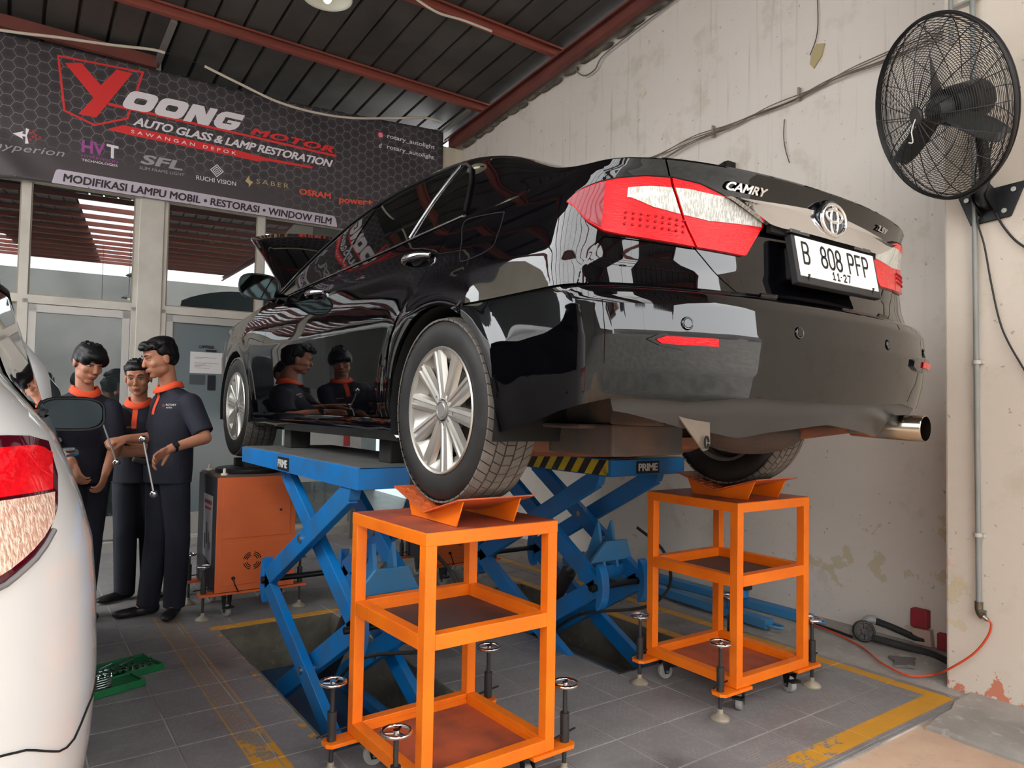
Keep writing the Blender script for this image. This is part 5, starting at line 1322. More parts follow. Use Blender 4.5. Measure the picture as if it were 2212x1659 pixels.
MB().lathe([(0, -.03), (.085, -.035), (.092, -.06), (.092, -.20), (.080, -.225), (0, -.23)], fc, FA, 32).build('motor', mat('motor_black', (38, 38, 38), .4, metal=.4), fan, smooth=40)
bp_ = Vector((3.885, 1.476, 2.385))
MB().prism([(3.898, 1.62, 2.46), (3.898, 1.32, 2.475), (3.898, 1.385, 2.315), (3.898, 1.56, 2.30)], (-.012, 0, 0)).build('wall_plate', BLACKM, fan, bevel=.004)
for y, z in ((1.575, 2.43), (1.37, 2.44), (1.41, 2.345), (1.53, 2.335)): MB().cyl((3.886, y, z), (3.875, y, z), .012, 10).build('plate_bolt', STEEL, fan, smooth=40)
mb = MB(); mot = fc - FA*.16
mb.tube(smooth_path([bp_ + Vector((-.01, 0, 0)), bp_ + Vector((-.10, 0, .02)), (3.77, 1.45, 2.50), (3.72, 1.44, 2.62), mot + Vector((.03, -.02, -.08))], 6), .026, 12); mb.build('bracket_arm', BLACKM, fan, smooth=50)
mb = MB(); mb.prism([bp_ + Vector((0, -.035, -.05)), bp_ + Vector((-.13, -.035, .02)), bp_ + Vector((-.10, -.035, .09)), bp_ + Vector((0, -.035, .06))], (0, .006, 0)); mb.prism([bp_ + Vector((0, .03, -.05)), bp_ + Vector((-.13, .03, .02)), bp_ + Vector((-.10, .03, .09)), bp_ + Vector((0, .03, .06))], (0, .006, 0)); mb.build('bracket_cheek', BLACKM, fan)
MB().tube(smooth_path([fc+FA*.13+Vector((0, 0, -.01)), fc+FA*.136+Vector((0.0, .012, -.06)), fc+FA*.13+Vector((0, .012, -.115)), fc+FA*.12+Vector((-.02, .03, -.12))], 5), .0028, 6).build('pull_string', mat('white_cord', (222, 220, 212), .6), fan)
CBL = mat('black_cable', (40, 38, 38), .6)
def cable(name, pts, r, m, label, cat='cable', group=None, n=8):
    o = MB().tube(smooth_path(pts, n), r, 8).build(name, m, None, smooth=70); return props(o, label, cat, group)
cable('fan_cable', [(3.70, 1.42, 2.70), (3.80, 1.50, 2.56), (3.862, 1.525, 2.44), (3.86, 1.518, 2.308), (3.866, 1.492, 2.188), (3.88, 1.469, 2.004), (3.88, 1.435, 1.82), (3.88, 1.397, 1.707), (3.885, 1.328, 1.561), (3.885, 1.20, 1.30)], .0045, CBL, 'black cable dangling down the near wall from the fan beside the pipe')
cable('fan_cable', [(3.73, 1.40, 2.66), (3.84, 1.475, 2.50), (3.872, 1.458, 2.386), (3.882, 1.412, 2.263), (3.885, 1.324, 2.151), (3.885, 1.15, 2.06)], .0055, CBL, 'black cable curving right from the fan bracket to the picture edge')
PIPE = mat('grey_pipe', (140, 142, 138), .4, rgb2=(120, 122, 116), scale=6)
pipe = thing('air_pipe', 'grey air pipe running straight down the near wall with a brass tap', 'pipe', (3.872, 1.530, .40))
MB().cyl((3.872, 1.528, .455), (3.872, 1.540, 3.46), .0125, 14).build('tube', PIPE, pipe, smooth=50)
for z in (.78, 1.62, 2.9):
    mb = MB().lathe([(.0125, -.009), (.018, -.009), (.018, .009), (.0125, .009)], (3.872, 1.531, z), n=16); mb.box((3.872, 1.505, z-.008), (3.897, 1.557, z+.008)); mb.build('clamp', mat('pale_clip', (186, 182, 172), .5), pipe, smooth=30)
mb = MB().tube(smooth_path([(3.872, 1.528, .46), (3.872, 1.528, .425), (3.866, 1.518, .405), (3.862, 1.505, .395)], 5), .018, 12); mb.build('elbow', mat('dull_brass', (112, 106, 88), .35, metal=.7), pipe, smooth=60)
mb = MB().tube([(3.862, 1.505, .395), (3.86, 1.485, .383)], [.013, .010], 10); mb.box((3.85, 1.490, .415), (3.862, 1.52, .428)); mb.build('tap', STEEL, pipe, smooth=50)
mb = MB().cyl((3.872, 1.640, 3.44), (3.872, 1.50, 3.443), .008, 10); mb.cyl((3.872, 1.640, 3.25), (3.872, 1.640, 3.5), .011, 10); o = mb.build('conduit_branch', PIPE, pipe, smooth=50)
cable('air_hose', [(3.86, 1.487, .385), (3.862, 1.472, .365), (3.862, 1.49, .30), (3.855, 1.55, .205), (3.85, 1.66, .10), (3.93, 1.76, .03), (3.87, 1.80, .022), (3.83, 1.86, .02), (3.90, 2.02, .022), (4.05, 2.20, .025), (4.15, 2.42, .03), (4.2, 2.6, .03)], .0052, mat('orange_hose', (206, 72, 36), .4), 'thin orange air hose looping from the wall tap to the floor', 'hose')
# bundle of thin wires across the wall
WIRE = mat('brown_grey_wire', (118, 104, 94), .6)
bun = thing('wire_bundle', 'bundle of thin brown wires clipped across the right wall', 'cable', (4.38, 3.2, 3.5))
random.seed(11)
for q in range(5):
    ph = random.uniform(0, 6); pts = []
    for k in range(25):
        t = k/24; y = 4.6 - 3.05*t; z = 3.46 + .135*t + (.015*math.sin(t*15+ph)+.009*math.sin(t*31+ph*2))*(.8) - .02*(q-2)*(.5+.5*math.sin(t*9)); pts.append((4.372 - .005*q, y, z))
    MB().tube(smooth_path(pts, 4), .0038, 6).build('wire', WIRE, bun, smooth=70)
for y in (3.55, 2.82): MB().box((4.36, y-.006, 3.47+.135*(4.6-y)/3.05-.04), (4.394, y+.006, 3.47+.135*(4.6-y)/3.05+.05)).build('wire_clip', mat('clip_grey', (150, 140, 130), .5), bun)
cable('roof_wire', [(4.36, 5.193, 4.66), (4.36, 5.143, 4.585), (4.36, 5.041, 4.523), (4.36, 4.911, 4.531), (4.36, 4.818, 4.610), (4.36, 4.576, 4.655), (4.36, 4.239, 4.70), (4.36, 3.9, 4.74)], .0065, mat('grey_wire', (112, 112, 112), .5), 'grey wire sagging in a loop under the rafter along the right wall')
o = MB().add([(4.385, 2.70, 3.86), (4.385, 2.64, 3.84), (4.38, 2.66, 3.76), (4.385, 2.72, 3.70), (4.388, 2.75, 3.74), (4.388, 2.74, 3.80)], [tuple(range(6))]).build('plaster_patch', mat('ochre_plaster', (176, 162, 122), .9), None, solid=.012, outward=(9, 2.7, 3.8)); props(o, 'ochre lump of bare plaster under a crack high on the right wall', 'plaster patch')
for pts in ([(4.384, 2.70, 4.9), (4.384, 2.695, 4.3), (4.384, 2.69, 3.95), (4.384, 2.745, 3.80)], [(4.384, 2.94, 3.42), (4.384, 2.945, 3.30), (4.384, 2.93, 3.20), (4.384, 2.90, 3.10)]):
    o = MB().tube(smooth_path(pts, 5), .0035, 5).build('wall_crack', mat('crack_dark', (92, 82, 72), .9), None); props(o, 'dark %s crack in the plaster of the right wall' % ('long vertical' if pts[0][2] > 4 else 'short lower'), 'crack', None)
o = MB().prism([(4.30, 3.512, 3.195), (4.30, 3.384, 3.228), (4.30, 3.384, 3.10)], (.012, 0, 0)).build('corner_bracket', BLACKM, None); props(o, 'small black triangular bracket standing off the wall above the boot lid', 'bracket')
MB().box((4.31, 3.36, 3.08), (4.40, 3.386, 3.23)).build('bracket_foot', BLACKM, o)
# things low by the wall: red boxes, blower with hoses, loose slab
RB_ = mat('faded_red_box', (158, 44, 54), .6, rgb2=(120, 40, 44), scale=9, amt=.6)
o = MB().box((4.345, 1.985, .130), (4.40, 2.078, .235)).build('wall_socket_box', RB_, None, bevel=.008); props(o, 'faded red box fixed low on the right wall above the black hose', 'box')
MB().prism([(4.355, 1.965, .035), (4.355, 2.065, .035), (4.345, 2.065, .125), (4.335, 1.965, .130)], (.045, 0, 0)).build('box_base', mat('pinkish_plaster', (196, 168, 152), .8), o)
o = MB().box((4.36, 1.885, .030), (4.40, 1.94, .125)).build('wall_socket_box', RB_, None, bevel=.008); props(o, 'small red box tucked in the corner behind the wall projection', 'box')
blw = thing('blower', 'dirty black round blower lying by the wall with two corrugated hoses', 'blower', (4.19, 2.27, .01))
DK = mat('dusty_black', (62, 60, 58), .7, rgb2=(100, 96, 88), scale=16, amt=.6)
ax_ = Vector((-.75, -.62, .18)).normalized(); cc = Vector((4.20, 2.28, .075))
MB().lathe([(0, .0), (.052, 0), (.060, .008), (.062, .04), (.055, .055), (.050, .056), (.046, .045), (.018, .045), (.016, .058), (0, .058)], cc, ax_, 28).build('drum', DK, blw, smooth=35)
for k in range(8):
    a = k*math.pi/4; x_ = ax_.orthogonal().normalized(); y_ = ax_.cross(x_); MB().bar(cc+ax_*.05+(x_*math.cos(a)+y_*math.sin(a))*.016, cc+ax_*.05+(x_*math.cos(a)+y_*math.sin(a))*.048, .006, .008).build('drum_rib', DK, blw)
MB().tube(smooth_path([(4.23, 2.29, .11), (4.25, 2.27, .135), (4.27, 2.24, .135)], 4), .026, 12).build('outlet', mat('grey_clip2', (150, 150, 148), .5), blw, smooth=50)
for pts, r in (([(4.27, 2.245, .13), (4.31, 2.19, .11), (4.345, 2.12, .085), (4.36, 2.06, .068), (4.365, 2.00, .07)], .019), ([(4.19, 2.215, .05), (4.21, 2.15, .045), (4.24, 2.05, .035), (4.25, 1.92, .03), (4.20, 1.80, .026), (4.15, 1.72, .03)], .020)):
    pts = smooth_path(pts, 12); rr3 = [r*(1+.10*(i % 2)) for i in range(len(pts))]; MB().tube(pts, rr3, 12).build('corrugated_hose', RUBBER, blw, smooth=40)
MB().tube(smooth_path([(4.17, 2.33, .03), (4.2, 2.45, .03), (4.22, 2.62, .03)], 5), .008, 8).build('lead', CBL, blw)
o = slab('loose_slab', [(4.066, 2.046), (4.144, 1.951), (4.001, 1.891), (3.93, 1.961)], .008, .020, mat('dark_slate', (108, 102, 100), .8, rgb2=(90, 86, 84), scale=12), 8); del o['kind']; props(o, 'flat dark broken slab lying on the floor inside the hose loop', 'slab')
# ---------------------------------------------------------------- roof fittings and lamp
CON = mat('cream_conduit', (214, 204, 188), .5)
o = MB().tube(smooth_path([(-1.2, 7.15, 4.25), (-.15, 7.15, 4.388), (.233, 7.15, 4.454), (.646, 7.15, 4.517), (.958, 7.15, 4.575), (1.08, 7.15, 4.58)], 6), .013, 8).build('conduit_tube', CON, None, smooth=70); props(o, 'cream conduit tube along the top of the banner, left piece', 'conduit', 'cream conduits under the roof')
o = MB().tube(smooth_path([(1.423, 7.15, 4.557), (1.757, 7.15, 4.478), (2.119, 7.15, 4.401), (2.501, 7.15, 4.391), (2.905, 7.15, 4.437), (3.447, 7.15, 4.575), (3.793, 7.15, 4.665), (4.018, 7.15, 4.668)], 6), .013, 8).build('conduit_tube', CON, None, smooth=70); props(o, 'cream conduit tube sagging in front of the banner, right piece', 'conduit', 'cream conduits under the roof')
cable('conduit_wire', [(1.08, 7.15, 4.58), (1.2, 7.15, 4.59), (1.32, 7.15, 4.57), (1.423, 7.15, 4.557)], .004, CBL, 'thin dark wire joining the two cream conduit pieces above the banner')
o = MB().tube(smooth_path([(2.3, 5.32, 4.90), (2.60, 5.30, 4.82), (2.75, 5.30, 4.775), (2.923, 5.3, 4.745), (3.155, 5.3, 4.765), (3.459, 5.3, 4.765)], 6), .011, 8).build('conduit_tube', CON, None, smooth=70); props(o, 'cream conduit tube hanging along the nearer red purlin at the top', 'conduit', 'cream conduits under the roof')
STR = mat('grey_strut', (128, 126, 122), .5, metal=.3)
for n_, (x, lb) in enumerate(((1.07, 'left'), (4.10, 'right'))):
    t = thing('banner_strut', 'grey steel strut from the red purlin down to the banner top, %s one' % lb, 'strut', (x, 7.45, 4.5), 'grey roof struts')
    yb_ = 7.66-.0604*x
    MB().bar((x+.01, 6.72, 4.69), (x, yb_-.02, 4.62), .05, .04).build('strut', STR, t, bevel=.003); MB().box((x-.045, yb_-.02, 4.485), (x+.045, yb_+.04, 4.68)).build('post', mat('pale_post', (180, 178, 172), .5), t)
lamp = thing('pendant_lamp', 'white enamel pendant lamp with bulb at the top edge of the picture', 'lamp', (1.76, 4.84, 4.62))
lc = Vector((1.745, 4.80, 4.225)); sh = mat('enamel_shade', (226, 226, 214), .35)
MB().lathe([(.172, 0), (.160, .018), (.12, .045), (.06, .075), (.03, .10)], lc, (0, 0, 1), 36).build('shade', sh, lamp, smooth=50, solid=.003)
MB().sphere(lc + Vector((0, 0, .01)), Vector((.034, .034, .05)), 18, 12).build('bulb', mat('bulb', (240, 236, 214), .3, emit=.6, emc=(255, 246, 214)), lamp, smooth=80)
MB().cyl(lc + Vector((0, 0, .09)), lc + Vector((0, 0, .17)), .024, 16).build('socket', BLACK, lamp, smooth=40); MB().cyl(lc + Vector((0, 0, .16)), (1.745, 4.80, zr(4.8)-.0), .004, 8).build('cord', CBL, lamp)
for n_, (x, y) in enumerate(((1.0, -1.6), (.9, -5.2), (.2, -9.0))):
    t = thing('pendant_lamp', 'white enamel pendant lamp on a long cord, number %s behind the viewer' % ('one', 'two', 'three')[n_], 'lamp', (x, y, 3.9), 'pendant lamps behind the viewer'); l2 = Vector((x, y, 4.0))
    MB().lathe([(.172, 0), (.160, .018), (.12, .045), (.06, .075), (.03, .10)], l2, (0, 0, 1), 28).build('shade', mat('enamel_shade_d', (120, 116, 108), .5), t, smooth=50, solid=.003); MB().cyl(l2 + Vector((0, 0, .09)), (x, y, zr(y)), .006, 8).build('cord', CBL, t)
    MB().sphere(l2, Vector((.034, .034, .05)), 14, 8).build('bulb', mat('bulb', (240, 236, 214), .3), t, smooth=80)
# office door notices
offd = bpy.data.objects['door_2']
mb = MB(); text_aff(mb, 'OFFICE', B(1.535, -.004, 1.905), B(1.675, -.004, 1.905), B(1.535, -.004, 1.932), -NB, 0, .05); o = mb.build('office_sign', PBLK, None, outward=tuple(B(1.6, -9, 1.9))); props(o, 'black OFFICE lettering on the office door glass', 'sign')
o = bbox(MB(), 1.46, 1.76, -.009, -.006, 1.656, 1.865).build('notice_paper', mat('paper', (205, 204, 202), .6), None); props(o, 'white printed notice sheet taped to the office door', 'notice')
mb = MB()
for z, a, b_ in ((1.81, 1.50, 1.70), (1.80, 1.50, 1.58), (1.755, 1.50, 1.72), (1.742, 1.50, 1.60), (1.73, 1.50, 1.66), (1.718, 1.50, 1.56), (1.705, 1.50, 1.64)): bbox(mb, a, b_, -.006, -.0055, z, z+.004)
mb.build('text_lines', mat('ink_pinkish', (150, 120, 124), .6), o, kind='stuff')
for a, b_, z0, z1, lb in ((1.46, 1.60, 1.545, 1.64, 'dark grey notice card under the white sheet'), (1.625, 1.70, 1.49, 1.64, 'black card with a white dot beside the grey card')):
    o = bbox(MB(), a, b_, -.009, -.006, z0, z1).build('notice_card', mat('card_%d' % int(a*100), (70, 74, 78) if a < 1.5 else (28, 30, 38), .4), None); props(o, lb + ' on the office door', 'notice')
o = bbox(MB(), 1.60, 1.70, -.009, -.005, 1.872, 1.892).build('door_closer', BLACK, None); props(o, 'short black bar under the OFFICE lettering', 'fitting')
# pale board with red stripes standing behind the car
bd = thing('striped_board', 'white board with slanting red stripes standing behind the lifted car', 'board', B(2.95, .5, .07))
bbox(MB(), 2.25, 3.05, .46, .48, .6, 1.35).build('board', mat('board_white', (190, 190, 186), .6), bd)
bbox(MB(), 2.30, 2.34, .42, .46, .0, 1.30).build('leg', STR, bd); bbox(MB(), 2.96, 3.0, .42, .46, .0, 1.30).build('leg', STR, bd)
mb = MB(); mb.add([B(2.28, .483, 1.0), B(2.40, .483, 1.0), B(2.56, .483, 1.2), B(2.44, .483, 1.2)], [(0, 1, 2, 3)]); mb.build('red_stripe', mat('stripe_red', (168, 66, 72), .6), bd); mb = MB(); mb.add([B(2.86, .483, .95), B(2.93, .483, .95), B(2.93, .483, 1.3), B(2.86, .483, 1.3)], [(0, 1, 2, 3)]); mb.build('red_stripe', mat('stripe_red', (168, 66, 72), .6), bd)
# green socket-set case on the floor
kit = thing('tool_case', 'open green plastic socket-set case full of chrome tools on the tiles', 'tool case', (.50, 3.95, 0))
GRN = mat('green_plastic', (22, 112, 62), .45, rgb2=(16, 84, 48), scale=14, amt=.5)
for n_, (c, a, wl_, dl) in enumerate((((.47, 4.03), math.radians(-30), .42, .22), ((.36, 3.84), math.radians(-30), .42, .20))):
    M = Matrix.Translation((c[0], c[1], 0)) @ Matrix.Rotation(math.radians(18) if n_ == 0 else math.radians(18), 4, 'Z')
    mb = MB(); mb.box((-wl_/2, -dl/2, .002), (wl_/2, dl/2, .012), 0, M)
    for lo, hi in (((-wl_/2, -dl/2, .012), (wl_/2, -dl/2+.008, .036)), ((-wl_/2, dl/2-.008, .012), (wl_/2, dl/2, .036)), ((-wl_/2, -dl/2, .012), (-wl_/2+.008, dl/2, .036)), ((wl_/2-.008, -dl/2, .012), (wl_/2, dl/2, .036))): mb.box(lo, hi, 0, M)
    mb.build('case_shell' if n_ == 0 else 'case_lid', GRN, kit, bevel=.003)
    mb = MB(); mb.box((-wl_/2+.01, -dl/2+.01, .012), (wl_/2-.01, dl/2-.01, .026), 0, M); mb.build('tool_tray', GRN, kit, bevel=.002)
    random.seed(20+n_)
    if n_ == 0:
        for i in range(13):
            for j in range(2):
                p = M @ Vector((-.18+.03*i, -.07 + .045*j, .026)); rr4 = .006+.0055*random.random(); MB().lathe([(rr4*.5, .0), (rr4*.55, .02), (rr4, .02), (rr4, 0)], p, (0, 0, 1), 12).build('socket', CHROME, kit, smooth=30)
        for j in range(3):
            a, b_ = M @ Vector((-.15+.1*j, .03, .032)), M @ Vector((-.06+.1*j, .07, .032)); MB().tube([a, b_], [.006, .009], 8).build('ratchet', CHROME, kit, smooth=50)
    else:
        for j in range(5):
            a, b_ = M @ Vector((-.17, -.06+.03*j, .034)), M @ Vector((.06+.015*j, -.065+.03*j, .034))
            mb = MB().bar(a, b_, .007, .004); 
            for q in (a, b_): mb.lathe([(.005, -.003), (.011, -.003), (.011, .003), (.005, .003)], q, (0, 0, 1), 12)
            mb.build('spanner', CHROME, kit, smooth=30)
# ---------------------------------------------------------------- people
from mathutils.bvhtree import BVHTree
def prim_mesh(mb, p):
    k = p[0]
    if k == 'e': mb.sphere(p[1], p[2], 20, 12, 0, p[3] if len(p) > 3 else None)
    elif k == 'c':
        a, ra, b, rb = Vector(p[1]), p[2], Vector(p[3]), p[4]; mb.cone(a, b, ra, rb, 18); mb.sphere(a, ra, 16, 10); mb.sphere(b, rb, 16, 10)
    elif k == 'f': mb.cone(p[1], p[3], p[2], p[4], 24)
    elif k == 'l':
        rings = p[1]; R = []
        for (c, rx, ry, X, Y) in rings: R.append([Vector(c) + X*(rx*math.cos(2*math.pi*i/28)) + Y*(ry*math.sin(2*math.pi*i/28)) for i in range(28)])
        v = [q for r in R for q in r]; n = 28; f = [(j*n+i, j*n+(i+1) % n, (j+1)*n+(i+1) % n, (j+1)*n+i) for j in range(len(R)-1) for i in range(n)]
        f += [tuple(range(n))[::-1], tuple(range((len(R)-1)*n, len(R)*n))]; mb.add(v, f)
def fuse(prims, voxel, it=6, noise=0., fac=.5):
    """one continuous surface from overlapping closed pieces"""
    vs_, fs_ = [], []
    mb = MB()
    for p in prims: prim_mesh(mb, p)
    me = bpy.data.meshes.new('f'); me.from_pydata(mb.v, [], mb.f)
    bm = bmesh.new(); bm.from_mesh(me); bmesh.ops.remove_doubles(bm, verts=bm.verts, dist=1e-6); bmesh.ops.recalc_face_normals(bm, faces=bm.faces); bm.to_mesh(me); bm.free()
    o = bpy.data.objects.new('f', me); COL.objects.link(o)
    r = o.modifiers.new('r', 'REMESH'); r.mode = 'VOXEL'; r.voxel_size = voxel; r.adaptivity = 0
    s = o.modifiers.new('s', 'SMOOTH'); s.factor = fac; s.iterations = it
    dg = bpy.context.evaluated_depsgraph_get(); m2 = bpy.data.meshes.new_from_object(o.evaluated_get(dg))
    v = [tuple(q.co) for q in m2.vertices]; f = [tuple(q.vertices) for q in m2.polygons]
    bpy.data.objects.remove(o); bpy.data.meshes.remove(m2); bpy.data.meshes.remove(me); return v, f
def put(name, vf, m, parent, smooth=80):
    mb = MB(); mb.v, mb.f = list(vf[0]), [list(q) for q in vf[1]]; mb.mi = [0]*len(mb.f)
    org = origin(parent); me = bpy.data.meshes.new(name); me.from_pydata([tuple(Vector(p)-org) for p in mb.v], [], mb.f); me.materials.append(m)
    me.polygons.foreach_set('use_smooth', [True]*len(me.polygons)); o = bpy.data.objects.new(name, me); COL.objects.link(o); o.parent = parent; return o
def frame(fwd, up=(0, 0, 1), roll=0.):
    F = Vector(fwd).normalized(); U = Vector(up); X = F.cross(U).normalized(); U = X.cross(F).normalized()
    if roll: q = Matrix.Rotation(roll, 3, F); X = q @ X; U = q @ U
    return Matrix((X, F, U)).transposed()
def hand(prims, wrist, d, palm, curl=30, spread=6, side=1, thumb=35, s=1.):
    """palm and five bent fingers; side=+1 thumb on +S side"""
    d = Vector(d).normalized(); n = Vector(palm); n = (n - d*n.dot(d)).normalized(); S = d.cross(n)*side; w_ = Vector(wrist)
    kn = w_ + d*.085*s
    M = Matrix((S, d, n)).transposed()
    prims.append(('e', w_ + d*.048*s, Vector((.040, .052, .016))*s, M)); prims.append(('c', w_ - d*.02, .024*s, w_ + d*.02*s, .023*s))
    for k, (off, L, r) in enumerate(((.031, .072, .0092), (.011, .082, .0094), (-.010, .076, .0090), (-.030, .058, .0082))):
        base = w_ + S*off*s*.95 + d*.06*s; p = kn + S*off*s*1.05 + n*.002; dd = (d + S*math.tan(math.radians(spread))*off/.03).normalized(); prims.append(('c', base, r*1.1*s, p, r*1.08*s))
        for j, fr in enumerate((.46, .30, .24)):
            q = Matrix.Rotation(math.radians(-curl*(.8 + .35*j)*(1 if True else 0)), 3, S*side); 
            dd = (q @ dd) if (q @ dd).dot(n) > dd.dot(n) - 1e-6 else (Matrix.Rotation(math.radians(curl*(.8+.35*j)), 3, S*side) @ dd)
            e = p + dd*L*fr*s; prims.append(('c', p, r*(1.02-.08*j)*s, e, r*(.95-.10*j)*s)); p = e
    tb = w_ + S*.026*s + d*.018*s + n*.006; t1 = tb + (d*math.cos(math.radians(thumb)) + S*math.sin(math.radians(thumb)) + n*.35).normalized()*.042*s; t2 = t1 + (d*.9 + S*.15 + n*.5).normalized()*.034*s
    prims.append(('c', tb, .0145*s, t1, .0112*s)); prims.append(('c', t1, .0110*s, t2, .0090*s))
SKIN = mat('skin', (184, 128, 100), .5, rgb2=(168, 112, 86), scale=14, amt=.5, spec=.4); HAIR = mat('black_hair', (14, 13, 15), .45, spec=.4)
POLO = mat('navy_polo', (30, 32, 46), .8, rgb2=(22, 24, 36), scale=5, amt=.8, bump=.25, bscale=26); OCOL = mat('orange_collar', (236, 84, 44), .75, bump=.1, bscale=90)
TROU = mat('navy_trousers', (20, 22, 34), .8, rgb2=(30, 34, 48), scale=6, amt=.6, bump=.3, bscale=18); SHOE = mat('black_shoe', (24, 23, 26), .45)
def head_prims(H, c, s=1.):
    T = lambda x, y, z: c + H @ (Vector((x, y, z))*s)
    E = lambda x, y, z, a, b, d: ('e', T(x, y, z), Vector((a, b, d))*s, H)
    return [E(0, -.012, .040, .074, .094, .086), E(0, .020, .0, .066, .074, .092), E(0, .032, -.046, .057, .057, .062), E(0, .062, -.088, .026, .024, .022), E(0, .04, .05, .062, .052, .052),
            ('c', T(0, .093, .018), .0085*s, T(0, .110, -.018), .0115*s), E(0, .108, -.024, .017, .012, .0095), E(0, .089, -.050, .025, .013, .0075), E(0, .086, -.062, .022, .013, .0085),
            ('c', T(-.042, .075, .036), .0125*s, T(-.012, .090, .034), .010*s), ('c', T(.042, .075, .036), .0125*s, T(.012, .090, .034), .010*s),
            E(.036, .060, -.018, .026, .026, .026), E(-.036, .060, -.018, .026, .026, .026), E(.077, -.008, -.002, .009, .019, .032), E(-.077, -.008, -.002, .009, .019, .032),
            E(.080, -.014, .010, .008, .014, .016), E(-.080, -.014, .010, .008, .014, .016), E(.036, .016, -.058, .024, .044, .034), E(-.036, .016, -.058, .024, .044, .034)]
def face_details(H, c, par, s=1., open_=.5):
    T = lambda x, y, z: c + H @ (Vector((x, y, z))*s)
    for sg in (-1, 1):
        e = MB().sphere(T(sg*.031, .0795, .012), Vector((.0145, .010, .0085*open_+.003))*s, 14, 8, 0, H).build('eye', mat('eye_white', (190, 182, 172), .25), par, smooth=80)
        MB().sphere(T(sg*.031, .0875, .0105), Vector((.0058, .004, .0058*open_+.002))*s, 10, 6, 0, H).build('iris', mat('iris_dark', (28, 18, 14), .1), e, smooth=80)
        MB().tube([T(sg*.016, .094, .0165), T(sg*.031, .0925, .0205), T(sg*.046, .084, .016)], [.0016*s, .0024*s, .0014*s], 6).build('eyelid_line', HAIR, e, smooth=80)
        MB().tube([T(sg*.014, .1005, .036), T(sg*.030, .0965, .0425), T(sg*.050, .080, .037)], [.0030*s, .0042*s, .0018*s], 6).build('eyebrow', HAIR, par, smooth=80)
    MB().tube([T(-.022, .0985, -.0565), T(0, .1045, -.0562), T(.022, .0985, -.0565)], [.001*s, .0016*s, .001*s], 6).build('mouth_line', mat('lip_dark', (96, 48, 42), .5), par, smooth=80)
    MB().sphere(T(0, .0975, -.0625), Vector((.019, .007, .0055))*s, 14, 8, 0, H).build('lower_lip', mat('lip', (150, 86, 72), .4), par, smooth=80)
    for sg in (-1, 1): MB().sphere(T(sg*.0085, .1125, -.0325), Vector((.0032, .004, .0022))*s, 8, 6, 0, H).build('nostril', mat('nostril', (60, 30, 24), .7), par, smooth=80)
def hair_prims(H, c, style, seed, s=1.):
    random.seed(seed); T = lambda x, y, z: c + H @ (Vector((x, y, z))*s); E = lambda x, y, z, a, b, d: ('e', T(x, y, z), Vector((a, b, d))*s, H)
    P = [E(0, -.026, .052, .081, .095, .083), E(0, -.05, .018, .076, .068, .080)]
    if style == 'fringe':
        P += [E(0, .012, .078, .082, .088, .055), E(0, .060, .066, .076, .050, .044), E(.050, .048, .046, .038, .046, .044), E(-.050, .048, .046, .038, .046, .044), E(0, .0, .085, .084, .090, .050), E(.072, -.005, .045, .020, .045, .045), E(-.072, -.005, .045, .020, .045, .045)]
    elif style == 'side':
        P += [E(0, .025, .092, .078, .075, .042), E(0, .072, .098, .060, .038, .034), E(-.015, .096, .092, .042, .026, .022), E(0, -.02, .10, .085, .09, .05), E(.066, -.01, .058, .022, .045, .040), E(-.066, -.01, .058, .022, .045, .040)]
    else:
        P += [E(0, .020, .085, .074, .072, .040), E(0, .055, .080, .056, .036, .026), E(.068, -.01, .050, .014, .036, .036), E(-.068, -.01, .050, .014, .036, .036)]
    for k in range(190):
        a = random.uniform(-math.pi, math.pi); up = random.uniform(.05, 1.0); x = math.sin(a)*.082*math.sqrt(1-up*up*.8); y = -.012 + math.cos(a)*.094*math.sqrt(1-up*up*.8); z = .050 + .085*up
        if math.cos(a) > .15 and z < .085: z = .09
        dn = .036 if style != 'fringe' else .045
        if style == 'fringe' and math.cos(a) > .3: p2 = (x*1.05, y + .018, z - dn - .012)
        elif style == 'side': p2 = (x*1.08 - .012, y*1.04 + .028, z - .012) if math.cos(a) > 0 else (x*1.06, y*1.05-.004, z-dn)
        else: p2 = (x*1.05, y*1.05, z - dn*.7)
        P.append(('c', T(x, y, z), .0062*s, T(*p2), .0030*s))
    return P
def decal(name, body, shirt_vf, c, nrm, right, w_, h_, m, par, off=.002, bold=.02):
    bv = BVHTree.FromPolygons([Vector(v) for v in shirt_vf[0]], [tuple(f) for f in shirt_vf[1]]); c = Vector(c); n = Vector(nrm).normalized(); r = Vector(right); r = (r - n*r.dot(n)).normalized(); u = n.cross(r); u = u if u.z > 0 else -u
    vs, fs, x0, x1, y0, y1 = text_mesh(body, bold, 1.); out = []
    for v in vs:
        p = c + r*w_*((v.x-x0)/(x1-x0)-.5) + u*h_*((v.y-y0)/(y1-y0)-.5); h = bv.ray_cast(p + n*.3, -n, .6); out.append((h[0] if h[0] is not None else p) + n*(off+v.z))
    MB().add(out, fs).build(name, m, par, outward=tuple(c - n))
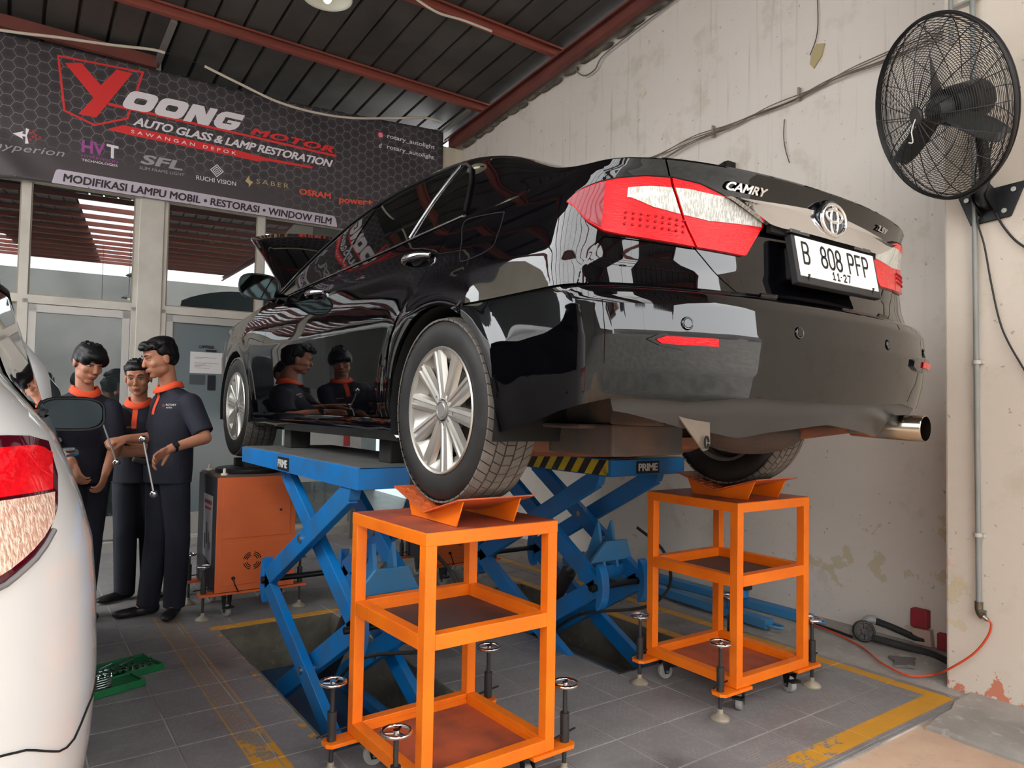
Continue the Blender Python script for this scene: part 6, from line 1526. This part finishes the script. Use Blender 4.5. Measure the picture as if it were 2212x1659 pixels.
def person(label, J, fwd, hfwd, style, hroll=0., seed=1, hs=1., hands=(), sleeves=True, decals=True, shoe=(), armr=1., facing_open=.5, group='mechanics'):
    base = Vector((J['hip'][0], J['hip'][1], 0)); r = thing('person', label, 'person', base, None)
    V = {k: Vector(v) for k, v in J.items()}; F = Vector(fwd).normalized(); Rr = F.cross(Vector((0, 0, 1))).normalized(); Z = Vector((0, 0, 1))
    H = frame(hfwd, (0, 0, 1), hroll); hc = V['head']
    # continuous body
    P = head_prims(H, hc, hs)
    P.append(('c', V['neck'] + Vector((0, 0, -.03)), .054, hc + H @ Vector((0, -.024, -.045)), .049))
    sc = V['sc']; hip = V['hip']
    tor = [(hip + Z*-.06, .155, .105), (hip + Z*.05, .160, .110), (hip.lerp(sc, .35), .145, .100), (hip.lerp(sc, .62), .160, .115), (hip.lerp(sc, .85), .168, .110), (sc + Z*.005, .150, .085), (V['neck'] + Z*-.02, .075, .065)]
    P.append(('l', [(c, a*.95, b*.93, Rr, F) for c, a, b in tor]))
    for sd in ('N', 'F'):
        if 'elb'+sd in V:
            sh, el, wr = V['sh'+sd], V['elb'+sd], V['wr'+sd]; P += [('c', sh, .050, el, .038), ('c', el, .040, wr, .0255)]
        kn, an = V['knee'+sd], V['ank'+sd]; hp = hip + Rr*(.08 if (kn-hip).dot(Rr) > 0 else -.08); P += [('c', hp, .082, kn, .052), ('c', kn, .052, an, .036)]
        P += [('c', an + Z*-.02, .030, an + Z*-.055 + Vector(J['toe'+sd]).normalized()*.09, .020)]
    for hnd in hands: hand(P, *hnd[0], **hnd[1])
    body = fuse(P, .0045, 8); b = put('body', body, SKIN, r)
    face_details(H, hc, r, hs, facing_open)
    put('hair', fuse(hair_prims(H, hc, style, seed, hs), .0042, 2), HAIR, r)
    # polo shirt
    S = [('l', [(c, a*1.06+.012, b*1.08+.014, Rr, F) for c, a, b in tor[:-1]] + [(V['neck'] + Z*-.025, .085, .078, Rr, F)]), ('c', sc + Rr*.11 + Z*-.02, .062, sc - Rr*.11 + Z*-.02, .062)]
    for sd in ('N', 'F'):
        if 'elb'+sd in V:
            sh, el = V['sh'+sd], V['elb'+sd]; e = sh.lerp(el, .86); S += [('f', sh, .072, e, .066*armr), ('e', sh, Vector((.072, .072, .072)))]
    shirt = fuse(S, .0055, 9); so = put('shirt', shirt, POLO, r)
    # collar, placket
    nk = V['neck']; mb = MB(); G_ = []
    for i in range(33):
        a = 2*math.pi*i/32; d = Rr*math.sin(a) + F*math.cos(a); front = max(0, math.cos(a)); G_.append([nk + d*q + Z*(z_ - .030*front - .012*front*front) for q, z_ in ((.061, .012), (.068, .022), (.076, .016), (.090 + .008*front, -.018))])
    mb.grid(G_); mb.build('collar', OCOL, r, smooth=60, solid=.003, outward=tuple(nk - Z*.2))
    bv = BVHTree.FromPolygons([Vector(v) for v in shirt[0]], [tuple(f) for f in shirt[1]])
    mb = MB(); G_ = []
    for j in range(9):
        row = []
        for i in (-1, -.5, 0, .5, 1):
            p = nk + Z*(-.045 - .15*j/8) + Rr*(.016*i) + F*.3; h = bv.ray_cast(p, -F, .6); row.append((h[0] if h[0] is not None else p - F*.2) + F*.003)
        G_.append(row)
    mb.grid(G_); mb.build('placket', OCOL, so, smooth=60, outward=tuple(nk - F))
    # trousers and shoes
    T_ = [('l', [(c, a*1.03+.006, b*1.05+.008, Rr, F) for c, a, b in tor[:3]])]
    for sd in ('N', 'F'):
        kn, an = V['knee'+sd], V['ank'+sd]; hp = hip + Rr*(.078 if (kn-hip).dot(Rr) > 0 else -.078); T_ += [('c', hp, .094, kn, .074), ('f', kn, .075, an + Z*-.035, .066), ('e', kn, Vector((.075, .075, .075)))]
    put('trousers', fuse(T_, .007, 8), TROU, r)
    for sd in ('N', 'F'):
        an = V['ank'+sd]; t = Vector(J['toe'+sd]).normalized(); g_ = Vector((an.x, an.y, 0)); M = frame(t)
        sh_ = fuse([('e', g_ + Z*.042 + t*-.02, Vector((.042, .055, .042)), M), ('c', g_ + Z*.032 + t*.02, .036, g_ + Z*.026 + t*.15, .027), ('e', g_ + Z*.028 + t*.12, Vector((.046, .085, .026)), M), ('c', g_ + Z*.05, .042, g_ + Z*.11, .040)], .006, 4)
        sh_ = ([(x, y, max(z, .004)) for x, y, z in sh_[0]], sh_[1]); so_ = put('shoe', sh_, SHOE, r)
    return r, shirt, so
PN_ = lambda *a: tuple(a)
# right-hand man, side on, wearing a watch, holding two link rods
J3 = dict(head=(.798, 5.02, 1.628), neck=(.862, 5.06, 1.472), sc=(.905, 5.06, 1.385), hip=(.872, 5.06, .90), shN=(.962, 4.90, 1.345), elbN=(1.035, 4.80, 1.135), wrN=(.815, 4.70, 1.075),
          shF=(.85, 5.20, 1.35), elbF=(.80, 5.14, 1.125), wrF=(.612, 5.01, 1.122), kneeN=(.93, 4.98, .49), ankN=(.925, 5.0, .085), kneeF=(.83, 5.10, .49), ankF=(.785, 5.09, .085), toeN=(-.45, -1, 0), toeF=(-1, -.05, 0))
p3, s3, o3 = person('man in profile facing left, dark polo with orange collar and wristwatch, beside the cabinet', J3, (-.94, -.34, 0), (-.97, -.20, -.26), 'side', 0., 4,
    hands=[(((.815, 4.70, 1.075), (-.85, -.22, -.52), (-.2, -.5, -.6)), dict(curl=26, side=-1, thumb=30, spread=10)), (((.612, 5.01, 1.122), (-.96, -.35, -.12), (.0, .3, -1)), dict(curl=62, side=1, thumb=20))], facing_open=.25)
w_ = MB(); a, b = Vector((1.035, 4.80, 1.135)), Vector((.815, 4.70, 1.075)); d = (b-a).normalized(); c = b - d*.03
w_.lathe([(.0285, -.010), (.0305, -.010), (.0305, .010), (.0285, .010)], c, d, 28); wo = w_.build('watch_strap', BLACK, p3, smooth=40)
n = Vector((.1, -.8, .6)); n = (n - d*n.dot(d)).normalized(); M = Matrix((d, n.cross(d), n)).transposed().to_4x4(); M.translation = c + n*.030
MB().box((-.018, -.016, -.004), (.018, .016, .007), 0, M).build('watch_case', mat('watch_dark', (40, 40, 42), .2), wo, bevel=.003)
decal('shirt_text', 'ROTARY', s3, (.862, 4.96, 1.340), (-.25, -1, 0), (1, -.2, 0), .062, .012, STW, o3); decal('shirt_text', 'AUTO', s3, (.850, 4.96, 1.322), (-.25, -1, 0), (1, -.2, 0), .036, .010, STW, o3)
decal('shirt_mark', 'o', s3, (.815, 4.96, 1.334), (-.25, -1, 0), (1, -.2, 0), .013, .016, PRD2, o3)
# middle man behind
J2 = dict(head=(.736, 5.47, 1.515), neck=(.752, 5.52, 1.368), sc=(.765, 5.53, 1.285), hip=(.775, 5.56, .86), shN=(.632, 5.47, 1.245), elbN=(.615, 5.36, 1.03), wrN=(.80, 5.30, 1.01), shF=(.90, 5.56, 1.25), elbF=(.93, 5.44, 1.03), wrF=(.80, 5.32, 1.04),
          kneeN=(.70, 5.54, .46), ankN=(.715, 5.58, .08), kneeF=(.86, 5.56, .46), ankF=(.88, 5.60, .08), toeN=(-.9, -.5, 0), toeF=(.1, -1, 0))
p2, s2, o2 = person('man in dark polo standing half hidden behind the man in profile', J2, (-.35, -.94, 0), (-.30, -.93, -.20), 'short', 0.06, 9,
    hands=[(((.80, 5.30, 1.01), (.95, -.1, .0), (0, .9, .2)), dict(curl=15, side=1)), (((.80, 5.32, 1.04), (-.95, -.1, 0), (0, .9, .2)), dict(curl=15, side=-1))])
decal('shirt_text', 'ROTARY', s2, (.690, 5.38, 1.185), (-.3, -1, 0), (1, -.3, 0), .045, .010, STW, o2)
# left man, behind the white car
J1 = dict(head=(.412, 5.17, 1.585), neck=(.404, 5.22, 1.432), sc=(.402, 5.235, 1.345), hip=(.405, 5.25, .90), shN=(.545, 5.20, 1.30), elbN=(.575, 5.14, 1.06), wrN=(.515, 4.98, .93), shF=(.262, 5.24, 1.30), elbF=(.235, 5.15, 1.06), wrF=(.34, 4.98, .98),
          kneeN=(.46, 5.22, .48), ankN=(.44, 5.25, .08), kneeF=(.34, 5.24, .48), ankF=(.34, 5.27, .08), toeN=(.25, -1, 0), toeF=(-.3, -1, 0))
p1, s1, o1 = person('man with a long black fringe looking down, behind the white car mirror', J1, (.12, -.99, 0), (.36, -.88, -.34), 'fringe', -.10, 15,
    hands=[(((.515, 4.98, .93), (-.25, -.25, -.9), (-.6, .3, .1)), dict(curl=30, side=1)), (((.34, 4.98, .98), (.3, -.3, -.85), (.6, .3, .1)), dict(curl=30, side=-1))])
decal('shirt_text', 'ROTARY', s1, (.49, 5.08, 1.23), (.1, -1, 0), (1, .1, 0), .055, .012, STW, o1)
# stabiliser link rods in the hands
def rod(a, b, label):
    a, b = Vector(a), Vector(b); d = (b-a).normalized(); n = Vector((-.3, -1, .1)); n = (n - d*n.dot(d)).normalized()
    t = thing('stabiliser_link', label, 'car part', tuple(b), 'chrome stabiliser links')
    MB().cyl(a, b, .0052, 12).build('bar', mat('bright_bar', (226, 226, 222), .2, metal=.6), t, smooth=40)
    for q in (a, b):
        MB().lathe([(0, .016), (.010, .016), (.019, .010), (.022, 0), (.019, -.010), (0, -.012)], q, n, 20).build('joint_housing', CHROME, t, smooth=40)
        MB().cyl(q + n*.016, q + n*.040, .0055, 10).build('stud', STEEL, t, smooth=40)
    return t
rod((.452, 4.86, 1.290), (.562, 4.93, .985), 'chrome stabiliser link held up in the outstretched far hand')
rod((.655, 4.60, 1.140), (.722, 4.60, .820), 'chrome stabiliser link hanging from the hand with the wristwatch')
t = MB().box((-.05, -.018, -.016), (.05, .018, .016), 0, Matrix.Translation((.655, 4.63, 1.01)) @ Euler((.2, .25, .2)).to_matrix().to_4x4()).build('black_tool', BLACK, None, bevel=.008); props(t, 'small black tool gripped in the hand with the wristwatch', 'tool')
# ---------------------------------------------------------------- white car at the left edge
wc = thing('car', 'white hatchback at the left edge, red and clear rear lamp close up, bonnet open', 'car', (-.687, 3.4, 0))
WX = -.687
WPT = mat('white_car_paint', (204, 204, 202), .25, coat=1., spec=.4)
WZ = [.30, .474, .534, .60, .673, .75, .917, 1.03, 1.12, 1.197, 1.275, 1.36, 1.40, 1.55, 1.80]
WW = [.80, .856, .868, .877, .882, .885, .878, .867, .843, .816, .781, .71, .674, .62, .54]
YZ = [.30, .50, .66, .70, .74, 1.0, 1.30, 1.5, 1.8]; YR = [1.37, 1.35, 1.355, 1.36, 1.365, 1.40, 1.44, 1.53, 1.72]
_wr = {}
def wring(z):
    k = int(round(z*2000))
    if k in _wr: return _wr[k]
    W_ = float(np.interp(z, WZ, WW)); yr = float(np.interp(z, YZ, YR)); y1 = 2.05; n = 2.7; ph = np.linspace(0, np.pi/2, 160)
    a = W_*np.cos(ph).clip(0)**(2/n); y = y1-(y1-yr)*np.sin(ph)**(2/n); L = np.concatenate([[0], np.cumsum(np.hypot(np.diff(a), np.diff(y)))]); L = L/L[-1]
    _wr[k] = (L, a, y); return _wr[k]
def wsurf(t, z, off=0.):
    """t 0 (side join) .. 1 (rear centre)"""
    def f(t, z):
        L, a, y = wring(z); return np.array([float(np.interp(t, L, a)), float(np.interp(t, L, y)), z])
    p = f(t, z)
    if off:
        e = .004; du = f(min(t+e, 1), z)-f(max(t-e, 0), z); dv = f(t, z+e)-f(t, z-e); n = np.cross(du, dv); n /= np.linalg.norm(n)+1e-12
        if n[1] > 0 and t > .3 or n[0] < 0 and t <= .3: n = -n
        p = p + n*off
    return p
def t_of_x(xw, z):
    L, a, y = wring(z); return float(np.interp(-(xw-WX), -a, L))
for sg in (1, -1):
    g_ = [[(WX+sg*p[0], p[1], p[2]) for p in [wsurf(i/60, .70+1.10*j/50) for j in range(51)]] for i in range(61)]
    MB().grid(g_).build('rear_body', WPT, wc, smooth=50, outward=(WX, 2.6, 1.2))
    g_ = [[(WX+sg*p[0], p[1], p[2]) for p in [wsurf(i/60, .30+.40*j/20) for j in range(21)]] for i in range(61)]
    MB().grid(g_).build('rear_bumper', WPT, wc, smooth=50, outward=(WX, 2.6, .6))
    # flank
    def flank(y, z):
        W_ = float(np.interp(z, WZ, WW)); W2 = float(np.interp(z, [.3, .75, 1.03, 1.19, 1.25, 1.30], [.80, .885, .872, .84, .82, .80])); t = min(1, (y-2.05)/.6); return (WX+sg*(W_*(1-t)+W2*t), y, z)
    MB().grid([[flank(2.05+2.75*i/50, .30+1.0*j/30) for j in range(31)] for i in range(51)]).build('side_panel', WPT, wc, smooth=50, outward=(WX, 3, .9))
    def gh(y, z):
        W2 = float(np.interp(z, [1.28, 1.30, 1.476, 1.62, 1.76, 1.84], [.80, .795, .745, .70, .65, .52])); Wr = float(np.interp(z, WZ, WW)); t = min(1, max(0, (y-2.05)/.8)); return (WX+sg*(Wr*(1-t)+W2*t), y, z)
    ztop = lambda y: float(np.interp(y, [2.05, 2.9, 3.35, 3.75], [1.80, 1.78, 1.62, 1.30]))
    MB().grid([[gh(2.05+1.68*i/40, 1.28+(ztop(2.05+1.68*i/40)-1.28)*j/16) for j in range(17)] for i in range(41)]).build('cabin_side', mat('black_trim_gloss', (14, 14, 16), .15), wc, smooth=50, outward=(WX, 3, .9))
    wtop = lambda y: float(np.interp(y, [2.15, 2.35, 2.9, 3.2, 3.55], [1.50, 1.66, 1.68, 1.60, 1.34]))
    MB().grid([[tuple(Vector(gh(2.15+1.42*i/30, 1.325+(wtop(2.15+1.42*i/30)-1.325)*j/10)) + Vector((sg*.004, 0, 0))) for j in range(11)] for i in range(31)]).build('side_window', mat('smoked_glass', (30, 32, 32), .02, coat=1.), wc, smooth=50, outward=(WX, 3, .9))
    MB().tube([Vector(gh(2.12+1.5*i/30, max(1.30, wtop(2.12+1.5*i/30))+.02)) + Vector((sg*.006, 0, 0)) for i in range(31)], .008, 6).build('window_seal', BLACK, wc, smooth=60)
    MB().tube([Vector(gh(2.12+1.5*i/30, 1.312)) + Vector((sg*.008, 0, 0)) for i in range(31)], .007, 6).build('window_seal', BLACK, wc, smooth=60)
    P = [[(WX+sg*x, y, float(np.interp(y, [1.72, 2.05, 2.9, 3.35, 3.75], [1.79, 1.80, 1.78, 1.63, 1.30])) + .05*(1-(x/.55)**2)) for x in (0, .2, .4, .52, .6)] for y in (1.72, 2.05, 2.5, 2.9, 3.2, 3.35, 3.55, 3.75)]
    if sg > 0: MB().grid([[(WX-(p[0]-WX), p[1], p[2]) for p in r[::-1]] + list(r[1:]) for r in P]).build('roof', WPT, wc, smooth=50, outward=(WX, 2.6, 0))
    # mirror
    mc = Vector((WX+sg*.895, 3.20, 1.298)); P = []
    for i in range(22):
        a = 2*math.pi*i/22; row = []
        for j in range(9):
            t = j/8; r = math.cos(math.pi/2*t)**.6 if t < 1 else 0; ca, sa = math.cos(a), math.sin(a); kx = .112*(1-.10*sa*sg*ca); row.append(mc + Vector((kx*math.copysign(abs(ca)**.62, ca)*r, .12*t, .064*math.copysign(abs(sa)**.62, sa)*r)))
        P.append(row)
    mb = MB().grid(P, 0, True); mb.bar((WX+sg*.80, 3.26, 1.262), (WX+sg*.86, 3.23, 1.270), .07, .03); mo = mb.build('door_mirror', WPT if False else BLACKM, wc, smooth=60)
    MB().add([mc + Vector((.101*math.copysign(abs(math.cos(k*math.pi/14))**.62, math.cos(k*math.pi/14)), -.003, .055*math.copysign(abs(math.sin(k*math.pi/14))**.62, math.sin(k*math.pi/14)))) for k in range(28)], [tuple(range(28))]).build('mirror_glass', mat('mirror_dark', (52, 60, 64), .02, metal=1), mo)
    MB().tube([mc + Vector((.108*math.copysign(abs(math.cos(k*math.pi/14))**.62, math.cos(k*math.pi/14)), -.006, .061*math.copysign(abs(math.sin(k*math.pi/14))**.62, math.sin(k*math.pi/14)))) for k in range(28)], .006, 6, closed=True).build('mirror_frame', BLACK, mo, smooth=60)
    for yy in (2.62, 3.5): MB().tube([Vector(flank(yy-.07, 1.185)) , Vector(flank(yy-.05, 1.187))+Vector((sg*.03, 0, 0)), Vector(flank(yy+.06, 1.187))+Vector((sg*.032, 0, 0)), Vector(flank(yy+.09, 1.185))], .010, 8).build('door_handle', CHROME, wc, smooth=60)
    # wheels
    for yy in (2.35, 4.85):
        x0 = WX + sg*.76; MB().lathe([(.20, .095), (.23, .10), (.31, .09), (.325, .06), (.325, -.06), (.31, -.09), (.20, -.095)], (x0, yy, .327), (sg, 0, 0), 48).build('tyre', TYRE, wc, smooth=50)
        MB().lathe([(0, .05), (.07, .06), (.16, .045), (.20, .085), (.20, -.09)], (x0, yy, .327), (sg, 0, 0), 40).build('wheel_disc', ALU, wc, smooth=40)
    # rear lamp
    z_lo = lambda x: float(np.interp(x, [-.36, -.10, .003, .030, .058, .080, .0885], [1.02, 1.012, 1.028, 1.046, 1.068, 1.105, 1.14])); z_hi = lambda x: float(np.interp(x, [-.36, -.006, .036, .073, .084, .0885], [1.268, 1.275, 1.272, 1.257, 1.23, 1.19]))
    def lens(name, m, xa, xb, lo, hi, off, par, nx=26, nz=10, skirt=.010):
        rows = []
        for i in range(-1, nx+2):
            u = min(max(i/nx, 0), 1); x = xa+(xb-xa)*u; row = []
            for j in range(-1, nz+2):
                v = min(max(j/nz, 0), 1); z = lo(x)+(hi(x)-lo(x))*v; p = wsurf(t_of_x(x, z), z, off-(skirt if (i in (-1, nx+1) or j in (-1, nz+1)) else 0)); row.append((WX+sg*p[0], p[1], p[2]))
            rows.append(row)
        return MB().grid(rows).build(name, m, par, smooth=38, outward=(WX, 2.6, 1.1))
    zm = lambda x: 1.163
    lamp_ = lens('rear_lamp', mat('lamp_dark_border', (70, 6, 22), .06, coat=1.), -.36, .0885, lambda x: z_lo(x)-.012, lambda x: z_hi(x), .006, wc)
    lens('red_lens', mat('lamp_red_white_car', (232, 4, 22), .08, coat=1., rgb2=(190, 2, 16), scale=1., amt=.6, bump=.2, bscale=2, stretch=(90, 90, 90)), -.355, .076, lambda x: zm(x)+.002, lambda x: min(z_hi(x)-.016, 1.253), .009, lamp_)
    lens('clear_lens', mat('lamp_clear_amber', (236, 204, 184), .12, coat=1., metal=.2, rgb2=(196, 144, 120), scale=1., amt=.7, bump=.6, bscale=1., lo=.42, hi=.58, stretch=(160, 160, 70), detail=1.), -.355, .080, lambda x: z_lo(x)+.004, lambda x: max(zm(x)-.004, z_lo(x)+.005), .009, lamp_)
    mb = MB(); ps = [wsurf(t_of_x(x, z_lo(x)-.016), z_lo(x)-.016, .008) for x in [-.36+.44*k/30 for k in range(31)]]; mb.tube([(WX+sg*p[0], p[1], p[2]) for p in ps], .006, 6); mb.build('lamp_seal', mat('grey_seal', (120, 118, 118), .4), lamp_, smooth=60)
    sm = I([-.8, -.1, .014, .056, .090, .115, .137, .16, .19], [.74, .735, .728, .713, .685, .664, .668, .70, .715])
    ps = [wsurf(t_of_x(x, sm(x)), sm(x), .0020) for x in [-.5+.69*k/50 for k in range(51)]]
    MB().tube([(WX+sg*p[0], p[1], p[2]) for p in ps], .0022, 5).build('bumper_seam', SHADOW, wc)
# raised bonnet
P = []
for i in range(12):
    t = i/11; row = []
    for j in range(17):
        x = -1+2*j/16; wd = .885 - .05*t - .22*max(0, t-.42)*1.6; y = 4.15+.62*t - .05*abs(x)**3*t; z = 1.25 + .62*t + .05*(1-x*x) - .04*t*t; row.append((WX + x*wd, y, z))
    P.append(row)
MB().grid(P).build('bonnet', WPT, wc, smooth=50, solid=.02, outward=(WX, 5.5, .8))
MB().box((WX-.80, 3.9, .5), (WX+.80, 5.0, 1.15)).build('engine_bay', SHADOW, wc); MB().box((WX-.62, 1.9, .55), (WX+.62, 3.9, 1.2)).build('cabin_floor', SHADOW, wc)
MB().box((WX-.75, 1.6, .24), (WX+.75, 4.9, .5)).build('underbody', UNDER, wc)
MB().grid([[(WX+x*.86, 4.80+.42*(1-abs(x)**3), z) for z in (.28, .5, .75, .95, 1.10)] for x in [-1+k/10 for k in range(21)]]).build('front_bumper', WPT, wc, smooth=50, outward=(WX, 3, .8))
